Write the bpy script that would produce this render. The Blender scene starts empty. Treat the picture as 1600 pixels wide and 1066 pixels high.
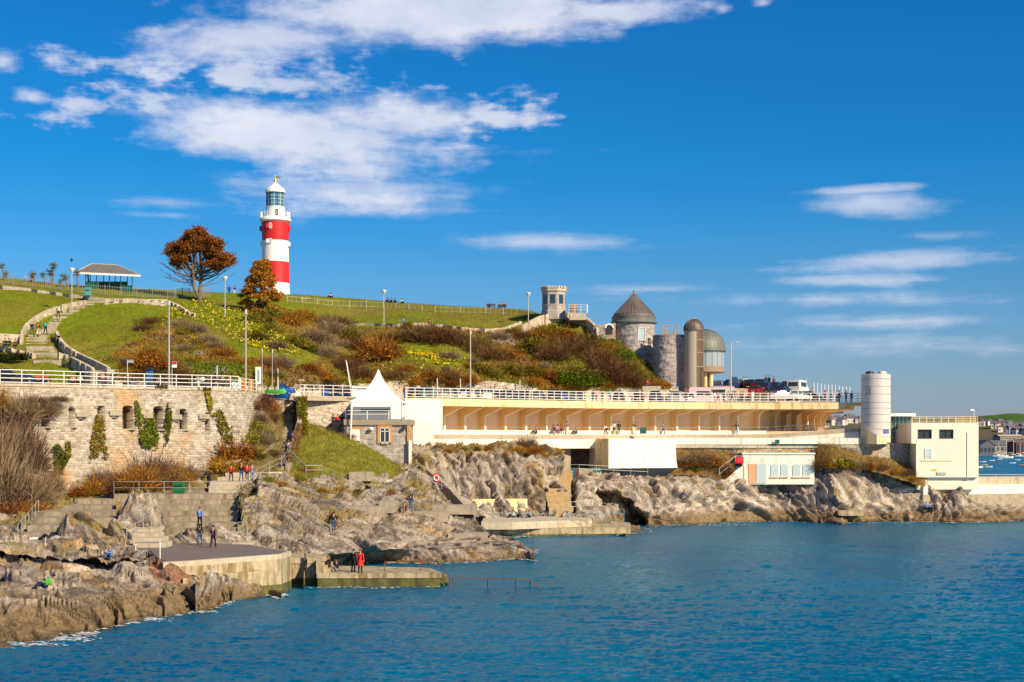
import bpy, bmesh, math, random
import numpy as np
from mathutils import Vector, Matrix

# ------------------------------------------------------------------ camera, sky, sun
scn = bpy.context.scene
COL = scn.collection
FPX, HX, HY, EYE = 2400.0, 800.0, 690.0, 11.0      # focal length in photo pixels, principal column, horizon row, eye height
cam_d = bpy.data.cameras.new('camera'); cam = bpy.data.objects.new('camera', cam_d); COL.objects.link(cam)
cam.location = (0, 0, EYE); cam.rotation_euler = (math.pi / 2, 0, 0)
cam_d.sensor_width = 36; cam_d.lens = FPX / 1600 * 36
cam_d.shift_y = (HY - 533) / 1600
cam_d.clip_start = 1; cam_d.clip_end = 20000
scn.camera = cam
scn.view_settings.view_transform = 'Standard'; scn.view_settings.look = 'None'
scn.view_settings.gamma = 1; scn.view_settings.use_curve_mapping = False
scn.view_settings.exposure = 0.4
scn.render.engine = 'CYCLES'
scn.cycles.max_bounces = 6; scn.cycles.transparent_max_bounces = 8; scn.cycles.use_denoising = True

SUN_EL, SUN_AZ = math.radians(33), math.radians(134)   # azimuth clockwise from +Y
sd = Vector((math.sin(SUN_AZ) * math.cos(SUN_EL), math.cos(SUN_AZ) * math.cos(SUN_EL), math.sin(SUN_EL)))
sl = bpy.data.lights.new('sun', 'SUN'); sl.energy = 4.8; sl.angle = math.radians(0.5); sl.color = (1.0, 0.82, 0.56)
so = bpy.data.objects.new('sun', sl); COL.objects.link(so); so.rotation_euler = sd.to_track_quat('Z', 'Y').to_euler(); so.location = (0, 0, 300)

class NT:                                            # tiny node-tree helper
    def __init__(s, nt): s.nt = nt; nt.nodes.clear()
    def n(s, t, **k):
        nd = s.nt.nodes.new(t)
        for a, v in k.items(): setattr(nd, a, v)
        return nd
    def put(s, sock, v):
        if isinstance(v, bpy.types.NodeSocket): s.nt.links.new(v, sock)
        elif v is not None: sock.default_value = v
    def m(s, op, a, b=None, c=None, clamp=False):
        nd = s.n('ShaderNodeMath', operation=op, use_clamp=clamp)
        s.put(nd.inputs[0], a)
        if b is not None: s.put(nd.inputs[1], b)
        if c is not None: s.put(nd.inputs[2], c)
        return nd.outputs[0]
    def mix(s, f, a, b, bt='MIX'):
        nd = s.n('ShaderNodeMix', data_type='RGBA', blend_type=bt)
        s.put(nd.inputs[0], f); s.put(nd.inputs[6], a if not isinstance(a, tuple) else (*a[:3], 1)); s.put(nd.inputs[7], b if not isinstance(b, tuple) else (*b[:3], 1))
        return nd.outputs[2]
    def noise(s, vec, scale, detail=4, rough=0.55, dist=0.0, col=False):
        nd = s.n('ShaderNodeTexNoise'); s.put(nd.inputs['Vector'], vec)
        nd.inputs['Scale'].default_value = scale; nd.inputs['Detail'].default_value = detail
        nd.inputs['Roughness'].default_value = rough; nd.inputs['Distortion'].default_value = dist
        return nd.outputs[1 if col else 0]
    def ramp(s, f, lo, hi, a=0.0, b=1.0):
        nd = s.n('ShaderNodeMapRange', interpolation_type='SMOOTHSTEP'); s.put(nd.inputs[0], f)
        nd.inputs[1].default_value = lo; nd.inputs[2].default_value = hi; nd.inputs[3].default_value = a; nd.inputs[4].default_value = b
        return nd.outputs[0]
    def scale(s, vec, v):
        nd = s.n('ShaderNodeMapping'); s.put(nd.inputs[0], vec); nd.inputs['Scale'].default_value = v
        return nd.outputs[0]

world = bpy.data.worlds.new('World'); scn.world = world; world.use_nodes = True
def build_sky():
    T = NT(world.node_tree)
    out = T.n('ShaderNodeOutputWorld'); bg = T.n('ShaderNodeBackground')
    sky = T.n('ShaderNodeTexSky', sky_type='NISHITA'); sky.sun_disc = False
    sky.sun_elevation = SUN_EL; sky.sun_rotation = SUN_AZ
    sky.air_density = 1.0; sky.dust_density = 0.35; sky.ozone_density = 3.0; sky.altitude = 0
    tc = T.n('ShaderNodeTexCoord'); g = tc.outputs['Generated']
    sep = T.n('ShaderNodeSeparateXYZ'); T.put(sep.inputs[0], g)
    x, y, z = sep.outputs
    az = T.m('ARCTAN2', x, y)                          # compass angle and elevation of the sky direction
    el = T.m('ARCSINE', z)
    cmb = T.n('ShaderNodeCombineXYZ'); T.put(cmb.inputs[0], az); T.put(cmb.inputs[1], T.m('MULTIPLY', el, 2.0)); P = cmb.outputs[0]
    n1 = T.noise(P, 9, 6, 0.62); n2 = T.noise(P, 38, 5, 0.6); n3 = T.noise(T.scale(P, (0.35, 1.6, 1)), 26, 5, 0.6)
    # cloud banks: (px, py, rx, ry, tilt, strength, raggedness 0 soft .. 1 broken)
    def wob(v, a, b): return T.m('MULTIPLY', T.m('SUBTRACT', v, 0.5), a)
    fields = []
    def field(banks, warp, rag, soft, top):
        f = None
        for (px, py, rx, ry, tl, st) in banks:
            a0 = math.atan((px - HX) / FPX); e0 = math.atan((HY - py) / FPX * math.cos(a0))
            dx = T.m('SUBTRACT', az, a0); dy = T.m('SUBTRACT', el, e0)
            c, s_ = math.cos(tl), math.sin(tl)
            u = T.m('MULTIPLY_ADD', dx, c * FPX / rx, T.m('MULTIPLY', dy, s_ * FPX / rx))
            v = T.m('MULTIPLY_ADD', dx, -s_ * FPX / ry, T.m('MULTIPLY', dy, c * FPX / ry))
            r = T.m('SQRT', T.m('ADD', T.m('MULTIPLY', u, u), T.m('MULTIPLY', v, v)))
            k = T.m('MULTIPLY', T.m('SUBTRACT', 1.0, r), st)
            f = k if f is None else T.m('MAXIMUM', f, k)
        f = T.m('MAXIMUM', f, -1.0)
        w = T.m('ADD', wob(n1, warp, 0), T.m('ADD', wob(n2, rag, 0), wob(n3, rag * (.6 if warp > .6 else 1.5), 0)))
        return T.ramp(T.m('ADD', f, w), 0.0, soft, 0.0, top)
    thick = field([(690, 18, 430, 62, 0.03, 1.3), (400, 62, 250, 48, 0.12, 1.1), (960, 18, 210, 34, 0.05, .9), (470, 215, 320, 62, -0.1, 1.15), (620, 185, 210, 45, 0, 1.0),
                   (560, 268, 190, 34, 0, .8), (570, 312, 170, 30, 0, .8), (6, 96, 40, 24, 0, .9), (1190, 5, 26, 12, 0, .6), (1130, 14, 24, 12, 0, .6), (50, 153, 34, 16, 0, .7)], 1.05, 1.2, 0.85, 0.9)
    broken = field([(390, 115, 260, 48, 0, .55), (95, 97, 75, 26, 0, .8), (125, 160, 45, 24, 0, .8), (740, 185, 130, 42, 0.1, .65), (210, 150, 90, 26, -.2, .6), (90, 190, 60, 14, 0, .3)], 0.8, 2.3, 0.7, 0.8)
    soft = field([(570, 300, 230, 52, 0, .9), (250, 316, 110, 12, 0, .7), (250, 336, 80, 8, 0, .5), (870, 378, 185, 20, -.02, 1.0), (1370, 318, 120, 30, -.06, 1.2), (1360, 296, 110, 12, .02, 1),
                  (1390, 408, 210, 20, 0.03, 1.1), (1340, 438, 160, 14, 0, .9), (1480, 368, 80, 10, 0, .8), (1250, 468, 330, 16, -.01, .7), (1330, 505, 330, 16, 0.01, .6), (1000, 452, 180, 10, 0, .5),
                  (1350, 540, 400, 22, 0, .5), (560, 250, 250, 60, 0, .4)], 0.5, 0.9, 1.0, 0.66)
    far = T.m('MULTIPLY', T.ramp(T.noise(T.scale(P, (1, 2.2, 1)), 2.6, 7, 0.62), 0.53, 0.72, 0, 0.75), T.ramp(T.m('ABSOLUTE', az), 0.42, 0.75, 0, 1))
    far = T.m('MULTIPLY', far, T.ramp(el, 0.0, 0.06))
    cl = T.m('MAXIMUM', T.m('MAXIMUM', thick, broken), T.m('MAXIMUM', soft, far))
    hz = T.ramp(el, -0.01, 0.19, 1, 0)
    # the photograph's deep polarised blue: saturate and deepen the physical sky
    hsv = T.n('ShaderNodeHueSaturation'); T.put(hsv.inputs['Color'], sky.outputs[0]); hsv.inputs['Saturation'].default_value = 1.28; hsv.inputs['Value'].default_value = 1.0
    tint = T.mix(1.0, hsv.outputs[0], (0.09, 0.62, 0.93), 'MULTIPLY')
    low = T.mix(1.0, sky.outputs[0], (0.50, 0.545, 0.82), 'MULTIPLY')
    base = T.mix(T.m('MULTIPLY', hz, 0.95), tint, low)
    shade = T.mix(T.ramp(n1, 0.35, 0.7), (5.2, 5.8, 7.4), (7.6, 7.6, 8.2))
    col = T.mix(cl, base, shade)
    T.put(bg.inputs[0], col); bg.inputs[1].default_value = 0.088
    T.nt.links.new(bg.outputs[0], out.inputs[0])
build_sky()

# ------------------------------------------------------------------ helpers
R = random.Random(7)
def W(px, py, d): return Vector(((px - HX) / FPX * d, d, EYE + (HY - py) / FPX * d))
def zof(py, d): return EYE + (HY - py) / FPX * d
def dof(py, z): return (EYE - z) * FPX / (py - HY)
def G(px, py, z): return W(px, py, dof(py, z))
def xof(px, d): return (px - HX) / FPX * d

MAT = {}
def mat(name, col, rough=0.7, metal=0.0, var=0.0, vscale=3.0, bump=0.0, bscale=8.0, spec=0.4, build=None, alpha=None, stain=None, objrand=0.0, trans=0.0):
    if name in MAT: return MAT[name]
    m = bpy.data.materials.new(name); m.use_nodes = True; MAT[name] = m
    T = NT(m.node_tree); out = T.n('ShaderNodeOutputMaterial'); p = T.n('ShaderNodeBsdfPrincipled')
    tc = T.n('ShaderNodeTexCoord'); geo = T.n('ShaderNodeNewGeometry'); pos = geo.outputs['Position']
    c = (*col, 1)
    if build: c = build(T, tc, pos, p)
    if var:
        f = T.noise(pos, vscale, 5, 0.65)
        c = T.mix(T.ramp(f, 0.3, 0.7), T.mix(1.0, c, (1 - var,) * 3, 'MULTIPLY'), T.mix(1.0, c, (1 + var * .6,) * 3, 'MULTIPLY'))
    if stain:
        f = T.noise(T.scale(pos, (1.2, 1.2, 0.18)), stain[1], 5, 0.65)
        c = T.mix(T.ramp(f, stain[2], stain[2] + 0.18, 0, stain[3]), c, stain[0])
    if objrand:
        oi = T.n('ShaderNodeObjectInfo'); h = T.n('ShaderNodeHueSaturation'); T.put(h.inputs['Color'], c)
        T.put(h.inputs['Value'], T.m('MULTIPLY_ADD', oi.outputs['Random'], objrand * 2, 1 - objrand))
        T.put(h.inputs['Hue'], T.m('MULTIPLY_ADD', oi.outputs['Random'], 0.03, 0.485)); c = h.outputs[0]
    T.put(p.inputs['Base Color'], c); p.inputs['Roughness'].default_value = rough; p.inputs['Metallic'].default_value = metal
    p.inputs['Specular IOR Level'].default_value = spec
    if bump:
        b = T.n('ShaderNodeBump'); b.inputs['Distance'].default_value = bump; b.inputs['Strength'].default_value = 1
        T.put(b.inputs['Height'], T.noise(pos, bscale, 6, 0.65)); T.put(p.inputs['Normal'], b.outputs[0])
    if trans: p.inputs['Transmission Weight'].default_value = trans
    if alpha is not None: p.inputs['Alpha'].default_value = alpha
    T.nt.links.new(p.outputs[0], out.inputs[0])
    return m

def tag(o, label=None, cat=None, group=None, kind=None):
    if label: o['label'] = label
    if cat: o['category'] = cat
    if group: o['group'] = group
    if kind: o['kind'] = kind
    return o
def thing(name, label, cat, loc=(0, 0, 0), group=None, rz=0):
    o = bpy.data.objects.new(name, None); COL.objects.link(o); o.location = loc; o.rotation_euler = (0, 0, rz); o.empty_display_size = .3
    return tag(o, label, cat, group)
def link(name, me, parent=None, loc=None, rz=0, scale=None):
    o = bpy.data.objects.new(name, me); COL.objects.link(o)
    if parent: o.parent = parent
    if loc is not None: o.location = loc
    if rz: o.rotation_euler = (0, 0, rz)
    if scale is not None: o.scale = scale if hasattr(scale, '__len__') else (scale,) * 3
    return o
def mesh_np(name, V, F, mats, cols=None, smooth=False, midx=None):
    V = np.asarray(V, dtype=np.float32); F = np.asarray(F, dtype=np.int32); k = F.shape[1]
    me = bpy.data.meshes.new(name); me.vertices.add(len(V)); me.vertices.foreach_set('co', V.ravel())
    me.loops.add(F.size); me.loops.foreach_set('vertex_index', F.ravel())
    me.polygons.add(len(F)); me.polygons.foreach_set('loop_start', np.arange(0, F.size, k, dtype=np.int32))
    for m in (mats if isinstance(mats, (list, tuple)) else [mats]): me.materials.append(m)
    if smooth: me.polygons.foreach_set('use_smooth', np.ones(len(F), dtype=bool))
    if midx is not None: me.polygons.foreach_set('material_index', np.asarray(midx, dtype=np.int32))
    me.update(calc_edges=True)
    if cols is not None:
        a = me.color_attributes.new('tone', 'FLOAT_COLOR', 'POINT'); c = np.ones((len(V), 4), dtype=np.float32); c[:, :3] = cols
        a.data.foreach_set('color', c.ravel())
    return me

class MB:
    def __init__(s): s.v = []; s.f = []; s.uv = []; s.mi = []
    def add(s, vs, fs, mi=0, uvs=None):
        b = len(s.v); s.v += [tuple(v) for v in vs]
        for i, f in enumerate(fs): s.f.append([b + j for j in f]); s.mi.append(mi); s.uv.append(uvs[i] if uvs else None)
        return s
    def box(s, lo, hi, mi=0, M=None):
        x0, y0, z0 = lo; x1, y1, z1 = hi
        vs = [(x, y, z) for x in (x0, x1) for y in (y0, y1) for z in (z0, z1)]
        if M is not None: vs = [M @ Vector(v) for v in vs]
        return s.add(vs, [(0, 1, 3, 2), (4, 6, 7, 5), (0, 4, 5, 1), (2, 3, 7, 6), (0, 2, 6, 4), (1, 5, 7, 3)], mi)
    def tube(s, a, b, r0, r1=None, n=8, cap=True, mi=0):
        a, b = Vector(a), Vector(b); r1 = r0 if r1 is None else r1
        d = (b - a).normalized() if (b - a).length > 1e-6 else Vector((0, 0, 1))
        u = d.orthogonal().normalized(); w = d.cross(u); vs = []
        for p, r in ((a, r0), (b, r1)):
            for i in range(n):
                t = 2 * math.pi * i / n; vs.append(p + (u * math.cos(t) + w * math.sin(t)) * r)
        fs = [(i, (i + 1) % n, n + (i + 1) % n, n + i) for i in range(n)]
        if cap: fs += [tuple(range(n - 1, -1, -1)), tuple(range(n, 2 * n))]
        return s.add(vs, fs, mi)
    def path(s, pts, r, n=6, mi=0):
        for a, b in zip(pts, pts[1:]): s.tube(a, b, r, n=n, mi=mi)
        return s
    def lathe(s, c, prof, n=24, a0=0.0, a1=2 * math.pi, mi=0):           # prof: (radius, z)
        full = abs(a1 - a0 - 2 * math.pi) < 1e-6; k = n if full else n + 1; vs = []
        for r, z in prof:
            for i in range(k):
                t = a0 + (a1 - a0) * i / n; vs.append((c[0] + r * math.cos(t), c[1] + r * math.sin(t), c[2] + z))
        fs = []; uvs = []; rm = max(p[0] for p in prof)
        for j in range(len(prof) - 1):
            for i in range(n):
                i2 = (i + 1) % k if full else i + 1
                fs.append((j * k + i, j * k + i2, (j + 1) * k + i2, (j + 1) * k + i))
                ua, ub = (a1 - a0) * i / n * rm, (a1 - a0) * (i + 1) / n * rm
                uvs.append([(ua, prof[j][1]), (ub, prof[j][1]), (ub, prof[j + 1][1]), (ua, prof[j + 1][1])])
        return s.add(vs, fs, mi, uvs)
    def prism(s, poly, z0, z1, mi=0):                                     # poly: list of (x, y) counter-clockwise
        n = len(poly); z0s = z0 if hasattr(z0, '__len__') else [z0] * n; z1s = z1 if hasattr(z1, '__len__') else [z1] * n
        vs = [(p[0], p[1], z) for p, z in zip(poly, z0s)] + [(p[0], p[1], z) for p, z in zip(poly, z1s)]
        fs = [(i, (i + 1) % n, n + (i + 1) % n, n + i) for i in range(n)] + [tuple(range(n - 1, -1, -1)), tuple(range(n, 2 * n))]
        return s.add(vs, fs, mi)
    def ribbon(s, pts, h0, h1, th, mi=0, batter=0.0):                     # wall along pts (x,y[,z]) between heights h0 and h1 (callables or numbers), thickness th backwards
        P = [Vector((p[0], p[1], 0)) for p in pts]; n = len(P); vs = []
        for i, p in enumerate(P):
            t = (P[min(i + 1, n - 1)] - P[max(i - 1, 0)]); t.z = 0; t.normalize(); nb = Vector((-t.y, t.x, 0))
            a = h0[i] if hasattr(h0, '__len__') else h0; b = h1[i] if hasattr(h1, '__len__') else h1
            q = Vector((p.x, p.y, 0))
            vs += [q - nb * batter + Vector((0, 0, a)), q + Vector((0, 0, b)), q + nb * th + Vector((0, 0, b)), q + nb * th + Vector((0, 0, a))]
        fs = []; uvs = []; L = 0
        for i in range(n - 1):
            a, b = i * 4, i * 4 + 4; l2 = L + (P[i + 1] - P[i]).length
            for j, k in ((0, 1), (1, 2), (2, 3), (3, 0)):
                fs.append((a + j, b + j, b + k, a + k))
                za, zb = (vs[a + j].z, vs[a + k].z) if j in (0, 2) else (vs[a + j].z, vs[a + j].z + th)
                uvs.append([(L, za), (l2, za), (l2, zb), (L, zb)])
            L = l2
        fs += [(0, 1, 2, 3), ((n - 1) * 4 + 3, (n - 1) * 4 + 2, (n - 1) * 4 + 1, (n - 1) * 4)]; uvs += [None, None]
        return s.add(vs, fs, mi, uvs)
    def mesh(s, name, mats, off=(0, 0, 0), smooth=False):
        me = bpy.data.meshes.new(name); o = Vector(off)
        me.from_pydata([tuple(Vector(v) - o) for v in s.v], [], s.f)
        for m in (mats if isinstance(mats, (list, tuple)) else [mats]): me.materials.append(m)
        ul = me.uv_layers.new(name='UVMap').data
        for pl, mi, uv in zip(me.polygons, s.mi, s.uv):
            pl.material_index = mi; pl.use_smooth = smooth
            n = pl.normal
            for k, li in enumerate(pl.loop_indices):
                if uv: ul[li].uv = uv[k]
                else:
                    v = Vector(s.v[me.loops[li].vertex_index])
                    if abs(n.z) > .7: ul[li].uv = (v.x, v.y)
                    else:
                        t = Vector((-n.y, n.x)); t.normalize() if t.length > 0 else None
                        ul[li].uv = (v.x * t.x + v.y * t.y, v.z)
        me.update(); return me
    def build(s, name, mats, parent=None, smooth=False, bevel=0):
        off = parent.location if parent and parent.type == 'EMPTY' and not parent.parent else (0, 0, 0)
        if parent and parent.type == 'MESH': off = parent_off(parent)
        me = s.mesh(name, mats, off, smooth)
        if smooth:
            try: me.set_sharp_from_angle(angle=math.radians(38))
            except Exception: pass
        o = link(name, me, parent)
        return o
def parent_off(o):
    v = Vector((0, 0, 0))
    while o is not None: v += o.location; o = o.parent
    return v
def copy_tree(o, parent=None):
    c = o.copy(); COL.objects.link(c); c.parent = parent
    for ch in KIDS.get(o.name, None) or [k for k in bpy.data.objects if k.parent == o]: copy_tree(ch, c)
    return c
KIDS = {}
def reg(root):                                       # remember the family of a prototype so copies are quick
    ks = [k for k in bpy.data.objects if k.parent == root]; KIDS[root.name] = ks
    for k in ks: reg(k)
def fbox(mb, px0, px1, py0, py1, d, depth, d1=None, mi=0):
    """box whose front face spans photo columns px0..px1 and rows py0..py1 at distance d (d1 at its right end), running back by depth"""
    d1 = d if d1 is None else d1
    a = Vector((xof(px0, d), d)); b = Vector((xof(px1, d1), d1)); t = (b - a).normalized(); nb = Vector((-t.y, t.x)) * depth
    zt = zof(py0, (d + d1) / 2); zb = zof(py1, (d + d1) / 2)
    return mb.prism([tuple(a), tuple(b), tuple(b + nb), tuple(a + nb)], zb, zt, mi)

# ---- numpy noise
def _h(i, j, k, s=0):
    n = (i.astype(np.int64) * 374761393 + j.astype(np.int64) * 668265263 + k.astype(np.int64) * 2147483647 + s * 1274126177) & 0xffffffff
    n = ((n ^ (n >> 13)) * 1274126177) & 0xffffffff; n = ((n ^ (n >> 15)) * 2246822519) & 0xffffffff
    return ((n ^ (n >> 16)) & 0xffffff) / float(0xffffff)
def vnoise(P, s=0):
    f = np.floor(P); t = P - f; t = t * t * (3 - 2 * t); i, j, k = f[:, 0], f[:, 1], f[:, 2]; r = 0
    for a in (0, 1):
        for b in (0, 1):
            for c in (0, 1):
                r = r + _h(i + a, j + b, k + c, s) * (t[:, 0] if a else 1 - t[:, 0]) * (t[:, 1] if b else 1 - t[:, 1]) * (t[:, 2] if c else 1 - t[:, 2])
    return r
def fbm(P, o=4, s=0, g=0.5):
    a, r, w = 1.0, 0, 0
    for i in range(o): r = r + a * vnoise(P * (2.03 ** i) + i * 17.3, s + i); w += a; a *= g
    return r / w
def worley(P, s=0, tilt=False):                      # F1, F2, cell value (and a tilted facet per cell)
    f = np.floor(P); f1 = np.full(len(P), 9.0); f2 = np.full(len(P), 9.0); cv = np.zeros(len(P)); tl = np.zeros(len(P))
    for a in (-1, 0, 1):
        for b in (-1, 0, 1):
            for c in (-1, 0, 1):
                i, j, k = f[:, 0] + a, f[:, 1] + b, f[:, 2] + c
                dx = i + _h(i, j, k, s) - P[:, 0]; dy = j + _h(i, j, k, s + 1) - P[:, 1]; dz = k + _h(i, j, k, s + 2) - P[:, 2]
                d = np.sqrt(dx * dx + dy * dy + dz * dz); v = _h(i, j, k, s + 3)
                nf = d < f1; f2 = np.where(nf, f1, np.minimum(f2, d)); cv = np.where(nf, v, cv); f1 = np.where(nf, d, f1)
                if tilt: tl = np.where(nf, -(dx * (_h(i, j, k, s + 4) - .5) + dy * (_h(i, j, k, s + 5) - .5) + dz * (_h(i, j, k, s + 6) - .5)) * 2, tl)
    return (f1, f2, cv, tl) if tilt else (f1, f2, cv)
def inpoly(x, y, poly):
    x = np.asarray(x, float); y = np.asarray(y, float); r = np.zeros(x.shape, bool); n = len(poly)
    for i in range(n):
        (x0, y0), (x1, y1) = poly[i], poly[(i + 1) % n]
        if y0 == y1: continue
        c = ((y0 > y) != (y1 > y)) & (x < (x1 - x0) * (y - y0) / (y1 - y0) + x0); r ^= c
    return r
def proj(V): return HX + V[:, 0] / V[:, 1] * FPX, HY - (V[:, 2] - EYE) / V[:, 1] * FPX
# ------------------------------------------------------------------ terrain
def catmull(A, t):                                   # A (n, ...) sampled at float indices t
    n = len(A); i = np.clip(np.floor(t).astype(int), 0, n - 2); f = (t - i); sh = (-1,) + (1,) * (A.ndim - 1); f = f.reshape(sh)
    p0, p1, p2, p3 = A[np.clip(i - 1, 0, n - 1)], A[i], A[i + 1], A[np.clip(i + 2, 0, n - 1)]
    c = .5 * ((2 * p1) + (-p0 + p2) * f + (2 * p0 - 5 * p1 + 4 * p2 - p3) * f * f + (-p0 + 3 * p1 - 3 * p2 + p3) * f ** 3)
    return .6 * c + .4 * (p1 * (1 - f) + p2 * f)
STR = ((.62, -.72, -.12), (.35, -.2, .9))
def frame_of(st):                                     # st: strike line of the beds and a rough bed normal
    s_, u = np.array(st[0], float), np.array(st[1], float); s_ /= np.linalg.norm(s_); n = u - u.dot(s_) * s_; n /= np.linalg.norm(n); return np.stack([n, s_, np.cross(n, s_)])
def rocky(V, amp, n=STR, seed=0, big=1.0):
    F = frame_of(n); Q = V @ F.T
    wv = (np.stack([fbm(V * .25, 3, seed + 9), fbm(V * .25, 3, seed + 19), fbm(V * .25, 3, seed + 29)], 1) - .5) * 2.6
    Q = Q + wv
    f1, f2, c1, t1 = worley(Q * np.array([.50, .10, .17]), seed, True)
    g1, g2, c2, t2 = worley(Q * np.array([1.7, .20, .42]) + 5, seed + 7, True)
    h1, h2, c3, t3 = worley(Q * np.array([4.2, .6, 1.3]) + 11, seed + 13, True)
    sm = lambda e, w: np.clip(e / w, 0, 1)
    k1, k2, k3 = sm(f2 - f1, .09), sm(g2 - g1, .10), sm(h2 - h1, .16)
    d = ((c1 - .5) * 1.2 + t1 * 1.7) * big * k1 + ((c2 - .5) * .75 + t2 * 1.1) * k2 + ((c3 - .5) * .26 + t3 * .46) * k3 - .45 * big * np.exp(-(f2 - f1) / .04) - .42 * np.exp(-(g2 - g1) / .045) - .16 * np.exp(-(h2 - h1) / .06)
    d += (fbm(V * .35, 3, seed + 3) - .5) * 1.0 * big + (fbm(V * 1.8, 3, seed + 33) - .5) * .18
    rocky.streak = fbm(Q * np.array([3.2, .35, 1.1]) + 3, 4, seed + 60, .6)
    return d * amp, np.minimum(1, (g2 - g1) * 4), c1, c2
SHEETS = {}
class Sheet:
    def __init__(s, name, net, step=2.0, amp=0.0, strata=STR, seed=1, dirv=(0.1, -.62, .78), post=None, big=1.0, ampf=None, rowpx=None):
        A = np.array(net, dtype=float)                # columns x rows x (px, py, d)
        nc, nr = A.shape[:2]
        wpx = np.abs(A[-1, :, 0] - A[0, :, 0]).max(); hpx = np.abs(np.diff(A[:, :, 1], axis=1)).sum(1).max() if rowpx is None else rowpx
        nx = int(wpx / step) + 1; ny = int(hpx / step) + 1
        B = catmull(A, np.linspace(0, nc - 1, nx)); B = np.swapaxes(catmull(np.swapaxes(B, 0, 1), np.linspace(0, nr - 1, ny)), 0, 1)
        px, py, d = B[..., 0].ravel(), B[..., 1].ravel(), B[..., 2].ravel()
        V = np.stack([(px - HX) / FPX * d, d, EYE + (HY - py) / FPX * d], 1)
        s.px0, s.py0 = px, py; s.crack = np.ones(len(V)); s.c1 = s.c2 = s.streak = np.full(len(V), .5)
        if amp:
            h, s.crack, s.c1, s.c2 = rocky(V, amp, strata, seed, big)
            s.streak = rocky.streak
            if ampf is not None: h = h * ampf(px, py, V)
            V = V + h[:, None] * np.array(dirv)
        if post is not None: V = post(px, py, V)
        s.V, s.nx, s.ny, s.name = V, nx, ny, name; s.ppx, s.ppy = proj(V); SHEETS[name] = s
    def faces(s):
        i = np.arange(s.nx * s.ny).reshape(s.nx, s.ny); a, b, c, d = i[:-1, :-1], i[1:, :-1], i[1:, 1:], i[:-1, 1:]
        return np.stack([a.ravel(), b.ravel(), c.ravel(), d.ravel()], 1)
    def build(s, m, cols, smooth=False):
        return tag(link(s.name, mesh_np(s.name, s.V, s.faces(), m, cols, smooth)), kind='structure')
    def at(s, px, py):
        e = (s.ppx - px) ** 2 + (s.ppy - py) ** 2
        k = np.argpartition(e, 6)[:6]; j = k[np.argmin(s.V[k, 1] + e[k] * 2)]
        return Vector(s.V[j])
    def dat(s, px, py): return float(s.at(px, py)[1])

def attr_mat(name, rough=.85, fine=.25, fs=6.0, bump=.05, bs=6.0, streak=None, spec=.3):
    def b(T, tc, pos, p):
        a = T.n('ShaderNodeAttribute'); a.attribute_name = 'tone'; c = a.outputs[0]
        f = T.noise(pos, fs, 6, .7); c = T.mix(T.ramp(f, .3, .72), T.mix(1.0, c, (1 - fine,) * 3, 'MULTIPLY'), T.mix(1.0, c, (1 + fine,) * 3, 'MULTIPLY'))
        if streak:
            mp = T.n('ShaderNodeMapping'); T.put(mp.inputs[0], pos); mp.inputs['Rotation'].default_value = streak; mp.inputs['Scale'].default_value = (5, .7, 1.2)
            g = T.noise(mp.outputs[0], 1.0, 6, .7); c = T.mix(T.ramp(g, .42, .62), T.mix(1.0, c, (.62, .58, .55), 'MULTIPLY'), c)
            bb = T.n('ShaderNodeBump'); bb.inputs['Distance'].default_value = bump * 2; T.put(bb.inputs['Height'], T.m('ADD', g, T.noise(pos, bs, 6, .7))); T.put(p.inputs['Normal'], bb.outputs[0])
        return c
    return mat(name, (1, 1, 1), rough, build=b, bump=0 if streak else bump, bscale=bs, spec=spec)
M_ROCK = attr_mat('limestone_rock', .85, .42, 5, .16, 5)
M_TURF = attr_mat('hill_turf', .95, .32, 3.0, .08, 9, spec=.1)

def rock_cols(s, moss=.3, tide=1.3, grey=.5, seed=5):
    V = s.V; n = len(V)
    a = fbm(V * .35, 4, seed)[:, None]; b = fbm(V * 1.6, 4, seed + 5)[:, None]; c = fbm(V * .12, 3, seed + 8)[:, None]
    G_ = np.array([.42, .345, .28]); O = np.array([.44, .28, .13]); Wt = np.array([.56, .49, .40]); D = np.array([.20, .155, .11])
    k = np.clip((a - (1.02 - grey) * .62) * 6 + .5, 0, 1); col = O * (1 - k) * .92 + G_ * k
    k = np.clip((b - .6) * 7, 0, 1); col = col * (1 - k * .5) + Wt * k * .5
    k = np.clip((.40 - b) * 7, 0, 1); col = col * (1 - k * .6) + D * k * .6
    col = col * (.78 + .44 * s.c2[:, None]) * (.9 + .2 * s.c1[:, None])
    q = s.streak[:, None]; col = col * (1 - np.clip((.50 - q) * 5, 0, .6)) * .88 + Wt * np.clip((q - .60) * 2, 0, .22)
    if moss:
        m_ = np.clip((fbm(V * .5, 4, seed + 21)[:, None] - (1 - moss) * .72) * 7, 0, 1) * np.clip((V[:, 2:3] - 2.5) / 2, 0, 1)
        mc = np.array([.20, .165, .035]) * (1 - b) * 1.2 + np.array([.30, .19, .06]) * b * .9
        col = col * (1 - m_) + mc * m_
    t = np.clip((tide + (a - .5) * 1.6 - V[:, 2:3]) * 1.1, 0, 1); col = col * (1 - t) + np.array([.205, .14, .075]) * (.7 + .6 * b) * t
    t = np.clip((.32 + (b - .5) * .5 - V[:, 2:3]) * 4, 0, 1); col = col * (1 - t) + np.array([.075, .055, .025]) * t
    return np.clip(col, .01, .8)

def wl(y): return 26400.0 / (y - HY)
def col_(px, wy, *rows):                              # a column of a shore net that starts under water
    d = wl(wy); out = [(px, HY + FPX * (EYE + 1.6) / (d - .8), d - .8), (px, wy, d)]
    return out + [(px + r[2] if len(r) > 2 else px, r[0], r[1]) for r in rows]

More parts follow.
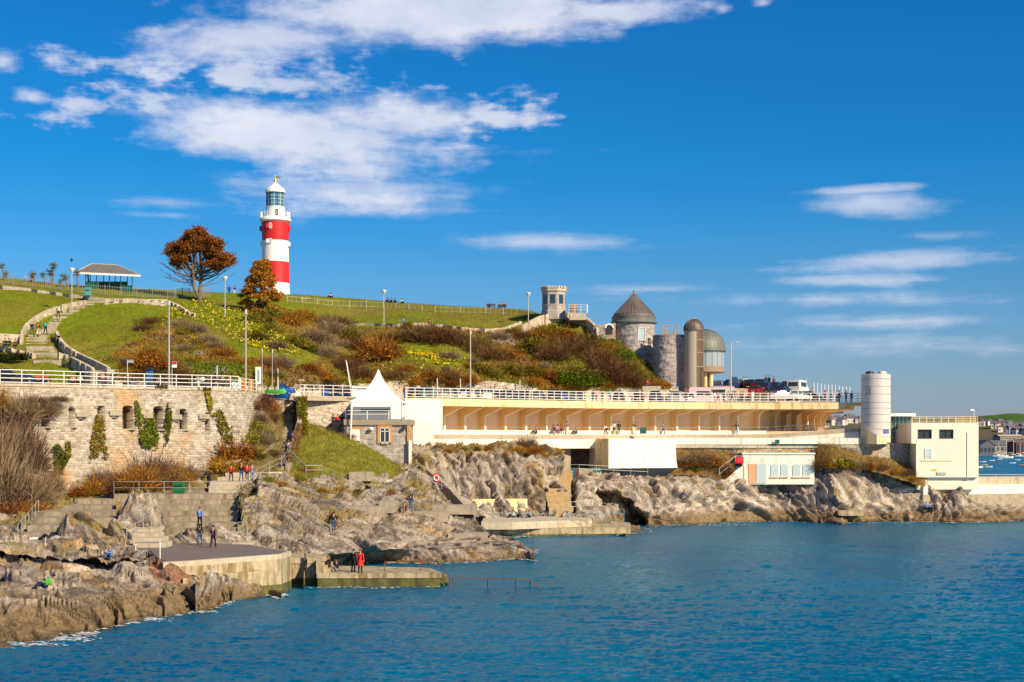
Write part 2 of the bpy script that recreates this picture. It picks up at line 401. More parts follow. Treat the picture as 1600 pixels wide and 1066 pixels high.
# platform footprints (world XY) under which rock is kept low
def polyG(pts, z): return [tuple(G(x, y, z)[:2]) for x, y in pts]
PLAT = polyG([(255, 879), (300, 876.5), (398, 869), (440, 866), (455, 861), (420, 856), (395, 851), (330, 847), (235, 849), (200, 853), (225, 866)], 2.9)
STEPR = [[(232, 768), (376, 768), (376, 822), (250, 822)], [(48, 796), (98, 778), (180, 776), (180, 806), (100, 840), (36, 842)], [(196, 824), (260, 824), (264, 852), (196, 852)], [(324, 738), (404, 736), (400, 772), (324, 772)]]
def clampers(px, py, V):
    V = V.copy(); k = np.zeros(len(px), bool)
    for q in STEPR: k |= inpoly(px, py, q)
    V[k, 2] -= .9; V[k, 1] += .5; k = inpoly(px, py, [(245, 864), (475, 864), (475, 915), (245, 915)]); V[k, 2] -= 2.4 * (V[k, 1] < 119)
    for poly, z in CLAMP:
        k = inpoly(V[:, 0], V[:, 1], poly) & (V[:, 2] > z); V[k, 2] = z
    return V
QUAY1 = polyG([(398, 873.5), (497, 872), (512, 866), (430, 863), (385, 868)], 2.15)
QUAY2 = polyG([(495, 896), (690, 895.5), (672, 887.5), (575, 884.5), (505, 884)], 1.1)
POOL1 = polyG([(745, 826), (985, 824), (985, 817), (890, 808), (745, 808), (700, 812)], .95)
CLAMP = [(PLAT, 2.4), (QUAY1, 1.6), (QUAY2, .3), (POOL1, .4)]

def bay(px, py, V): V = V.copy(); k = inpoly(px, py, [(846, 730), (898, 730), (898, 800), (852, 800)]); V[k] += np.array([0, 3.5, -.9]); return V
s1 = Sheet('foreshore_rock', [
    col_(-110, 1035, (990, 81), (930, 91), (880, 99), (856, 106), (850, 111)),
    col_(-20, 1017, (965, 86.5), (918, 96), (872, 105), (848, 111), (845, 116)),
    col_(60, 1008, (958, 88), (917, 97), (873, 105), (850, 111), (847, 116)),
    col_(130, 995, (950, 91), (912, 98.5), (872, 105.5), (850, 111), (848, 115)),
    col_(200, 974, (940, 95.5), (905, 101), (880, 105), (862, 108.5), (864, 111)),
    col_(260, 965, (940, 97.5), (915, 100.3), (896, 102.2), (880, 103.3), (890, 104)),
    col_(320, 955, (938, 101), (925, 102.3), (914, 103.2), (906, 103.9), (915, 104.6)),
    col_(375, 938, (930, 106.7), (922, 107), (915, 107.3), (909, 107.6), (918, 108.2)),
    col_(416, 931, (928, 110), (925, 110.8), (924, 111.5), (926, 112), (936, 113)),
    col_(440, 936, (938, 108.5), (940, 109), (942, 109.2), (944, 109.5), (950, 110))],
    step=1.5, amp=.72, seed=3, post=lambda px, py, V: V + (np.clip((px - 285) / 50, 0, 1) * .45)[:, None] * np.array([0, 0, 1.]), ampf=lambda px, py, V: np.clip((px.max() - px) / 60, .25, 1) * np.clip(V[:, 2] + 1.4, .35, 1), strata=((.90, -.32, -.28), (.2, -.45, .87)), dirv=(.15, -.68, .7))
s2 = Sheet('terrace_ground', [
    [(-110, 862, 106), (-110, 838, 116), (-110, 818, 124), (-110, 795, 132), (-110, 770, 142), (-110, 742, 152)],
    [(0, 862, 106), (0, 840, 116), (0, 822, 124), (0, 802, 132), (0, 775, 142), (0, 742, 153)],
    [(100, 868, 104), (100, 850, 114), (100, 838, 121), (100, 806, 132), (100, 782, 142), (100, 748, 153)],
    [(190, 880, 103), (190, 856, 114), (190, 838, 122), (190, 806, 132), (190, 780, 142), (190, 745, 155)],
    [(240, 886, 104), (240, 858, 114), (240, 836, 122), (240, 806, 131), (240, 780, 141), (240, 745, 156)],
    [(300, 888, 105), (300, 862, 115), (300, 846, 124), (300, 815, 132), (300, 782, 142), (300, 748, 157)],
    [(370, 884, 107), (370, 862, 116), (370, 848, 124), (370, 818, 133), (370, 784, 143), (370, 742, 159)],
    [(430, 884, 110), (430, 866, 118), (430, 846, 127), (430, 805, 139), (430, 768, 151), (430, 735, 163)],
    [(480, 884, 114), (480, 868, 122), (480, 846, 131), (480, 803, 142), (480, 768, 153), (480, 745, 163)]],
    step=1.6, amp=.6, seed=23, post=clampers)
s3 = Sheet('headland_rock', [
    col_(372, 905, (866, 121), (842, 125), (812, 129), (782, 134), (758, 139), (752, 146), (762, 150)),
    col_(400, 900, (862, 121.5), (836, 125.5), (806, 130), (776, 136), (756, 142), (742, 149), (742, 155)),
    col_(440, 898, (860, 122), (834, 127), (808, 132), (785, 138), (766, 145), (752, 152), (745, 158)),
    col_(490, 892, (862, 126), (838, 131), (815, 136), (792, 142), (772, 149), (758, 156), (752, 162)),
    col_(545, 885, (862, 131), (840, 135), (818, 140), (796, 147), (776, 154), (762, 161), (752, 167)),
    col_(600, 881, (862, 135.5), (843, 139), (822, 144), (802, 150), (780, 158), (762, 165), (748, 171)),
    col_(660, 881, (864, 138.5), (848, 142), (829, 148), (806, 155), (782, 163), (756, 171), (735, 178)),
    col_(710, 880, (868, 140.5), (853, 144), (838, 149), (820, 156), (802, 163), (790, 167), (798, 171)),
    col_(760, 878, (868, 142), (857, 145), (847, 149), (839, 153), (834, 157), (832, 160), (842, 163)),
    col_(805, 874, (868, 144.5), (863, 146.5), (860, 149), (858, 151), (857, 153), (860, 155), (868, 157)),
    col_(835, 876, (878, 142.5), (880, 143), (880, 144), (878, 146), (875, 149), (872, 152), (870, 155))],
    step=1.4, amp=.8, seed=41, strata=((.72, -.34, -.60), (.5, -.55, .67)), dirv=(.3, -.75, .5), post=lambda px, py, V: clampers(px, py, V + (np.clip(1.5 - V[:, 2], 0, 1) * .75)[:, None] * np.array([0, 0, 1.])), ampf=lambda px, py, V: np.clip(V[:, 2] + 1.2, .4, 1) * np.clip((838 - px) / 40, .3, 1))
s4 = Sheet('cliff_rock', [
    [(622, 800, 166), (622, 783, 170), (622, 766, 174), (622, 750, 178), (622, 732, 183), (622, 712, 188), (622, 700, 191)],
    [(660, 812, 166), (662, 792, 170), (655, 768, 175), (652, 745, 180), (652, 722, 185), (652, 702, 190), (652, 694, 192)],
    [(715, 808, 181), (712, 792, 183), (705, 768, 185.5), (700, 745, 187.5), (696, 724, 189), (694, 704, 191), (694, 694, 192.5)],
    [(752, 808, 185), (748, 792, 186.5), (741, 772, 187.8), (736, 748, 189), (734, 724, 190.5), (732, 703, 192.8), (732, 693, 195)],
    [(800, 808, 188), (798, 792, 189), (795, 770, 190), (790, 745, 191.5), (786, 722, 193), (784, 700, 195.7), (784, 690, 197.5)],
    [(850, 808, 190), (848, 793, 191), (844, 772, 192), (840, 748, 193.5), (836, 724, 196), (832, 703, 199.5), (832, 692, 202)],
    [(895, 808, 191), (893, 795, 192), (890, 775, 193.5), (886, 752, 196.5), (882, 730, 200), (880, 715, 202.5), (880, 706, 205)]],
    step=1.5, amp=1.05, dirv=(.3, -.85, .35), seed=61, strata=((.45, -.35, -.82), (.75, -.5, .4)), big=.8, post=lambda px, py, V: bay(px, py, V))
S5N = [
    [(880, 838, 179), (880, 822, 183), (880, 806, 187), (880, 788, 191), (880, 768, 195.5), (880, 752, 199), (880, 744, 203)],
    [(925, 836, 182), (925, 818, 186.5), (925, 800, 190), (925, 780, 194), (925, 762, 198), (925, 751, 202), (925, 744, 205)],
    [(968, 838, 178), (968, 815, 193), (968, 795, 195), (968, 775, 198), (968, 758, 201), (968, 750, 204), (968, 744, 206)],
    [(1005, 835, 184), (1005, 819, 200), (1005, 800, 199.5), (1005, 780, 201), (1005, 762, 203), (1005, 751, 205), (1005, 743, 206)],
    col_(1060, 821, (806, 202), (786, 203), (767, 205), (752, 207), (743, 209.5)),
    col_(1140, 817, (803, 210), (790, 211), (775, 212.5), (762, 214), (752, 216)),
    col_(1220, 815, (804, 212), (792, 213), (775, 214), (762, 215), (755, 217)),
    col_(1275, 817, (804, 210), (788, 212), (762, 215), (740, 218), (727, 221)),
    col_(1310, 819, (806, 208), (788, 211.5), (760, 215.5), (736, 219), (720, 222)),
    col_(1365, 816, (804, 210.5), (784, 213), (758, 216.5), (738, 219.5), (724, 222)),
    col_(1425, 816, (806, 210), (790, 212.5), (770, 216), (752, 219), (738, 222)),
    col_(1470, 817, (808, 210), (800, 212), (790, 215), (778, 218), (768, 221)),
    col_(1498, 818, (807, 209), (790, 212), (774, 214), (763, 216), (766, 220)),
    col_(1535, 817, (808, 210), (800, 213), (793, 216), (788, 219), (788, 222)),
    col_(1580, 815, (807, 212), (799, 215), (792, 218), (788, 221), (788, 224)),
    col_(1650, 812, (804, 214), (797, 217), (790, 220), (787, 223), (787, 226))]
for c_ in S5N:
    if c_[0][0] >= 1130:
        d0 = c_[1][2]; c_[2:] = [(a, b, d0 + (d - d0) * (.42 if c_[0][0] < 1480 else .55)) for a, b, d in c_[2:]]
s5 = Sheet('point_rock', S5N,
    step=1.6, amp=.8, dirv=(.3, -.8, .45), seed=83, strata=((.60, -.45, -.66), (.5, -.5, .7)), post=lambda px, py, V: np.where((inpoly(px, py, [(930, 764), (960, 770), (1000, 792), (1012, 815), (1012, 824), (950, 824), (962, 795), (938, 785)]))[:, None], V + np.array([0, 5.0, -.4]), bay(px, py, V)))
def outcrop(cols, seed, amp=.7):
    return Sheet('rock_outcrop', cols, step=1.3, amp=amp, seed=seed, strata=((.8, -.3, -.5), (.4, -.5, .75)), dirv=(.2, -.7, .6))
def hump(pts, db, rise=1.0):                          # pts: (px, py of the foot, py of the crest); foot distance db
    return [[(x, yb + 4, db - .3), (x, yb, db), (x, (yb * .45 + yt * .55), db + 1.0 * rise), (x, yt, db + 2.2 * rise), (x, yt + 1.5, db + 3.5 * rise), (x, yb, db + 5 * rise)] for x, yb, yt in pts]
o1 = outcrop([col_(x, w, (yt + (w - yt) * .4, wl(w) + .35), (yt, wl(w) + 1.0), (yt + 3, wl(w) + 1.6), (w - 2, wl(w) + 2.2)) for x, w, yt in ((305, 958, 915), (322, 953, 900), (338, 947, 897), (352, 943, 900), (368, 940, 906), (384, 938, 901), (400, 937, 909), (413, 934, 919), (424, 933, 930))], 131, .38)
o2 = outcrop(hump([(258, 846, 838), (275, 848, 832), (292, 850, 824), (310, 851, 826), (330, 852, 821), (352, 851, 830), (372, 850, 838), (384, 850, 846)], 121.8, .7), 141, .55)
o3 = outcrop(hump([(84, 846, 838), (96, 846, 818), (112, 847, 806), (128, 848, 803), (146, 848, 812), (162, 850, 824), (178, 850, 818), (196, 851, 830), (206, 851, 845)], 116.5, .6), 151, .6)
o4 = outcrop(hump([(184, 815, 806), (196, 818, 788), (212, 822, 772), (232, 824, 770), (246, 825, 780), (254, 826, 802), (260, 826, 822)], 126.5, 1.0), 161, .6)
for s_, kw in ((o1, dict(moss=0, tide=1.6, grey=.42, seed=75)), (o2, dict(moss=.2, grey=.5, seed=76, tide=0)), (o3, dict(moss=.1, grey=.42, seed=77, tide=0)), (o4, dict(moss=.16, grey=.42, seed=78, tide=0)), (s1, dict(moss=0, tide=2.1, grey=.48, seed=5)), (s2, dict(moss=.42, grey=.42, seed=15, tide=.5)), (s3, dict(moss=.26, grey=.50, seed=25, tide=1.1)),
               (s4, dict(moss=.2, grey=.5, seed=35, tide=.2)), (s5, dict(moss=.12, grey=.62, seed=45, tide=2.0))):
    c = rock_cols(s_, **kw); c = np.minimum(c * np.array([.99, .985, .98]) * (1.2 if s_ is s5 else .95 if s_ is s3 else 1.08), .8)
    if s_ is s4:                                      # dry grass on the ledge under the colonnade
        k = np.clip((712 - s_.ppy) / 10, 0, 1) * inpoly(s_.ppx, s_.ppy, [(690, 720), (860, 740), (900, 700), (860, 680), (690, 680)]); k = (k * np.clip(fbm(s_.V * .8, 3, 77) * 2.4 - .3, 0, 1))[:, None]
        c = c * (1 - k) + np.array([.27, .17, .05]) * k
    if s_ is s1:                                      # rust-red boulder beside the platform
        k = (inpoly(s_.ppx, s_.ppy, [(228, 880), (262, 868), (300, 900), (296, 915), (240, 905)]) * .75)[:, None]; c = c * (1 - k) + np.array([.27, .105, .045]) * k
    s_.build(M_ROCK, c)

# ---- the hill
hill_net = [
    [(-170, 592, 168), (-170, 573, 176), (-170, 545, 188), (-170, 505, 205), (-170, 462, 222), (-170, 430, 238)],
    [(0, 592, 170), (0, 574, 177), (0, 548, 188), (0, 505, 206), (0, 462, 222), (0, 434, 240)],
    [(100, 590, 171), (100, 570, 180), (100, 540, 192), (100, 500, 208), (100, 466, 222), (100, 445, 240)],
    [(180, 578, 172), (180, 560, 180), (180, 530, 193), (180, 495, 207), (180, 470, 220), (180, 451, 242)],
    [(250, 577, 173), (250, 560, 180), (250, 535, 191), (250, 505, 204), (250, 477, 220), (250, 453, 250)],
    [(330, 580, 174), (330, 562, 180), (330, 540, 190), (330, 510, 206), (330, 483, 225), (330, 457, 260)],
    [(400, 583, 178), (400, 565, 184), (400, 540, 195), (400, 511, 211), (400, 483, 232), (400, 459, 268)],
    [(470, 588, 184), (470, 568, 190), (470, 545, 200), (470, 518, 214), (470, 488, 236), (470, 461, 270)],
    [(550, 598, 192), (550, 578, 199), (550, 555, 208), (550, 530, 219), (550, 500, 238), (550, 466, 268)],
    [(640, 592, 203), (640, 575, 206), (640, 552, 212), (640, 525, 221), (640, 501, 238), (640, 474, 264)],
    [(720, 599, 207), (720, 580, 210), (720, 555, 217), (720, 525, 226), (720, 505, 238), (720, 479, 260)],
    [(800, 599, 210), (800, 580, 214), (800, 558, 219), (800, 532, 226), (800, 509, 236), (800, 483, 252)],
    [(850, 600, 212), (850, 580, 215), (850, 558, 220), (850, 532, 226), (850, 512, 232), (850, 491, 240)],
    [(900, 601, 213), (900, 582, 216), (900, 560, 220), (900, 538, 225), (900, 520, 229), (900, 506, 234)],
    [(950, 602, 214), (950, 587, 216), (950, 568, 219), (950, 549, 222), (950, 534, 225), (950, 524, 228)],
    [(1000, 603, 215), (1000, 596, 216), (1000, 587, 217), (1000, 577, 219), (1000, 569, 221), (1000, 562, 223)],
    [(1048, 606, 216), (1048, 604, 216.5), (1048, 602, 217), (1048, 600, 218), (1048, 598, 219), (1048, 596, 220)]]
for c in hill_net:
    dd_ = float(np.interp(c[0][0], [400, 470, 550, 640, 720, 850, 900, 950, 1000, 1048], [0, 3, 10, 5, 4, 8, 10, 12, 14, 15]))
    c[:] = [(a, b, d + dd_) for a, b, d in c]
for c in hill_net:                                   # the plateau behind the crest
    px, py, d = c[-1]; z = zof(py, d)
    for dd, dz in ((25, .1), (70, -.6), (400, -8)):
        c.append((HX + (px - HX) * d / (d + dd), HY - (z + dz - EYE) * FPX / (d + dd), d + dd))
for c in hill_net: x_, y_, d_ = c[0]; c.insert(0, (x_, y_ + 22, d_ + .3))
def hill_post(px, py, V):
    V = V.copy(); n = fbm(V * .22, 4, 4) - .5; sc = np.clip((py - 500) / 30, 0.1, 1) * np.where(V[:, 1] > 245, .1, 1)
    V[:, 2] += n * 1.6 * sc; V[:, 1] -= n * 1.2 * sc
    return V
hill = Sheet('hill', hill_net, step=2.4, post=hill_post, rowpx=260)
SCRUB = [(205, 500), (262, 492), (300, 510), (350, 545), (400, 560), (420, 520), (440, 470), (480, 478), (560, 508), (700, 512), (830, 508), (850, 500), (870, 512), (930, 520), (960, 530), (1060, 610), (640, 620), (100, 620), (190, 575), (150, 560), (185, 545), (225, 530)]
GRASSY = [[(255, 495), (300, 470), (370, 478), (440, 520), (505, 560), (470, 575), (430, 562), (370, 560), (320, 530)], [(620, 530), (700, 540), (740, 560), (700, 580), (630, 560)]]
def hill_cols(s):
    V = s.V; a = fbm(V * .18, 4, 2)[:, None]; b = fbm(V * 1.1, 4, 12)[:, None]
    g = np.array([.105, .150, .006]) * (1 - a) * 1.8 + np.array([.22, .19, .014]) * a * .85; w_ = np.clip((fbm(V * .07, 4, 55)[:, None] - .50) * 6, 0, .7) * (.4 + b); g = g * (1 - w_) + np.array([.25, .19, .035]) * w_; g = g * (.7 + .6 * b)
    sc = np.array([.20, .12, .03]) * (1 - a) * 1.6 + np.array([.15, .14, .022]) * a * 1.1; sc = sc * (.6 + .8 * b)
    px, py = s.ppx + (b[:, 0] - .5) * 22, s.ppy + (a[:, 0] - .5) * 16
    k = inpoly(px, py, SCRUB).astype(float)
    for p in GRASSY: k[inpoly(px, py, p)] *= .15
    k[V[:, 1] > 238] = 0
    c = g * (1 - k[:, None]) + sc * k[:, None]
    dry = np.clip(1 - np.abs(s.ppy - 495 - (s.ppx - 640) * .015) / 14, 0, 1) * (s.ppx > 460) * b[:, 0]
    c = c * (1 - .5 * dry[:, None]) + np.array([.26, .2, .05]) * .5 * dry[:, None]
    r = ((fbm(V * .45, 4, 31) > .56) & inpoly(s.ppx, s.ppy, [(275, 550), (330, 552), (375, 578), (360, 592), (270, 580)])) | inpoly(px, py, [(765, 515), (800, 518), (805, 540), (770, 535)])
    c = np.where(r[:, None], np.array([.42, .36, .29]) * (.6 + .8 * b), c)
    return c, k
hc, hill_k = hill_cols(hill); hill.build(M_TURF, hc, True)

# ---- banks below the promenade
bankA = Sheet('grassy_bank', [
    [(452, 748, 162), (455, 722, 167), (456, 695, 173), (457, 662, 181), (458, 628, 189)],
    [(485, 752, 163), (485, 727, 167), (482, 700, 173), (480, 672, 179), (478, 658, 184)],
    [(545, 766, 164), (540, 738, 168), (530, 712, 173), (522, 690, 178), (516, 673, 184)],
    [(610, 775, 166), (605, 756, 169), (590, 736, 173), (575, 715, 178), (560, 690, 184)],
    [(655, 780, 168), (652, 770, 171), (645, 757, 175), (635, 742, 179), (620, 725, 184)]], step=2, post=lambda px, py, V: V + ((fbm(V * .7, 4, 6) - .5) * .8)[:, None] * np.array([0, -.5, .8]))
bankB = Sheet('scrub_bank', [
    [(330, 760, 154), (332, 730, 159), (334, 700, 163), (338, 660, 167), (342, 615, 171)],
    [(368, 752, 156), (368, 725, 160), (368, 695, 164), (370, 655, 168), (372, 612, 173)],
    [(405, 748, 158), (405, 718, 162), (404, 690, 166), (404, 652, 171), (404, 617, 177)],
    [(440, 745, 162), (440, 716, 167), (441, 690, 172), (442, 658, 179), (443, 622, 187)]], step=2.2, post=lambda px, py, V: V + ((fbm(V * .6, 4, 16) - .5) * 1.4)[:, None] * np.array([0, -.5, .8]))
bankC = Sheet('scrub_bank', [
    [(1275, 736, 211.0), (1276, 729, 211.4), (1277, 720, 211.8), (1278, 708, 212.3), (1279, 697, 213)],
    [(1300, 731, 210.8), (1300, 724, 211.3), (1300, 716, 211.8), (1300, 706, 212.3), (1300, 697, 213)],
    [(1370, 738, 211), (1370, 731, 211.5), (1372, 725, 212), (1372, 720, 212.6), (1372, 714, 213.6)],
    [(1445, 762, 211.3), (1445, 755, 211.8), (1443, 748, 212.4), (1440, 741, 213.7), (1438, 733, 215.5)]], step=2, post=lambda px, py, V: V + ((fbm(V * .9, 4, 26) - .5) * .7)[:, None] * np.array([0, -.5, .8]))
bankD = Sheet('scrub_bank', [
    [(1048, 742, 210.3), (1052, 734, 210.7), (1055, 724, 211.1), (1058, 714, 211.5), (1060, 704, 212)],
    [(1100, 745, 210.9), (1100, 736, 211.3), (1100, 726, 211.7), (1100, 714, 212.1), (1100, 704, 212.9)],
    [(1150, 757, 211.3), (1150, 749, 211.6), (1150, 738, 212), (1150, 722, 212.6), (1150, 706, 213.3)]], step=2, post=lambda px, py, V: V + ((fbm(V * .9, 4, 36) - .5) * .6)[:, None] * np.array([0, -.5, .8]))
def bank_cols(s, green, tan):
    a = fbm(s.V * .35, 4, 3)[:, None]; b = fbm(s.V * 1.8, 4, 13)[:, None]
    return (np.array(green) * (1 - a) * 1.4 + np.array(tan) * a * 1.2) * (.6 + .8 * b)
bankA.build(M_TURF, bank_cols(bankA, (.13, .155, .012), (.24, .17, .04)), True)
bankB.build(M_TURF, bank_cols(bankB, (.12, .10, .02), (.24, .165, .08)), True)
bankC.build(M_TURF, bank_cols(bankC, (.13, .105, .02), (.26, .16, .06)), True)
bankD.build(M_TURF, bank_cols(bankD, (.15, .11, .03), (.26, .15, .06)), True)

# ---- sea
def water_mat():
    m = bpy.data.materials.new('sea_water'); m.use_nodes = True; T = NT(m.node_tree)
    out = T.n('ShaderNodeOutputMaterial'); p = T.n('ShaderNodeBsdfPrincipled'); geo = T.n('ShaderNodeNewGeometry'); pos = geo.outputs['Position']
    big = T.noise(T.scale(pos, (.35, .12, 1)), .16, 4, .6); 
    c = T.mix(T.ramp(big, .35, .65), (.0, .100, .205), (.0, .142, .255))
    sh = T.noise(T.scale(pos, (.02, .012, 1)), 1.0, 3, .5); c = T.mix(T.ramp(sh, .45, .7), c, (.001, .15, .235))
    T.put(p.inputs['Base Color'], c); p.inputs['Roughness'].default_value = .6; p.inputs['Specular IOR Level'].default_value = 0
    b = T.n('ShaderNodeBump'); b.inputs['Distance'].default_value = .2; b.inputs['Strength'].default_value = 1
    T.put(b.inputs['Height'], T.m('ADD', T.noise(T.scale(pos, (1, .6, 1)), 1.4, 5, .62), T.m('MULTIPLY', T.noise(pos, 6, 3, .6), .25))); T.put(p.inputs['Normal'], b.outputs[0])
    gl = T.n('ShaderNodeBsdfGlossy'); gl.inputs['Roughness'].default_value = .14; gl.inputs['Color'].default_value = (.85, .95, 1, 1); T.put(gl.inputs['Normal'], b.outputs[0])
    fr = T.n('ShaderNodeFresnel'); fr.inputs[0].default_value = 1.33; T.put(fr.inputs['Normal'], b.outputs[0])
    mx = T.n('ShaderNodeMixShader'); T.put(mx.inputs[0], T.m('MINIMUM', T.m('MULTIPLY', fr.outputs[0], .7), .36)); T.nt.links.new(p.outputs[0], mx.inputs[1]); T.nt.links.new(gl.outputs[0], mx.inputs[2])
    T.nt.links.new(mx.outputs[0], out.inputs[0]); return m
M_SEA = water_mat()
rows = [50.0]
while rows[-1] < 300: rows.append(rows[-1] + max(.16, rows[-1] ** 2 / 26400 * 1.0))
rows += [r for r in (320, 360, 420, 520, 700, 1000, 1500, 2500, 4500, 9000)]
ry = np.array(rows); cx = np.linspace(-1, 1, 760)
Yg, Cg = np.meshgrid(ry, cx, indexing='ij'); hw = Yg * .48 + 24; Xg = Cg * hw
Pw = np.stack([Xg.ravel(), Yg.ravel(), np.zeros(Xg.size)], 1)
def ridg(P, s): return 1 - np.abs(2 * fbm(P, 3, s) - 1)
hwv = (ridg(Pw * np.array([.7, 1.25, 1]), 3) - .7) * .15 + (ridg(Pw * np.array([1.9, 2.8, 1]) + 9, 8) - .7) * .11 + (fbm(Pw * np.array([.12, .3, 1]), 2, 77) - .5) * .25
Pw[:, 2] = hwv * np.clip(1 - (Pw[:, 1] - 250) / 200, 0, 1)
iw = np.arange(Pw.shape[0]).reshape(Yg.shape)
Fw = np.stack([iw[:-1, :-1].ravel(), iw[:-1, 1:].ravel(), iw[1:, 1:].ravel(), iw[1:, :-1].ravel()], 1)
tag(link('sea', mesh_np('sea', Pw, Fw, M_SEA, None, True)), kind='structure')
mb = MB(); mb.add([(-9000, -3000, -.3), (9000, -3000, -.3), (9000, 9000, -.3), (-9000, 9000, -.3)], [(0, 1, 2, 3)]); tag(mb.build('sea', M_SEA), kind='structure')
# breaking foam along the near rocks
# ------------------------------------------------------------------ materials
M_CREAM = mat('cream_render', (.86, .66, .36), .8, var=.06, vscale=.6, stain=((.52, .30, .08), 1.3, .50, .75), bump=.01)
M_WHITEW = mat('white_render', (.88, .82, .68), .8, var=.05, vscale=.5, stain=((.58, .42, .20), 1.1, .53, .6), bump=.01)
M_OCHRE = mat('ochre_paint', (.84, .59, .26), .8, var=.08, vscale=.8, bump=.01)
M_PANEL = mat('beige_panel', (.85, .64, .40), .8, var=.08, vscale=1.2)
M_CONC = mat('weathered_concrete', (.42, .34, .25), .9, var=.22, vscale=1.5, bump=.04, stain=((.18, .13, .08), 1.2, .5, .6))
M_CONCL = mat('pale_concrete', (.56, .47, .34), .9, var=.16, vscale=1.8, bump=.03, stain=((.30, .20, .09), 1.5, .52, .6))
M_QUAY = mat('quay_concrete', (.50, .40, .25), .9, var=.25, vscale=1.2, bump=.05, stain=((.20, .13, .045), 1.6, .45, .85))
M_ALGAE = mat('algae_concrete', (.14, .13, .035), .8, var=.4, vscale=1.6, bump=.06, stain=((.05, .05, .02), 1.2, .45, .8))
M_DECKING = mat('dark_paving', (.19, .155, .13), .85, var=.15, vscale=.5, bump=.02)
M_WPAINT = mat('white_paint', (.85, .83, .78), .5)
M_GALV = mat('galvanised_steel', (.50, .50, .46), .5, .4)
M_RUST = mat('rusty_steel', (.24, .075, .035), .8)
M_DARK = mat('dark_metal', (.03, .03, .035), .5)
M_GLASS = mat('window_glass', (.03, .045, .06), .08, spec=.8)
M_COPPER = mat('lead_roofing', (.17, .135, .115), .55, .3, var=.25, vscale=.8)
M_VERD = mat('green_roofing', (.18, .19, .165), .6, .2, var=.2, vscale=.8)
M_GREEN = mat('dark_green_paint', (.012, .10, .075), .5)
M_TEAL = mat('teal_paint', (.09, .35, .34), .5)
M_BROWN = mat('brown_cladding', (.13, .085, .06), .5, .3)
M_STONEA = attr_mat('stone_blocks', .9, .20, 7, .035, 12)
M_ROAD = mat('asphalt', (.06, .058, .055), .9, var=.15)
M_PAVE = mat('stone_paving', (.46, .38, .27), .9, var=.2, vscale=1.5, bump=.03)
M_GOLD = mat('gilt', (.75, .5, .1), .35, .8)
M_RED = mat('red_paint', (.62, .022, .022), .45, var=.06)
M_LIGHTW = mat('tower_white_paint', (.86, .85, .82), .5, var=.04, stain=((.60, .55, .45), 1.0, .62, .3))

def stone_sheet(name, parent, P0, N0, U, V, ch=.33, sl=.6, relief=.08, pal=((.52, .43, .32), (.60, .53, .42), (.42, .33, .23)), holes=(), seed=1, top=None, stainc=None, m=None):
    """P0: (nu, nv, 3) surface points, N0: outward normals, U/V: metric coordinates; pushes each stone out and colours it"""
    nu, nv = U.shape; u, v = U.ravel(), V.ravel(); P = P0.reshape(-1, 3); N = N0.reshape(-1, 3)
    v = v + (fbm(np.stack([u * .5, v * .5, u * 0], 1), 2, seed) - .5) * .25
    ci = np.floor(v / ch); cf = v / ch - ci; z = np.zeros_like(ci)
    ls = sl * (.7 + .8 * _h(ci, z, z, seed)); uu = u / ls + _h(ci, z + 3, z, seed) * 7
    wob = (fbm(np.stack([u * 1.2, v * 1.2, u * 0], 1), 2, seed + 4) - .5) * .35
    uu = uu + wob; si = np.floor(uu); sf = uu - si
    a = _h(ci, si, z, seed + 1); b = _h(ci, si, z + 1, seed + 2)
    edge = np.minimum(np.minimum(cf, 1 - cf) * ch, np.minimum(sf, 1 - sf) * ls)
    h = (a - .35) * relief - relief * .9 * np.exp(-(edge / .035)) + (fbm(P * 2.2, 3, seed + 6) - .5) * relief
    px, py = proj(P); hole = np.zeros(len(u), bool)
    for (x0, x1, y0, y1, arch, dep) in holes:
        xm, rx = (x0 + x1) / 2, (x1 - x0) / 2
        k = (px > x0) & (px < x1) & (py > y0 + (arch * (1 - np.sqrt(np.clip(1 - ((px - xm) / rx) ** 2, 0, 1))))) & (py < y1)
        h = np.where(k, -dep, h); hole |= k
    P2 = P + N * h[:, None]
    p = np.array(pal); w1 = a[:, None]; c = np.where(w1 < .5, p[0] * (1 - w1 * 2) + p[1] * w1 * 2, p[1] * (2 - 2 * w1) + p[2] * (2 * w1 - 1)) * (.8 + .4 * b[:, None])
    big = fbm(P * .28, 4, seed + 40)[:, None]; med = fbm(P * 1.1, 4, seed + 50)[:, None]
    st = np.array(stainc if stainc is not None else (.45, .27, .10)); k = np.clip((big - .52) * 5, 0, .75) * np.clip(med * 2 - .3, 0, 1); c = c * (1 - k) + st * k
    c = np.where((np.exp(-(edge / .03)) > .5)[:, None], c * .74, c); c = np.where(hole[:, None], c * .38, c)  # joints darker; hole interiors darkened in colour to paint the shade inside the openings
    i = np.arange(nu * nv).reshape(nu, nv); F = np.stack([i[:-1, :-1].ravel(), i[1:, :-1].ravel(), i[1:, 1:].ravel(), i[:-1, 1:].ravel()], 1)
    off = np.array(parent.location) if parent else 0
    return link(name, mesh_np(name, P2 - off, F, m or M_STONEA, c), parent)
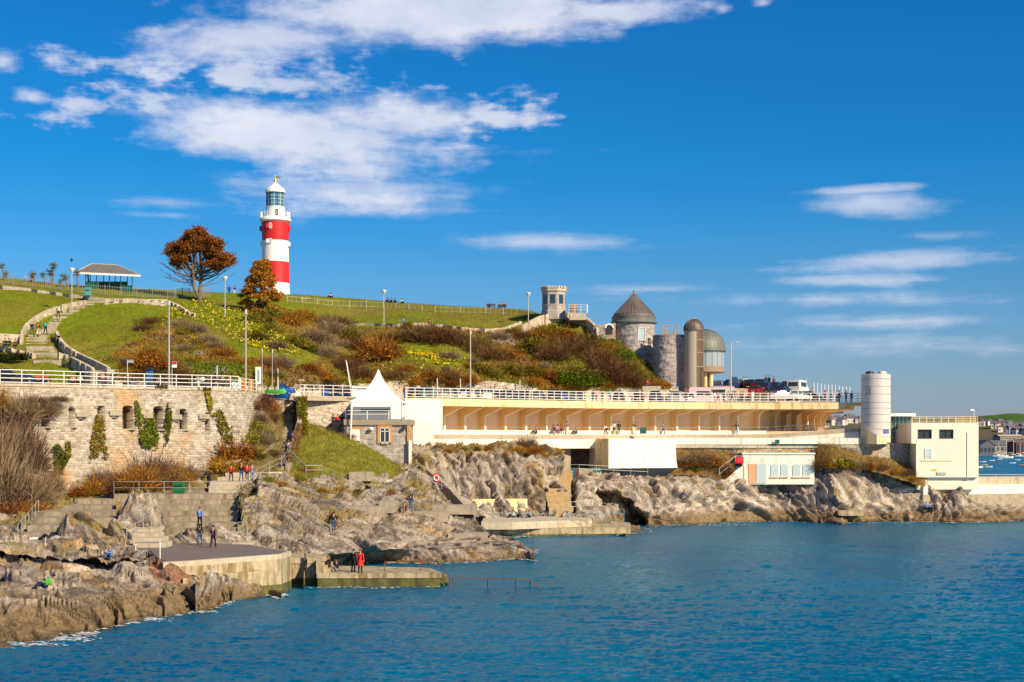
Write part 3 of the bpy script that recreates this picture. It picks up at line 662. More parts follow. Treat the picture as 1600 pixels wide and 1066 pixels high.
def path_stone(name, parent, pts, step_u=.09, step_v=.09, **kw):
    """pts: (x, y, z_bottom, z_top, batter at the bottom)"""
    A = np.array(pts, float); seg = np.r_[0, np.cumsum(np.hypot(np.diff(A[:, 0]), np.diff(A[:, 1])))]
    L = seg[-1]; u = np.linspace(0, L, max(3, int(L / step_u))); B = np.stack([np.interp(u, seg, A[:, k]) for k in range(5)], 1)
    H = (A[:, 3] - A[:, 2]).max(); t = np.linspace(0, 1, max(3, int(H / step_v)))
    dx, dy = np.gradient(B[:, 0], u), np.gradient(B[:, 1], u); l = np.hypot(dx, dy); N = np.stack([dy / l, -dx / l, 0 * l], 1)
    Z = B[:, 2:3] + (B[:, 3:4] - B[:, 2:3]) * t[None]; off = B[:, 4:5] * (1 - t[None])
    P = np.stack([B[:, 0:1] + N[:, 0:1] * off, B[:, 1:2] + N[:, 1:2] * off, Z], 2)
    return stone_sheet(name, parent, P, np.repeat(N[:, None], len(t), 1), np.repeat(u[:, None], len(t), 1), Z, **kw)
def cyl_stone(name, parent, c, r, z0, z1, a0=-math.pi, a1=0.0, step=.1, r1=None, **kw):
    r1 = r if r1 is None else r1
    a = np.linspace(a0, a1, int(abs(a1 - a0) * r / step)); z = np.linspace(z0, z1, int((z1 - z0) / step)); A_, Z = np.meshgrid(a, z, indexing='ij')
    rr = r + (r1 - r) * (Z - z0) / (z1 - z0); N = np.stack([np.cos(A_), np.sin(A_), 0 * A_], 2)
    P = np.stack([c[0] + rr * np.cos(A_), c[1] + rr * np.sin(A_), Z], 2)
    return stone_sheet(name, parent, P, N, A_ * r, Z, **kw)

def railing(name, label, pts, h=1.1, rails=(1.1, .72, .36), spacing=1.8, m=None, r=.035, rp=.04, cat='railing', group=None):
    """posts on pts (x,y,z), joined by rails; every post is a part"""
    m = m or M_WPAINT; P = [Vector(p) for p in pts]; root = thing(name, label, cat, P[0], group)
    mb = MB().tube((0, 0, 0), (0, 0, h), rp, n=6); pm = mb.mesh('post', m)
    for hh in rails:
        rb = MB(); rb.path([p + Vector((0, 0, hh)) for p in P], r, n=5); rb.build('rail', m, root)
    for a, b in zip(P, P[1:]):
        k = max(1, round((b - a).length / spacing))
        for i in range(k): link('post', pm, root, a.lerp(b, i / k) - P[0])
    link('post', pm, root, P[-1] - P[0])
    return root
def lerp_path(tab, px): return float(np.interp(px, [t[0] for t in tab], [t[1] for t in tab]))

# ------------------------------------------------------------------ promenade level (z 16.5)
ZD = 16.5
FRONT = [(-170, 136), (0, 148), (100, 152), (200, 157), (300, 160.5), (360, 163), (373, 164.5), (376, 168), (400, 174), (460, 186), (550, 191), (634, 194.2), (691, 196), (740, 199), (820, 204.5), (900, 209), (1000, 213.5), (1100, 216), (1200, 216.5), (1280, 216), (1355, 216)]
BACKW = [(-170, 168), (0, 170), (180, 172), (250, 173.5), (330, 174.5), (400, 178), (470, 187), (550, 202), (640, 208), (720, 211), (800, 216), (850, 220), (900, 223), (950, 226), (1000, 229), (1048, 231)]
fp = [(xof(p, d), d) for p, d in FRONT]; bp = [(xof(p, d + .4), d + .4) for p, d in BACKW]
mb = MB(); left = [p for p in fp if p[0] < xof(632, 194)]
right_edge = [(xof(1355, 219), 219), (xof(1330, 226), 226), (xof(1292, 249), 249), (xof(1060, 262), 262)]
i0 = 11
mb.prism(fp[:i0 + 1] + [b for b in bp[::-1] if b[0] < fp[i0][0] + 5], ZD - .5, ZD)
tag(mb.build('promenade', M_PAVE), kind='structure')
# upper road behind, rising to the right, with cars on it
mb = MB(); rp_ = [(1095, 234, 17.0), (1130, 240, 19.4), (1255, 242, 19.0), (1290, 238, 17.6), (1318, 230, 16.6)]
fr = [(xof(p, d), d) for p, d, z in rp_]; bk = [(xof(p, d + 22), d + 22) for p, d, z in rp_[::-1]]; zz = [z for *_, z in rp_]
mb.prism(fr + bk, 15.62, zz + zz[::-1]); tag(mb.build('upper_road', M_PAVE), kind='structure')

# back retaining wall, in uneven humps
wt = [(150, 579), (180, 577), (200, 578), (232, 577), (247, 571), (268, 571), (290, 577), (318, 584), (345, 588), (362, 584), (384, 580), (405, 583), (425, 589), (445, 591), (475, 593), (500, 592), (512, 597), (530, 600), (545, 597), (565, 600), (600, 598), (625, 594), (640, 592), (660, 594), (682, 600), (720, 602), (745, 600), (760, 595), (790, 598), (810, 601), (870, 604), (940, 605), (1000, 606), (1050, 607), (1062, 603)]
w = thing('retaining_wall', 'long pale stone retaining wall with humped top at the foot of the hillside behind the parked cars', 'wall', W(600, 610, 205))
pts = []
for px in range(150, 1061, 5):
    d = lerp_path(BACKW, px); pts.append((xof(px, d), d, ZD - .1, zof(lerp_path(wt, px), d), .1))
path_stone('wall', w, pts, step_u=.16, step_v=.12, ch=.30, sl=.7, relief=.1, pal=((.60, .50, .43), (.68, .60, .50), (.48, .39, .33)), seed=5, stainc=(.40, .30, .20))
mb = MB(); mb.ribbon([(p[0], p[1]) for p in pts], [p[2] for p in pts], [p[3] - .02 for p in pts], .6); mb.build('backing', M_CONC, w)

# ------------------------------------------------------------------ the bastion on the left
bas = thing('stone_bastion', 'tall battered limestone bastion wall with a row of arched embrasures under the promenade railing', 'fort wall', W(200, 745, 155))
pts = []
for px, d, yb in [(-170, 138, 745), (-60, 143, 748), (0, 148, 752), (100, 152, 762), (200, 157, 755), (300, 160.5, 748), (360, 163, 738), (371, 164.2, 735)]:
    pts.append((xof(px, d), d, zof(yb, d - 2.2) - .5, ZD - .12, 2.1))
pts.append((pts[-1][0] + .9, pts[-1][1] + 9, pts[-1][2] + 1, ZD - .12, 1.5))
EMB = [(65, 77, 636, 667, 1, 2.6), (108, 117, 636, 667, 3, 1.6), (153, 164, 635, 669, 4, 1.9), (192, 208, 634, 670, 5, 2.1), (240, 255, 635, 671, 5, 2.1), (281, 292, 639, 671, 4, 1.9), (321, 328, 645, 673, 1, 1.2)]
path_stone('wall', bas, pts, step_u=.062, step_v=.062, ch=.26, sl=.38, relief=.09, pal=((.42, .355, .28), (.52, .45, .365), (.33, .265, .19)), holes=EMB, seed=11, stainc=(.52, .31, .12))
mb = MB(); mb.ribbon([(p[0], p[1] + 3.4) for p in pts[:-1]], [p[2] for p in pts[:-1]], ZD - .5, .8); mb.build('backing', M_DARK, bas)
mb = MB(); mb.ribbon([(p[0], p[1] - .12) for p in pts[:-1]], ZD - .14, ZD + .12, .9); mb.build('coping', M_CONCL, bas)
for (x0, x1, y0, y1, ar, dp) in EMB[:-1]:
    d = lerp_path(FRONT, (x0 + x1) / 2) - .55; mb = MB(); fbox(mb, x0 - 1.5, x1 + 2, y1, y1 + 2.0, d - .50, .5); mb.build('sill', M_CONCL, bas)
for (x, y) in [(126, 648), (178, 646), (231, 650), (275, 652), (318, 651)]:
    d = lerp_path(FRONT, x) - .9; mb = MB(); fbox(mb, x - 6.5, x + 6.5, y - 4, y + 3.5, d - .25, 1.0); fbox(mb, x - 4, x + 3, y + 3.5, y + 6.5, d - .1, .9); mb.build('bracket_stone', M_CONCL, bas)

# recessed wall between the stairs and the marquee building
rw = thing('stone_wall', 'rough pale stone wall below the railing left of the white marquee', 'wall', W(515, 660, 190))
path_stone('wall', rw, [(xof(474, 188.5), 188.5, zof(690, 188), ZD - .1, .3), (xof(553, 191), 191, zof(690, 191), ZD - .1, .3)], step_u=.09, step_v=.09, ch=.3, sl=.45, relief=.1, pal=((.55, .47, .38), (.62, .53, .43), (.42, .33, .25)), seed=21)
mb = MB(); mb.ribbon([(xof(474, 188.3), 188.3), (xof(553, 190.8), 190.8)], ZD - .14, ZD + .1, .7); mb.build('coping', M_CONCL, rw)
# low wall facing the top of the scrub bank
rw2 = thing('stone_wall', 'short stone wall above the brambles between the bastion and the stairs', 'wall', W(410, 618, 177))
path_stone('wall', rw2, [(xof(376, 168.5), 168.5, 12.5, ZD - .1, .2), (xof(400, 174.2), 174.2, 13, ZD - .1, .2), (xof(443, 183), 183, 13, ZD - .1, .2)], step_u=.12, step_v=.12, ch=.3, sl=.5, relief=.1, seed=23)

# promenade railings, split where the photograph breaks them
def edge(px0, px1, off=.25):
    xs = [px0] + [p for p, d in FRONT if px0 < p < px1] + [px1]
    return [(xof(p, lerp_path(FRONT, p) + off), lerp_path(FRONT, p) + off, ZD + .1) for p in xs]
railing('promenade_railing', 'white three-bar railing along the top of the stone bastion', edge(-80, 400), h=1.35, rails=(1.35, .95, .55, .15), spacing=1.9, r=.045, rp=.05)
railing('promenade_railing', 'white railing from the head of the stairs to the marquee', edge(448, 556), h=1.3, rails=(1.3, .88, .48), spacing=1.3, r=.04, rp=.05)
railing('promenade_railing', 'long white railing on the cream roof edge of the colonnade', edge(634, 1352), h=1.2, rails=(1.2, .82, .44, .08), spacing=1.15, r=.045, rp=.05)

# ------------------------------------------------------------------ the colonnade
col_root = thing('colonnade', 'long curved cream colonnade with diagonal bracket fins under the promenade deck', 'building', W(950, 690, 211))
ZS = 15.55
deck = [(xof(p, d), d) for p, d in FRONT if p >= 634 and p <= 1280] + [(xof(1321, 215.8), 215.8)]
mb = MB(); mb.prism(deck + [(xof(1335, 222), 222), (xof(1293, 247), 247), (xof(1060, 262), 262)] + [(xof(p, d + .5), d + .5) for p, d in BACKW[::-1] if p >= 640], ZS, ZD)
mb.build('roof_slab', M_CREAM, col_root)
mb = MB(); mb.prism([(xof(1321.2, 216), 216), (xof(1355, 216), 216), (xof(1355, 220), 220), (xof(1336, 222), 222)], ZD - .42, ZD); mb.build('roof_tip', M_CREAM, col_root)
ZF = 12.0
TIPS = [695, 727, 758, 790, 822, 854.5, 887, 921, 955, 989.6, 1024, 1058, 1092.5, 1124, 1153]
TR = [(1186, 220.5), (1212, 224), (1229, 227.5), (1245, 231), (1261, 235), (1272, 238.5), (1282, 242), (1290, 245.5)]
OUT = Vector((.72, -.69))
walls = []
def front(px): return lerp_path(FRONT, px)
for i, px in enumerate(TIPS):
    dt = front(px + 34) + 2.55; walls.append(Vector((xof(px, dt), dt)) - OUT * .95)
def fin(root2, out, zf, reach, hz, bulge=False):
    t = Vector((-out.y, out.x)); mb = MB(); th = .26
    prof = [(0, zf), (.95, zf), (.95, hz), (reach, ZS + .02), (0, ZS + .02)] if not bulge else [(0, zf), (.8, zf), (.8, hz), (.95, hz + .55), (1.5, ZS - .25), (reach, ZS + .02), (0, ZS + .02)]
    n = len(prof); vs = [(*(root2 + out * s_ - t * th / 2), z) for s_, z in prof] + [(*(root2 + out * s_ + t * th / 2), z) for s_, z in prof]
    fs = [(i, (i + 1) % n, n + (i + 1) % n, n + i) for i in range(n)] + [tuple(range(n - 1, -1, -1)), tuple(range(n, 2 * n))]
    mb.add(vs, fs); mb.build('bracket', M_OCHRE, col_root)
    mb = MB(); ed = prof[1:4] if not bulge else prof[1:6]  # pale strip along the fin edge, a highlight painted in as geometry
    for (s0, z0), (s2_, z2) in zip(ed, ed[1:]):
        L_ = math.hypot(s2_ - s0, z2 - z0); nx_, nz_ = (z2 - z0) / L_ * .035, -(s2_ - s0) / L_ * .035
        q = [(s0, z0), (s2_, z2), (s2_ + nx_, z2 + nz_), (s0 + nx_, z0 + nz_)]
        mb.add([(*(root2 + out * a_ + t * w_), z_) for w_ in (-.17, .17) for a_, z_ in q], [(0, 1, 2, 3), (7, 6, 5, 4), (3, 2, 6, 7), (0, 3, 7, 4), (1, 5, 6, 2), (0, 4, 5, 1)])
    mb.build('bracket_highlight', M_WHITEW, col_root); mb = MB()
    for lo, hi in (((-.0, -.17), (.5, .17)),):
        q = [root2 + out * .62 - t * .17, root2 + out * 1.02 - t * .17, root2 + out * 1.02 + t * .17, root2 + out * .62 + t * .17]
        mb.prism([tuple(v) for v in q], zf, zf + .55)
    mb.build('bracket_lit_foot', M_WHITEW, col_root)  # white block paints in the sunlit bottom of the fin
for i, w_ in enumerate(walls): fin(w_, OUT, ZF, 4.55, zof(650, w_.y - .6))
wl0 = Vector((xof(640, 197.5), 197.5)); WP = [wl0] + walls
RP = []
for k, (px, d) in enumerate(TR):
    f = k / 7; o2 = Vector((.72 + .2 * f, -.69 + .33 * f)).normalized(); w_ = Vector((xof(px, d), d)) - o2 * .8; RP.append(w_)
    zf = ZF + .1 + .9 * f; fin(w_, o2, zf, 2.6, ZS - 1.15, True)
WP += RP + [Vector((xof(1296, 249), 249))]
mb = MB(); mb.ribbon([(*p, 0) for p in WP], ZF - 1, ZS + .01, .4); mb.build('back_wall', M_OCHRE, col_root)
for i in range(1, len(WP) - 2):                      # the inset panel of every bay
    a, b = WP[i], WP[i + 1]; t = (b - a).normalized(); n_ = Vector((t.y, -t.x)); L = (b - a).length
    if i >= 16: q0, q1 = a + t * .3, b - t * .3
    else: q0, q1 = a + t * .2, a + t * (L * .80)
    mb = MB(); zt = ZS - .35
    mb.prism([tuple(q0 + n_ * .0), tuple(q1 + n_ * .0), tuple(q1 + n_ * .06), tuple(q0 + n_ * .06)][::-1], ZF + .45, zt); mb.build('panel', M_PANEL, col_root)
    mb = MB(); mb.prism([tuple(q0 + n_ * .0), tuple(q1 + n_ * .0), tuple(q1 + n_ * .5), tuple(q0 + n_ * .5)][::-1], ZF, ZF + .42); mb.build('bench', M_PANEL, col_root)
TW = [(634, 194), (691, 195.5), (740, 198.5), (820, 204), (900, 208.5), (1000, 213), (1100, 215.5), (1200, 216), (1280, 215.5), (1342, 215)]
tz = [ZF - .08] * 6 + [ZF, ZF + .05, ZF + .5, ZF + .95]
mb = MB(); tp = [(xof(p, d), d) for p, d in TW]; mb.ribbon(tp, zof(701, 205), tz, .35); mb.build('terrace_wall', M_WHITEW, col_root)
fl = tp + [(xof(1345, 222), 222)] + [tuple(p) for p in WP[::-1]]
mb = MB(); zb = tz + [ZF + .9] + [ZF + .9] * 3 + [ZF + .5] * 6; zb += [ZF - .1] * (len(fl) - len(zb)); mb.prism(fl, [z - .6 for z in zb], [z - .04 for z in zb]); mb.build('terrace_floor', M_PANEL, col_root)
mb = MB(); fbox(mb, 633, 691.5, 624.5, 697.5, 193.7, 5, 195.6); mb.build('end_wall', M_WHITEW, col_root)
mb = MB(); fbox(mb, 1342.5, 1356, 668, 694, 215.1, 6, 219); mb.build('end_wall', M_CREAM, col_root)
tr_pts = [(x, y + .2, z) for (x, y), z in zip(tp[1:], tz[1:])]
railing('terrace_railing', 'thin pale railing along the colonnade terrace', tr_pts, h=.95, rails=(.95, .5), spacing=2.4, m=M_GALV, r=.015, rp=.02)
# plinth strip, sunlit
mb = MB(); mb.ribbon([(x, y + 1.3) for x, y in tp[1:8]], ZF - .05, ZF + .5, .5); mb.build('plinth', M_WHITEW, col_root)

# lower retaining walls, white block, recess
blk = thing('white_retaining_block', 'big white rendered retaining block below the middle of the colonnade', 'wall', W(1000, 732, 207))
mb = MB(); A0, A1 = (xof(951, 205.5), 205.5), (xof(1053, 209.5), 209.5); B0 = (xof(951, 205), 205); B1 = (xof(1057.5, 209), 209)
zt, zb_ = zof(685.5, 207), zof(731.5, 207)
L0 = (xof(922.5, 212), 212)
vs = [(*B0, zb_), (*B1, zb_), (*A1, zt), (*A0, zt), (xof(919.5, 211.6), 211.6, zb_), (*L0, zt), (xof(1056, 216), 216, zt), (xof(1062, 216), 216, zb_), (xof(921, 218), 218, zt)]
mb.add(vs, [(0, 1, 2, 3), (1, 7, 6, 2), (3, 2, 6, 8, 5)]); mb.build('front_wall', M_WHITEW, blk)
mb = MB(); mb.add([vs[4], vs[0], vs[3], vs[5]], [(0, 1, 2, 3)]); mb.build('side_wall', M_CREAM, blk)
mb = MB(); fbox(mb, 930, 938, 690, 729, 208.9, .3, 207.9); mb.build('buttress', M_CREAM, blk)
rc = thing('brick_recess', 'dark brown brick recess between the cream pier and the white block', 'wall', W(907, 732, 213))
mb = MB(); fbox(mb, 890, 925, 700, 733, 212.5, .6); mb.build('wall', mat('dark_brick', (.19, .12, .085), .9, var=.3, vscale=2, bump=.03), rc)
mb = MB(); q = [W(893, 700, 211.5), W(921, 700, 212.3), W(923, 687, 214.5), W(901, 687, 214)]; mb.add(q + [v - Vector((0, 0, .2)) for v in q], [(0, 1, 2, 3), (7, 6, 5, 4), (0, 4, 5, 1)]); mb.build('sloping_roof', mat('red_brown_slab', (.30, .13, .07), .9, var=.2), rc)
mb = MB(); fbox(mb, 868, 892, 699, 738, 207.5, 3, 210); mb.build('side_pier', M_CONC, rc)
mb = MB(); fbox(mb, 876, 901, 680.5, 700, 207.3, 2.5, 209.6); mb.build('cream_pier', M_CREAM, rc)
g = MB(); fbox(g, 905, 1102, 732.5, 764, 206.5, 1.5, 212); o = g.build('concrete_wall', M_CONC); tag(o, 'low grey concrete wall below the white block with a teal bin in front', 'wall')
lw = thing('lower_walkway_wall', 'long white walkway wall under the right half of the colonnade with a thin rail', 'wall', W(1200, 694, 213))
lwp = [(1054, 212), (1120, 213), (1200, 213.5), (1280, 213.5), (1345, 213), (1390, 214.5), (1436, 217)]
mb = MB(); mb.ribbon([(xof(p, d), d) for p, d in lwp[:5]], zof(696, 213) - .1, zof(684.5, 213), .3); mb.build('wall', M_WHITEW, lw)
fl2 = [(xof(p, d), d) for p, d in lwp] + [(xof(1436, 226), 226), (xof(1345, 222), 222), (xof(1054, 216), 216)]
mb = MB(); mb.prism(fl2, zof(700, 213), zof(694, 213)); mb.build('walkway', M_CONCL, lw)
railing('walkway_railing', 'thin rail above the lower white walkway wall', [(xof(p, d - .1), d - .1, zof(694, 213)) for p, d in lwp], h=.95, rails=(.95,), spacing=3, m=M_GALV, r=.018, rp=.02)
sw = thing('stone_wall', 'grey rubble wall under the walkway near the round tower', 'wall', W(1375, 715, 215))
path_stone('wall', sw, [(xof(1318, 213.4), 213.4, zof(720, 213), zof(693.5, 213), .2), (xof(1345, 212.9), 212.9, zof(722, 213), zof(693.5, 213), .2), (xof(1390, 214.4), 214.4, zof(726, 214), zof(693.5, 214), .2), (xof(1436, 216.9), 216.9, zof(735, 216), zof(693.5, 216), .2)], ch=.3, sl=.4, relief=.08, pal=((.42, .36, .29), (.50, .43, .35), (.33, .27, .21)), seed=31)
sw = thing('stone_wall', 'rubble wall behind the teal railing above the cream changing rooms', 'wall', W(1180, 705, 216))
path_stone('wall', sw, [(xof(1056, 212.5), 212.5, zof(735, 212), zof(696, 212), .3), (xof(1140, 213.6), 213.6, zof(730, 213), zof(696, 213), .2), (xof(1320, 213.8), 213.8, zof(720, 213), zof(695.5, 213), .2)], ch=.25, sl=.35, relief=.1, pal=((.42, .32, .22), (.50, .40, .28), (.34, .25, .17)), seed=33)

# ------------------------------------------------------------------ changing rooms with teal railing
cr = thing('changing_rooms', 'small flat-roofed cream building with arched pale blue windows on the rocks', 'building', W(1215, 754, 213))
D = 211.2
mb = MB(); fbox(mb, 1161, 1272.5, 709, 757, D, 2.2); fbox(mb, 1160, 1274, 707.5, 710, D - .15, 2.5); mb.build('wall', M_WHITEW, cr)
M_PBLUE = mat('pale_blue_shutter', (.52, .62, .62), .5)
for x0, x1, y0 in ((1204.5, 1216, 725), (1220, 1231.5, 725), (1239, 1250.5, 725), (1254.5, 1266, 725)):
    mb = MB(); n = 8; ps = [(x0, 745), (x1, 745)] + [((x0 + x1) / 2 + math.cos(t) * (x1 - x0) / 2, y0 + 3 - math.sin(t) * 3) for t in [math.pi * k / n for k in range(n + 1)]]
    v = [W(a, b, D - .08) for a, b in ps]; v2 = [p + Vector((0, .3, 0)) for p in v]; m_ = len(v); mb.add(v + v2, [tuple(range(m_))] + [(i, i + m_, (i + 1) % m_ + m_, (i + 1) % m_) for i in range(m_)])
    w_ = mb.build('window', M_PBLUE, cr); mb = MB(); fbox(mb, x0 - 1, x1 + 1, 745, 746.5, D - .2, .2); mb.build('sill', M_CREAM, w_)
mb = MB(); fbox(mb, 1169.5, 1181, 725, 755.5, D - .08, .2); mb.build('door', mat('salmon_door', (.72, .38, .18), .6), cr)
mb = MB(); fbox(mb, 1182, 1197, 725, 755.5, D - .08, .2); mb.build('door', M_PBLUE, cr)
mb = MB(); q = [W(1131, 752, D), W(1162, 757.5, D), W(1162, 727, D), W(1150, 735, D)]; mb.add(q + [v + Vector((0, 1.6, 0)) for v in q], [(0, 1, 2, 3), (4, 7, 6, 5), (3, 2, 6, 7), (0, 3, 7, 4)]); mb.build('stair_flank', M_WHITEW, cr)
for i in range(7):
    mb = MB(); fbox(mb, 1132 + i * 2.6, 1137 + i * 2.6 + 8, 739 - i * 5.0, 742 - i * 5.0, D + 1.6 + i * .2, 1.4); mb.build('stair_tread', M_CONC, cr)
mb = MB(); fbox(mb, 1142, 1163, 708, 729, D + 1.6, .4); mb.build('stair_wall', mat('brown_render', (.2, .10, .07), .9), cr)
railing('stair_handrail', 'white sloping handrail of the stair left of the changing rooms', [W(1124, 742, D - .3), W(1149, 723, D - .3), W(1162, 723, D - .3)], h=.9, rails=(.9, .1), spacing=3, r=.03, rp=.03)
tz_ = [(xof(p, D + .3), D + .3, zof(708, D)) for p in (1147, 1162, 1184, 1207, 1228, 1250, 1271)]
railing('teal_railing', 'teal wire railing on the roof of the cream changing rooms', tz_, h=1.0, rails=(1.0, .05), spacing=9, m=M_TEAL, r=.03, rp=.045)
mb = MB(); fbox(mb, 1149.5, 1162, 714.5, 724, D - 1.2, .25); fbox(mb, 1151, 1160, 716, 722, D - 1.25, .06); tag(mb.build('lifebuoy_cabinet', mat('bright_red', (.75, .03, .04), .5)), 'red lifebuoy cabinet beside the changing rooms stair', 'safety box')

# ------------------------------------------------------------------ round stair tower and the pool building at the right
M_TILE = mat('tower_cladding', (.66, .60, .54), .6, var=.05, stain=((.45, .33, .2), 1.0, .58, .35))
ct = thing('stair_tower', 'tall round pale panelled tower with horizontal joints at the end of the colonnade', 'tower', W(1368, 692, 212))
c = (xof(1368.5, 214), 214); r = 22.6 / FPX * 214; ys = [692, 683, 671, 660, 648, 638, 629, 616, 604, 592, 584]
for a, b in zip(ys, ys[1:]):
    mb = MB(); z0, z1 = zof(a, c[1] - r), zof(b, c[1] - r); mb.lathe((*c, 0), [(r - .06, z0), (r, z0 + .05), (r, z1 - .07), (r - .06, z1 - .02)], 40); mb.build('cladding_ring', M_TILE, ct, True)
z1 = zof(584, c[1] - r); mb = MB(); mb.lathe((*c, 0), [(r - .1, z1 - .05), (.01, z1 - .05)], 32); mb.build('roof', M_CONCL, ct)
for dx, mm in ((-.9, M_DARK), (.85, M_TILE)):
    mb = MB(); mb.lathe((c[0] + dx, c[1] - .2, z1 - .1), [(.62, 0), (.6, .3), (.45, .5), (.01, .56)], 16); mb.build('roof_vent', mm, ct, True)
mb = MB()
for a in (-2.45, -2.2): mb.tube((c[0] + r * math.cos(a), c[1] + r * math.sin(a), zof(616, 212)), (c[0] + r * math.cos(a), c[1] + r * math.sin(a), zof(604, 212)), .03)
mb.build('door_frame', M_DARK, ct)
mb = MB(); a = math.radians(-62)
for k in range(5):
    t = a - .20 + k * .1; t2 = t + .1; rr = r + .06
    mb.add([(c[0] + rr * math.cos(t), c[1] + rr * math.sin(t), zof(677.5, 212)), (c[0] + rr * math.cos(t2), c[1] + rr * math.sin(t2), zof(677.5, 212)), (c[0] + rr * math.cos(t2), c[1] + rr * math.sin(t2), zof(671, 212)), (c[0] + rr * math.cos(t), c[1] + rr * math.sin(t), zof(671, 212))], [(0, 1, 2, 3)])
mb.build('blue_plaque', mat('blue_sign', (.13, .14, .34), .5), ct)
rm = MB(); q = [(1345, 663, 214.5), (1356, 672, 212), (1370, 680, 211.2), (1386, 687.5, 211.6)]
for (x0, y0, d0), (x1, y1, d1) in zip(q, q[1:]):
    a, b = W(x0, y0, d0), W(x1, y1, d1); a2, b2 = W(x0, 694, d0), W(x1, 694, d1); bk = Vector((0, .3, 0)); rm.add([a2, b2, b, a, a2 + bk, b2 + bk, b + bk, a + bk], [(0, 1, 2, 3), (3, 2, 6, 7), (5, 4, 7, 6)])
tag(rm.build('ramp_parapet', M_CREAM), 'curving cream parapet sweeping down in front of the round tower', 'wall')

pb = thing('pool_building', 'cream flat-roofed block with two square windows at the water edge', 'building', W(1480, 745, 212))
D = 212.0
M_PB = mat('pool_render', (.86, .78, .62), .8, var=.04, vscale=.4, stain=((.66, .50, .28), 1.0, .6, .35))
# front wall with window holes built as pieces round the openings
xs = [1424, 1434.8, 1455.5, 1468.5, 1489.5, 1529]; rows_ = [660.5, 671.5, 685, 746]
mb = MB()
for j in range(3):
    for i in range(5):
        if j == 1 and i in (1, 3): continue
        if j == 2 and i == 0: fbox(mb, 1431.5 if j == 2 else xs[i], xs[i + 1], rows_[j], rows_[j + 1], D, .5); continue
        fbox(mb, xs[i], xs[i + 1], rows_[j], rows_[j + 1], D, .5)
fbox(mb, 1424, 1432, 685, 693.5, D, .5)
mb.build('front_wall', M_PB, pb)
mb = MB(); fbox(mb, 1424.3, 1529, 661, 693, D + .5, 10); fbox(mb, 1432, 1529, 693, 765, D + .5, 10); mb.build('body', M_PB, pb)
for x0, x1 in ((1434.8, 1455.5), (1468.5, 1489.5)):
    mb = MB(); fbox(mb, x0, x1, 671.5, 685, D + .25, .1); w_ = mb.build('window', M_GLASS, pb)
    mb = MB()
    fbox(mb, x0 - .4, x0 + .5, 671, 685.3, D - .05, .3); fbox(mb, x1 - .5, x1 + .4, 671, 685.3, D - .05, .3); fbox(mb, x0, x1, 671, 672, D - .05, .3); fbox(mb, x0, x1, 684.5, 685.5, D - .05, .3); fbox(mb, (x0 + x1) / 2 - .3, (x0 + x1) / 2 + .3, 672, 684.5, D + .1, .1)
    mb.build('frame', M_BROWN, w_)
mb = MB(); fbox(mb, 1445.5, 1455.5, 701.5, 715, D - .06, .1); w_ = mb.build('window', M_PBLUE, pb); mb = MB(); fbox(mb, 1445, 1446, 701, 716, D - .1, .1); fbox(mb, 1455, 1456, 701, 716, D - .1, .1); mb.build('frame', M_WPAINT, w_)
mb = MB(); fbox(mb, 1456, 1464, 733, 735.5, D - .05, .06); mb.build('yellow_notice', mat('yellow_sign', (.75, .62, .02), .6), pb)
mb = MB(); fbox(mb, 1464, 1478, 738, 742, D - .12, .12); mb.build('pipe_box', M_GALV, pb)
mb = MB(); fbox(mb, 1438, 1487, 719.5, 720.5, D - .08, .1); mb.build('ledge', M_CREAM, pb)
mb = MB(); fbox(mb, 1511, 1519, 676, 746, D - .10, .1); mb.build('pilaster', M_PB, pb)
rp = [(xof(1425, D + .2), D + .2, zof(661, D)), (xof(1527, D + .2), D + .2, zof(661, D)), (xof(1527, D + .2), D + 10, zof(661, D))]
railing('roof_railing', 'cream railing round the flat roof of the pool building', rp, h=.85, rails=(.85, .55, .25), spacing=1.0, m=M_CREAM, r=.045, rp=.06)
fl = thing('flood_lamp', 'small white floodlight on a thin mast on the roof of the pool building', 'lamp', W(1522, 660, D + 1)); mb = MB(); b0 = W(1522, 660, D + 1); b1 = W(1522, 641, D + 1); mb.tube(b0, b1, .035); mb.build('mast', M_WPAINT, fl)
mb = MB(); mb.box(b1 + Vector((-.55, -.2, -.1)), b1 + Vector((-.05, .2, .15))); mb.tube(b1, b1 + Vector((-.3, 0, .15)), .03); mb.build('lamp_head', M_WPAINT, fl)
gb = thing('glass_pavilion', 'glazed blue green pavilion between the round tower and the cream block', 'building', W(1410, 690, 220))
D = 220.0
mb = MB(); fbox(mb, 1386, 1431, 646, 650.5, D - 1, 8); mb.build('roof', M_WPAINT, gb)
mb = MB(); fbox(mb, 1388, 1427, 650.5, 692, D, 6); mb.build('glazing', mat('pavilion_glass', (.03, .13, .14), .1, spec=.7), gb)
for x in (1393, 1399, 1405, 1411, 1417, 1423): mb = MB(); fbox(mb, x, x + .6, 650.5, 692, D - .08, .1); mb.build('mullion', M_GALV, gb)
for y in (658, 666, 674): mb = MB(); fbox(mb, 1388, 1427, y, y + .5, D - .06, .06); mb.build('transom', M_GALV, gb)
mb = MB(); fbox(mb, 1401, 1414, 671, 692, D - .15, .15); w_ = mb.build('door', M_WPAINT, gb); mb = MB(); fbox(mb, 1403.5, 1411.5, 673.5, 692, D - .2, .05); mb.build('glass', M_GLASS, w_)
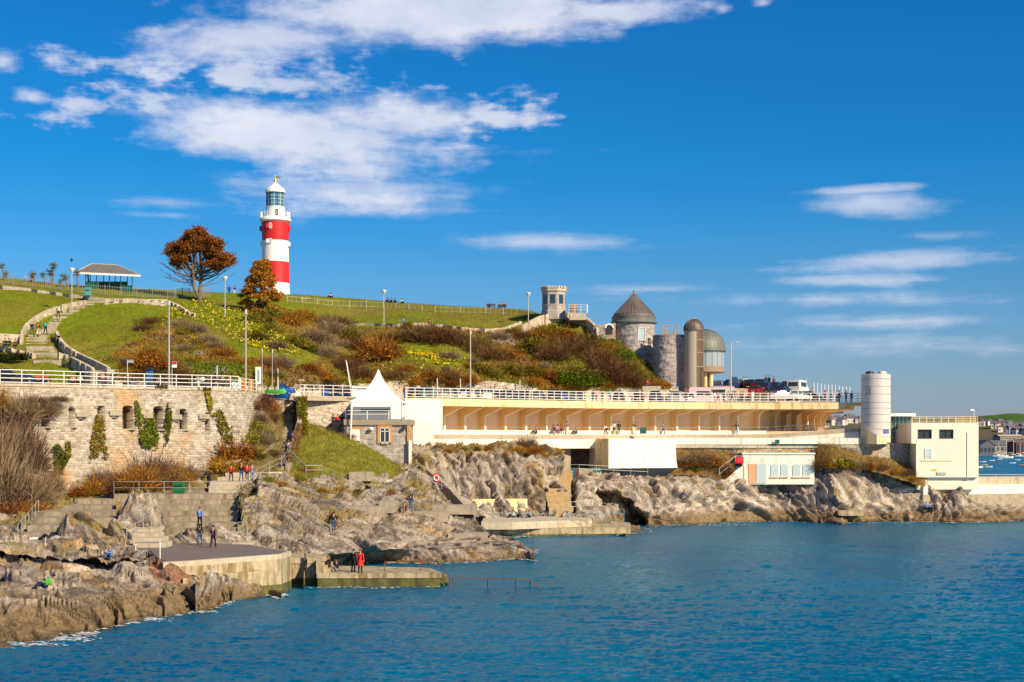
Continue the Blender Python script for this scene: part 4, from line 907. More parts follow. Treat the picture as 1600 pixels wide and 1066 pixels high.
# mole at the far right
sm = thing('sea_wall', 'low white and beige sea wall running out of frame beyond the pool building', 'wall', W(1560, 780, 222))
mb = MB(); fbox(mb, 1444, 1760, 745.5, 757, 212.3, 6, 224); mb.build('parapet', M_CONCL, sm)
mb = MB(); fbox(mb, 1443, 1760, 757, 771, 212.1, 6.4, 223.8); mb.build('wall', M_WHITEW, sm)
mb = MB(); fbox(mb, 1442, 1760, 771, 800, 211.8, 7, 223.5); mb.build('base', M_CONC, sm)
railing('sea_wall_railing', 'thin rail along the top of the right-hand sea wall', [W(1530, 745.5, 215.5), W(1760, 745.5, 224.5)], h=.35, rails=(.35,), spacing=3, m=M_GALV, r=.03, rp=.03)
mb = MB(); fbox(mb, 1470, 1545, 803, 809, 212, 3); fbox(mb, 1310, 1350, 798, 806, 206, 3); o = mb.build('concrete_ledge', M_QUAY); tag(o, 'stained concrete bathing ledges low on the right-hand rocks', 'ledge')

# ------------------------------------------------------------------ marquee building
kb = thing('stone_kiosk', 'stone building with flat parapet roof and orange-trimmed window below the marquee', 'building', W(590, 745, 184))
D = 184.0
PK = [(xof(538, D), D), (xof(640, D), D)]
path_stone('wall', kb, [(*PK[0], zof(752, D), zof(662, D), 0), (*PK[1], zof(752, D), zof(662, D), 0)], ch=.32, sl=.6, relief=.05, pal=((.42, .36, .32), (.50, .44, .39), (.34, .29, .25)), seed=41, stainc=(.36, .30, .24))
mb = MB(); fbox(mb, 538.2, 640, 663, 752, D + .3, 7); mb.build('body', M_CONC, kb)
mb = MB(); fbox(mb, 537, 642, 655.5, 664, D - .25, 8); mb.build('parapet', mat('parapet_concrete', (.36, .29, .21), .9, var=.2), kb)
M_ORB = mat('orange_brick', (.60, .30, .10), .8, var=.15, vscale=3)
mb = MB(); fbox(mb, 590, 593.5, 665, 693, D - .16, .3); fbox(mb, 609, 612.5, 665, 693, D - .16, .3); fbox(mb, 590, 612.5, 664, 668.5, D - .18, .3); mb.build('window_surround', M_ORB, kb)
mb = MB(); fbox(mb, 593.5, 609, 668.5, 691.5, D - .13, .2); w_ = mb.build('window', M_GLASS, kb)
mb = MB()
for a, b, c_, d_ in ((593.5, 594.7, 668.5, 691.5), (607.8, 609, 668.5, 691.5), (600.7, 601.8, 668.5, 691.5), (593.5, 609, 668.5, 669.6), (593.5, 609, 673.5, 674.5), (593.5, 609, 690.5, 691.5)): fbox(mb, a, b, c_, d_, D - .2, .1)
mb.build('frame', M_WPAINT, w_); mb = MB(); fbox(mb, 596, 607, 692, 694, D - .25, .3); mb.build('sill', M_CONCL, w_)
mb = MB(); fbox(mb, 549.5, 562, 671, 689, D - .15, .1); w_ = mb.build('door', M_WPAINT, kb)
mb = MB(); fbox(mb, 547.5, 564, 667, 670.5, D - .18, .3); mb.build('lintel', M_ORB, kb)
mb = MB(); fbox(mb, 636, 641, 664, 690, D - .2, .3); mb.build('quoin', M_ORB, kb)
mb = MB(); fbox(mb, 638.6, 643, 688, 754, D - .6, .35); mb.build('downpipe_pier', M_WHITEW, kb)
mb = MB(); mb.tube(W(550, 627, D - .7), W(547.5, 688, D - .7), .10); mb.build('leaning_post', M_WPAINT, kb)
for x, y in ((580, 670), (632, 668)):
    mb = MB(); p = W(x, y, D - .35); mb.tube(p + Vector((0, .35, 0)), p, .05); mb.lathe(p - Vector((0, 0, .15)), [(.05, 0), (.28, .05), (.25, .28), (.02, .34)], 10); mb.build('floodlight', M_DARK if x > 600 else M_WPAINT, kb)
mb = MB(); fbox(mb, 624, 637, 744, 746.5, D - 1.3, 1); q = [W(623, 747, D - 1.4), W(636, 747, D - 1.4), W(635, 737, D - 1.2), W(631, 737, D - 1.2)]; mb.add(q + [v + Vector((0, .3, 0)) for v in q], [(0, 1, 2, 3), (4, 7, 6, 5), (3, 2, 6, 7), (0, 3, 7, 4), (1, 5, 6, 2)]); tag(mb.build('hatch_board', mat('slate_blue', (.05, .07, .10), .6)), 'dark triangular board leaning at the foot of the stone kiosk', 'board')
# marquee
mq = thing('marquee', 'white peaked marquee tent with glazed sides on the stone kiosk roof', 'tent', W(592, 655, 188))
M_TENT = mat('tent_fabric', (.88, .87, .85), .6, spec=.2)
ze = zof(626, 185); zap = zof(577.5, 188); cxm, cym = xof(591.5, 188), 188.0; hw_ = 40.5 / FPX * 185.5; hd = 2.9
mb = MB(); N_ = 14; ring = []
for k in range(N_ + 1):
    t = k / N_; s_ = (1 - t) ** 1.0; z = ze + (zap - ze) * (t ** 1.55 if t < 1 else 1); s_ = (1 - t); row = []
    z = ze + (zap - ze) * (0.42 * t + .58 * t ** 2.6)
    for i in range(24):
        a = i / 24 * 4; sd_ = int(a); f = a - sd_; P4 = [(-1, -1), (1, -1), (1, 1), (-1, 1), (-1, -1)]
        x = P4[sd_][0] * (1 - f) + P4[sd_ + 1][0] * f; y = P4[sd_][1] * (1 - f) + P4[sd_ + 1][1] * f
        row.append((cxm + x * hw_ * max(s_, .012), cym + y * hd * max(s_, .012), z - .12 * math.sin(math.pi * f) * (1 - t) * t * 3))
    ring += row
fs = [(k * 24 + i, k * 24 + (i + 1) % 24, (k + 1) * 24 + (i + 1) % 24, (k + 1) * 24 + i) for k in range(N_) for i in range(24)]
mb.add(ring, fs); mb.build('canopy', M_TENT, mq, True)
mb = MB()
for (x0, y0), (x1, y1) in (((-1, -1), (1, -1)), ((1, -1), (1, 1)), ((-1, 1), (-1, -1))):
    n = 26
    for i in range(n):
        a = Vector((cxm + (x0 + (x1 - x0) * i / n) * hw_, cym + (y0 + (y1 - y0) * i / n) * hd)); b = Vector((cxm + (x0 + (x1 - x0) * (i + 1) / n) * hw_, cym + (y0 + (y1 - y0) * (i + 1) / n) * hd)); m_ = (a + b) / 2
        mb.add([(*a, ze + .01), (*b, ze + .01), (*b, ze - .2), (*m_, ze - .3), (*a, ze - .2)], [(0, 1, 2, 3, 4)])
mb.build('valance', M_TENT, mq)
zb2 = zof(656, 187)
for sx in (-1, 1):
    for sy in (-1, 1): mb = MB(); mb.tube((cxm + sx * (hw_ - .05), cym + sy * hd, zb2), (cxm + sx * (hw_ - .05), cym + sy * hd, ze), .07); mb.build('leg', M_WPAINT, mq)
y_ = cym - hd
mb = MB(); mb.box((cxm - hw_, y_ + .02, ze - .75), (cxm + hw_, y_ + .05, ze)); mb.box((cxm + hw_ * .55, y_ + .02, zb2), (cxm + hw_, y_ + .05, ze - .75)); mb.build('side_panel', M_TENT, mq)
mb = MB(); mb.box((cxm - hw_, y_ + .03, zb2), (cxm + hw_ * .55, y_ + .06, ze - .75)); mb.build('clear_panel', mat('clear_vinyl', (.20, .22, .24), .15, spec=.6), mq)
mb = MB(); mb.box((cxm - hw_ * .6, y_ - .01, ze - 1.35), (cxm + hw_ * .52, y_ + .02, ze - .98)); mb.build('dark_window', M_GLASS, mq)
mb = MB(); mb.box((cxm - hw_, cym + hd - .1, zb2), (cxm + hw_, cym + hd, ze)); mb.build('back_panel', M_TENT, mq)
railing('kiosk_railing', 'white railing with glass infill in front of the marquee', [W(540, 655.5, D), W(641, 655.5, D), W(641, 655.5, D + 6)], h=1.05, rails=(1.05, .62), spacing=2.6, r=.04, rp=.05)
tb = thing('market_stall', 'white fabric-covered stall box behind the railing left of the marquee', 'stall', W(560, 625, 193)); mb = MB(); fbox(mb, 551, 575, 605, 624, 194, 2.5); mb.build('cover', M_TENT, tb); mb = MB(); fbox(mb, 550, 576, 604, 606.5, 193.8, 2.9); mb.build('top', M_TENT, tb)
# ------------------------------------------------------------------ terraces, steps and quays by the water
M_STEP = mat('worn_concrete_steps', (.40, .32, .22), .9, var=.3, vscale=1.2, bump=.05, stain=((.16, .12, .07), 1.6, .46, .75))
def step_run(name, label, specs, cat='steps', m=M_CONCL, group=None, depth=3.6):
    """specs: (px0, px1, py of the tread edge, distance) from the top step down"""
    x0, x1, y, d = specs[-1]; root = thing(name, label, cat, W((x0 + x1) / 2, y, d), group)
    for i, (x0, x1, y, d) in enumerate(specs):
        mb = MB(); yb = specs[i + 1][2] + 1 if i + 1 < len(specs) else y + 9
        fbox(mb, x0, x1, y, yb + 26, d, depth if i else depth + 1.5); o = mb.build('step', m, root)
    return root
step_run('concrete_steps', 'broad pale concrete steps below the landing with the green bin', [(178, 374, 772, 142), (232, 373, 781, 139.5), (240, 372, 790, 137), (246, 372, 799, 134.3), (250, 371, 808, 131.6), (254, 368, 817, 128.9), (258, 366, 826, 126.3)], depth=4, m=M_STEP)
step_run('concrete_steps', 'flight of worn concrete steps by the bare bushes at the left', [(118, 178, 780, 141), (100, 178, 790, 137), (52, 176, 800, 132), (48, 172, 810, 127.5), (43, 100, 821, 123), (38, 95, 832, 119)], depth=4.8, m=M_STEP)
step_run('concrete_steps', 'short pale steps in the middle leading down to the dark platform', [(198, 240, 827, 124), (203, 246, 834, 121.5), (208, 252, 841, 119.2), (214, 258, 848, 117)], depth=2.5)
step_run('concrete_steps', 'steps climbing right from the landing to the upper path', [(352, 402, 739, 156), (340, 402, 746, 153), (328, 400, 752, 150.5), (326, 398, 759, 147.5), (326, 396, 766, 144.5)], depth=3)
step_run('concrete_steps', 'narrow steps at the right edge of the dark platform', [(348, 372, 822, 129), (352, 378, 831, 126), (356, 386, 840, 123.5), (362, 394, 848, 121)], depth=2.5)
mb = MB(); fbox(mb, 368, 441, 738, 752, 156.5, 6, 161); o = mb.build('path_landing', M_CONCL); tag(o, 'concrete landing where people stand at the foot of the long stair', 'landing')

PZ = 2.9
mb = MB(); P = PLAT; mb.prism(P, -1, PZ - .35); q = tag(mb.build('bathing_platform', [M_QUAY]), 'dark paved bathing platform above the water on the left', 'platform')
mb = MB(); mb.prism(P, PZ - .35, PZ); mb.build('edge_course', M_CONCL, q)
cx_, cy_ = sum(p[0] for p in P) / len(P), sum(p[1] for p in P) / len(P)
mb = MB(); mb.prism([(cx_ + (x - cx_) * .955, cy_ + (y - cy_) * .94) for x, y in P], PZ, PZ + .012); mb.build('paving', M_DECKING, q)
mb = MB(); mb.prism([(cx_ + (x - cx_) * 1.004, cy_ + (y - cy_) * 1.006) for x, y in P], -1.2, .75); mb.build('footing', M_ALGAE, q)
qy = thing('stone_quay', 'stained low concrete quay stepping down into the sea with people on its end', 'quay', G(450, 918, 0))
mb = MB(); mb.prism(QUAY1, 1.75, 2.15); mb.build('upper_deck', M_QUAY, qy)
def shrink(P, k): x = sum(p[0] for p in P) / len(P); y = sum(p[1] for p in P) / len(P); return [(x + (a - x) * k, y + (b - y) * k) for a, b in P]
mb = MB(); mb.prism(shrink(QUAY1, .975), .5, 1.75); mb.build('upper_wall', M_QUAY, qy)
mb = MB(); mb.prism(shrink(QUAY1, 1.0), -1.2, .62); mb.build('footing', M_ALGAE, qy)
mb = MB(); mb.prism(QUAY2, .72, 1.1); mb.build('lower_deck', M_QUAY, qy)
mb = MB(); mb.prism(shrink(QUAY2, .985), -1.2, .72); mb.build('lower_wall', M_ALGAE, qy)
for i in range(4):
    mb = MB(); fbox(mb, 494 + i * 5, 500.5 + i * 5, 874 + i * 5, 900, 115.6 + i * .1, 4); mb.build('step', M_QUAY, qy)
for k in range(14):                                  # weedy broken stones at the tip of the quay
    mb = bmesh.new(); bmesh.ops.create_icosphere(mb, subdivisions=2, radius=.35 + R.random() * .3)
    o_ = G(672 + R.random() * 20, 908 + R.random() * 8, 0)
    for v in mb.verts: v.co = v.co * (1 + R.uniform(-.18, .18)); v.co.z *= .6; v.co += Vector((o_.x, o_.y, .05 + R.random() * .45)) - qy.location
    me = bpy.data.meshes.new('stone'); mb.to_mesh(me); mb.free(); me.materials.append(M_ALGAE); link('stone', me, qy)
qa = thing('quay_wall', 'pale stained wall block joining the platform to the quay', 'wall', G(370, 905, .5))
mb = MB(); mb.prism([tuple(G(x, y, 1.9)[:2]) for x, y in [(286, 904), (352, 896.5), (406, 892), (402, 880), (340, 884), (290, 890)]], 0.2, 1.9); mb.build('wall', M_QUAY, qa)

def frame_rail(label, pts, m=M_GALV, r=.03, name='handrail'):
    root = thing(name, label, 'handrail', pts[0][0]); 
    mb = MB(); mb.path([b for a, b in pts], r); mb.build('rail', m, root)
    for a, b in pts: mb = MB(); mb.tube(a, b, r); mb.build('post', m, root)
    return root
def pq(x, y0, y1, z): a = G(x, y0, z); return a, a + Vector((0, 0, (y0 - y1) / FPX * a.y))
frame_rail('white tubular frame rail on the front edge of the dark platform', [pq(212, 868, 848, PZ), pq(250, 876, 848, PZ)], M_WPAINT, .035)
frame_rail('rusty rail along the seaward edge of the low quay', [pq(601, 893, 878, 1.1), pq(657, 893, 877, 1.1), (G(690, 892, 1.0), G(690, 884, 1.3)), (G(703, 918, 0), G(703, 902, .8))], M_RUST, .032)
frame_rail('rusty handrail running out into the sea beyond the quay', [(G(708, 920, 0), G(708, 903, .85)), (G(762, 920, 0), G(762, 904, .85)), (G(806, 920, 0), G(806, 905, .85)), (G(828, 920, -.1), G(828, 905, .85)), (G(846, 922, -.3), G(844, 920, 0))], M_RUST, .032)
def zr(pts, h, m=M_GALV, label='', r=.025, n=2): railing('handrail', label, pts, h=h, rails=tuple(h * (i + 1) / n for i in range(n)), spacing=2.2, m=m, r=r, rp=r * 1.2)
zr([W(178, 772, 142.3), W(374, 772, 142.3)], 1.15, label='grey two-bar rail along the landing by the green bin')
zr([W(374, 772, 142.4), W(402, 748, 156), W(440, 730, 161)], 1.0, label='rail beside the steps up to the long stair')
zr([W(28, 840, 118), W(60, 800, 131)], 1.0, label='white sloping handrail by the left flight of steps', n=1)
zr([W(198, 848, 118), W(236, 826, 124)], 1.1, label='thin bent rail on the rocks beside the short steps', n=1)
zr([W(440, 735, 160), W(450, 715, 165), W(478, 742, 163), W(503, 742, 163.5), W(560, 768, 160), W(600, 785, 157), W(632, 802, 152)], 1.0, label='long grey handrail descending the headland path towards the seat blocks')
zr([W(372, 848, 122), W(386, 846, 122)], 1.6, label='hooped rail at the right of the dark platform', n=1)
zr([W(652, 752, 170), W(690, 765, 172), W(745, 790, 176), W(768, 812, 178)], 1.0, label='rail down the sloping rock rib to the pool platform')
# concrete blocks on the headland path
for (x0, x1, y0, y1, d, lb) in [(545, 598, 792, 810, 147, 'low concrete seat block on the headland path'), (592, 618, 783, 798, 152, 'pale square concrete block on the headland'), (700, 762, 834, 846, 149, 'flat yellowed concrete slab low on the headland'),
        (640, 700, 800, 812, 156, 'weathered concrete step below the red lifebuoy board'), (660, 745, 790, 800, 161, 'long concrete ledge beside the pool platform'), (545, 580, 738, 748, 166, 'concrete step under the grassy bank')]:
    mb = MB(); fbox(mb, x0, x1, y0, y1 + 4, d, 3); tag(mb.build('concrete_block', M_CONC), lb, 'block')
step_run('rock_steps', 'worn steps cut into the headland below the long stair', [(482, 508, 748, 162), (484, 512, 756, 159), (486, 518, 764, 156), (492, 524, 772, 153.5), (498, 530, 780, 151), (504, 536, 789, 148)], m=M_CONC, depth=3)

pl = thing('pool_platform', 'pale concrete bathing platform with rails at the foot of the cliff', 'platform', G(870, 838, 0))
mb = MB(); mb.prism(POOL1, -1, .95); mb.build('lower_deck', M_QUAY, pl)
cx_, cy_ = sum(p[0] for p in POOL1) / len(POOL1), sum(p[1] for p in POOL1) / len(POOL1)
mb = MB(); mb.prism([(cx_ + (x - cx_) * 1.004, cy_ + (y - cy_) * 1.01) for x, y in POOL1], -1.2, .22); mb.build('footing', M_ALGAE, pl)
P2 = [tuple(G(x, y, 1.75)[:2]) for x, y in [(752, 816), (800, 816), (860, 814), (925, 812), (920, 806), (890, 802.5), (760, 802.5)]]; mb = MB(); mb.prism(P2, .9, 1.75); mb.build('upper_deck', M_CONCL, pl)
mb = MB(); fbox(mb, 738, 824, 780, 804, 188, 1.2, 190); mb.build('back_wall', M_CREAM, pl)
zr([tuple(G(x, 823, 1.0)) for x in (770, 860, 975)], 1.5, m=M_TEAL, label='pale green rail along the edge of the pool platform')
zr([tuple(G(x, 808, 1.8)) for x in (752, 785)], 1.1, label='short dark rail at the left of the pool platform')
step_run('bay_steps', 'yellowish steps down the bay beside the cliff', [(850, 895, 736, 205), (850, 893, 741.5, 203.4), (850, 892, 747, 201.8), (850, 892, 752.5, 200.2), (851, 892, 758, 198.6), (852, 892, 763.5, 197), (853, 892, 769, 195.4), (854, 892, 776, 193.5), (856, 893, 784, 191.5), (858, 896, 792, 189.8)], m=mat('yellow_stone', (.50, .36, .18), .9, var=.25), depth=2.6)
zr([W(850, 738, 203), W(905, 738, 203), W(1012, 743, 206)], 1.0, label='rails round the head of the bay steps')
zr([W(888, 800, 186), W(930, 797, 188), W(975, 812, 187)], 1.2, label='rail above the rocks at the right of the pool platform')

# ------------------------------------------------------------------ long dark stair with its ivy-topped wall
sp = [(446 + 0 - i * .35, 461 + 0 - i * .5, 628 + i * 5.6, 188 - i * 1.38) for i in range(19)]
step_run('long_stair', 'long steep stone stair climbing to the promenade beside the ivy wall', [(x0 - 2, x1, y, d) for x0, x1, y, d in sp], m=M_CONC, depth=2)
iw = thing('stair_wall', 'tall ivy-covered wall along the right of the long stair', 'wall', W(466, 700, 176))
mb = MB(); q = [(xof(462, 188), 188), (xof(463.5, 182), 182), (xof(465, 177), 177), (xof(479, 177), 177), (xof(476, 189), 189)]
mb.prism(q, zof(690, 177) - 1, [ZD - .2, ZD - .25, ZD - .35, ZD - .35, ZD - .2]); mb.build('wall', M_CONC, iw)
mb = MB(); q = [(xof(465, 176.9), 176.9), (xof(452, 168), 168), (xof(446, 163), 163), (xof(450, 163), 163), (xof(456, 168), 168), (xof(472, 176.9), 176.9)]
zt = [zof(655, 177), zof(700, 168), zof(722, 163)]; mb.prism(q, zof(740, 163), zt + zt[::-1]); mb.build('lower_wall', M_CONC, iw)
lw_ = thing('stair_wall', 'curved pale rubble parapet left of the long stair', 'wall', W(420, 720, 163)); pts = [(xof(x, d), d, zof(y, d) - 2.5, zof(y, d), .2) for x, y, d in [(352, 722, 158), (385, 716, 161), (410, 708, 164), (424, 698, 167), (434, 682, 170)]]
path_stone('wall', lw_, pts, ch=.25, sl=.35, relief=.1, pal=((.50, .44, .37), (.58, .51, .43), (.40, .34, .28)), seed=51); mb = MB(); mb.ribbon([p[:2] for p in pts], [p[2] for p in pts], [p[3] - .03 for p in pts], .4); mb.build('backing', M_CONCL, lw_)
wp_ = [W(642, 722, 186.5), W(668, 735, 181), W(700, 762, 176), (W(735, 800, 170))]
mb = MB(); mb.ribbon([p[:2] for p in wp_], [p.z - 3 for p in wp_], [p.z for p in wp_], .6); tag(mb.build('ramp_wall', M_CONC), 'sloping concrete ramp wall descending from the stone kiosk to the water', 'wall')

# ------------------------------------------------------------------ hillside paths, walls and stairs
def H(px, py): return hill.at(px, py)
def wall_on_hill(label, tab, h, m=None, th=.4, stone=True, lift=0.0, seed=60, fwd=.5, pal=((.50, .43, .35), (.58, .50, .41), (.40, .33, .26)), deep=1.2):
    root = thing('stone_wall', label, 'wall', H(*tab[len(tab) // 2][:2])); pts = []
    xs = [t[0] for t in tab]; t_ = np.linspace(0, len(tab) - 1, len(tab) * 4)
    for t in t_:
        x = float(np.interp(t, range(len(tab)), xs)); y = float(np.interp(t, range(len(tab)), [q[1] for q in tab])); p = H(x, y + h / 2); d = p.y - fwd
        pts.append((xof(x, d), d, zof(y, d) - h / 10.5 - deep * .3, zof(y, d), 0))
    if stone: path_stone('wall', root, pts, step_u=.14, step_v=.12, ch=.25, sl=.4, relief=.08, pal=pal, seed=seed)
    mb = MB(); mb.ribbon([p[:2] for p in pts], [p[2] for p in pts], [p[3] - .01 for p in pts], th); mb.build('backing', m or M_CONCL, root)
    return root
wall_on_hill('pale stone wall curving up the left side of the hill stairs', [(36, 530), (37, 518), (45, 505), (58, 494), (76, 484), (98, 476), (120, 471), (133, 469)], 11, seed=61, fwd=1.5, pal=((.58, .47, .36), (.64, .54, .42), (.46, .35, .26)))
wall_on_hill('low pale wall under the palms at the top left', [(-60, 440), (0, 446), (40, 450), (82, 456), (130, 462), (165, 466), (262, 468)], 8, seed=62, fwd=.6)
wall_on_hill('curved retaining wall round the grass mound right of the hill stairs', [(86, 516), (88, 523), (94, 532), (103, 541), (116, 549), (130, 556), (146, 563), (162, 571), (178, 579)], 22, seed=63, fwd=1.0, pal=((.30, .25, .21), (.36, .31, .26), (.24, .20, .17)))
wall_on_hill('short wall between the hill stairs and the promenade', [(92, 550), (105, 556), (120, 563), (134, 570), (146, 577)], 22, seed=64, fwd=2.2, pal=((.36, .31, .26), (.42, .37, .31), (.30, .25, .20)))
wall_on_hill('stone wall behind the bench left of the hill stairs', [(-60, 518), (0, 521), (20, 522), (37, 523)], 20, seed=65, fwd=.8)
wall_on_hill('low curved wall in front of the bench at the far left', [(-60, 534), (0, 540), (20, 545), (40, 549), (50, 552)], 7, seed=66, fwd=2.2, pal=((.52, .38, .27), (.58, .44, .32), (.44, .31, .22)))
wall_on_hill('grey wall bordering the upper path below the shelter', [(165, 468), (200, 466), (235, 468), (262, 470)], 13, seed=67, fwd=.8, pal=((.24, .18, .17), (.28, .22, .20), (.20, .15, .14)))
wall_on_hill('pale wall sloping down below the big cedar', [(262, 470), (276, 476), (292, 486), (306, 491)], 8, seed=68, fwd=.6)
wall_on_hill('low pale stone wall along the path above the brambles', [(545, 505), (580, 505), (620, 506), (660, 504), (690, 507), (720, 511), (760, 514), (790, 512), (815, 502)], 7, seed=69, fwd=.6, pal=((.60, .52, .40), (.66, .58, .46), (.50, .42, .32)))
wall_on_hill('pale rubble retaining wall below the octagonal lookout', [(818, 508), (832, 500), (846, 493), (860, 490), (880, 488), (900, 490), (915, 496), (928, 508), (932, 514)], 24, seed=70, fwd=1.2, pal=((.52, .44, .36), (.60, .52, .43), (.42, .35, .28)), deep=1.5)
st = thing('hill_stairs', 'worn stone stairs winding up the grass slope at the left', 'steps', H(62, 562))
rows_ = [(52, 92, 563), (50, 90, 557), (41, 88, 551), (41, 85, 546), (41, 80, 541), (41, 76, 536), (41, 73, 531), (41, 71, 527), (42, 72, 523.5), (56, 80, 519), (62, 84, 515), (68, 86, 511), (73, 89, 507), (76, 91, 503), (78, 95, 499), (82, 102, 494), (88, 112, 489), (98, 122, 484), (108, 132, 479), (118, 146, 474.5), (130, 165, 470.5)]
for i, (x0, x1, y) in enumerate(rows_):
    d = H((x0 + x1) / 2, y).y - 1.5; mb = MB(); fbox(mb, x0, x1, y, y + 9, d, 4.2); mb.build('step', M_PAVE, st)
pth = [H(x, y) + Vector((0, -.8, .35)) for x, y in [(165, 469), (200, 463), (235, 464), (262, 467)]]
# fence on the crest, posts in the grass
def fence(label, tab, h, sp=.35, m=M_GALV, r=.018, big=2.6, group=None):
    P = [H(x, y) for x, y in tab]; root = thing('metal_fence', label, 'fence', P[0], group); pk = MB(); pm = MB().box((-.04, -.04, -.3), (.04, .04, h + .08)).mesh('post', m)
    for a, b in zip(P, P[1:]):
        L = (b - a).length; n = max(1, int(L / sp))
        for i in range(n): q = a.lerp(b, i / n); pk.box(q + Vector((-r, -r, -.1)), q + Vector((r, r, h)))
        n = max(1, round(L / big))
        for i in range(n): link('post', pm, root, a.lerp(b, i / n) - P[0])
    o = pk.build('pickets', m, root); o['kind'] = 'stuff'
    mb = MB(); mb.path([p + Vector((0, 0, h * .9)) for p in P], .025, 4); mb.path([p + Vector((0, 0, h * .15)) for p in P], .025, 4); mb.build('rail', m, root)
M_FENCE = mat('fence_steel', (.30, .27, .24), .6)
fence('vertical bar fence along the crest in front of the palms and shelter', [(-60, 440), (0, 443), (40, 447), (80, 452), (130, 458), (165, 462), (215, 464), (262, 466), (330, 464)], 1.45, .34, M_FENCE)
fence('thin pale wire fence along the crest right of the lighthouse', [(450, 472), (520, 478), (600, 482), (680, 487), (760, 490), (815, 492)], 1.0, .9, mat('fence_pale', (.5, .5, .42), .6), r=.012, big=3.4)

# ------------------------------------------------------------------ lighthouse
lh = thing('lighthouse', 'tall red and white banded lighthouse with lantern and gallery', 'lighthouse', W(430, 474, 285))
D = 285.0; S = D / FPX; c = (xof(430.2, D), D); zz_ = lambda y: zof(y, D)
def band(y0, y1, r0, r1, m, nm='tower_band'):
    mb = MB(); n = 6; mb.lathe((*c, 0), [((r0 + (r1 - r0) * k / n) * S, zz_(y0 + (y1 - y0) * k / n)) for k in range(n + 1)], 48); mb.build(nm, m, lh, True)
band(478, 443, 23.6, 22.0, M_LIGHTW); band(443, 410, 22.0, 21.2, M_RED); band(410, 377, 21.2, 20.7, M_LIGHTW); band(377, 348, 20.7, 21.8, M_RED)
mb = MB(); mb.lathe((*c, 0), [(21.8 * S, zz_(348)), (24.6 * S, zz_(346)), (24.8 * S, zz_(344)), (23.6 * S, zz_(342)), (21.5 * S, zz_(340)), (14.6 * S, zz_(340))], 48); mb.build('gallery', M_LIGHTW, lh, True)
rr = 21.8 * S
for k in range(28):
    a = 2 * math.pi * k / 28; mb = MB(); mb.tube((c[0] + rr * math.cos(a), c[1] + rr * math.sin(a), zz_(341)), (c[0] + rr * 1.02 * math.cos(a), c[1] + rr * 1.02 * math.sin(a), zz_(332)), .035, n=5); mb.build('gallery_post', M_WPAINT, lh)
for y in (332.3, 335, 337.5):
    mb = MB(); mb.path([(c[0] + rr * 1.01 * math.cos(2 * math.pi * k / 36), c[1] + rr * 1.01 * math.sin(2 * math.pi * k / 36), zz_(y)) for k in range(37)], .03, 4); mb.build('gallery_rail', M_WPAINT, lh)
for sx in (-1, 1):
    mb = MB(); mb.box((c[0] + sx * rr * .95 - .28, c[1] - .3, zz_(341)), (c[0] + sx * rr * .95 + .28, c[1] + .3, zz_(332))); mb.build('gallery_box', M_LIGHTW, lh)
mb = MB(); mb.lathe((*c, 0), [(14.8 * S, zz_(341)), (14.8 * S, zz_(325)), (15.4 * S, zz_(324.5)), (15.4 * S, zz_(323.5)), (14 * S, zz_(323.5))], 24); mb.build('lantern_base', M_LIGHTW, lh)
mb = MB(); mb.box((c[0] + 2.4 * S, c[1] - 15.1 * S, zz_(341)), (c[0] + 6.6 * S, c[1] - 13.6 * S, zz_(329))); mb.build('gallery_door', M_DARK, lh)
gm = mat('lantern_glass', (.05, .22, .32), .08, spec=.9)
mb = MB(); mb.lathe((*c, 0), [(13.4 * S, zz_(324)), (13.4 * S, zz_(301))], 8, math.pi / 8, 2 * math.pi + math.pi / 8); mb.build('lantern_glass', gm, lh)
for k in range(16):
    a = 2 * math.pi * k / 16 + math.pi / 8; ro = 13.9 * S if k % 2 == 0 else 13.1 * S
    mb = MB(); mb.tube((c[0] + ro * math.cos(a), c[1] + ro * math.sin(a), zz_(324)), (c[0] + ro * math.cos(a), c[1] + ro * math.sin(a), zz_(301)), .075 if k % 2 == 0 else .04, n=5); mb.build('glazing_bar', M_WPAINT if k % 2 else M_DARK, lh)
for y in (307, 312.5, 318):
    mb = MB(); mb.path([(c[0] + 13.9 * S * math.cos(2 * math.pi * k / 8 + math.pi / 8), c[1] + 13.9 * S * math.sin(2 * math.pi * k / 8 + math.pi / 8), zz_(y)) for k in range(9)], .04, 4); mb.build('glazing_bar', M_WPAINT, lh)
mb = MB(); mb.lathe((*c, 0), [(13.9 * S, zz_(301.5)), (15.6 * S, zz_(301.5)), (15.7 * S, zz_(299.5)), (14.6 * S, zz_(296.5)), (11.0 * S, zz_(293)), (6.6 * S, zz_(289.5)), (3.4 * S, zz_(286.5)), (1.8 * S, zz_(284)), (.01, zz_(283.5))], 16); mb.build('lantern_roof', M_LIGHTW, lh)
mb = MB(); mb.lathe((*c, zz_(282.6)), [(.01, -.35), (.28, -.2), (.34, 0), (.28, .2), (.01, .35)], 12); mb.build('ball_finial', M_GOLD, lh, True)
mb = MB(); mb.tube((*c, zz_(283)), (*c, zz_(273.5)), .05); mb.build('vane_rod', M_WPAINT, lh); mb = MB(); mb.box((c[0] + .05, c[1] - .03, zz_(278.5)), (c[0] + .95, c[1] + .03, zz_(275.2))); mb.add([(c[0] - .7, c[1], zz_(277)), (c[0], c[1], zz_(276)), (c[0], c[1], zz_(278))], [(0, 1, 2)]); mb.build('weather_vane', M_GOLD, lh)
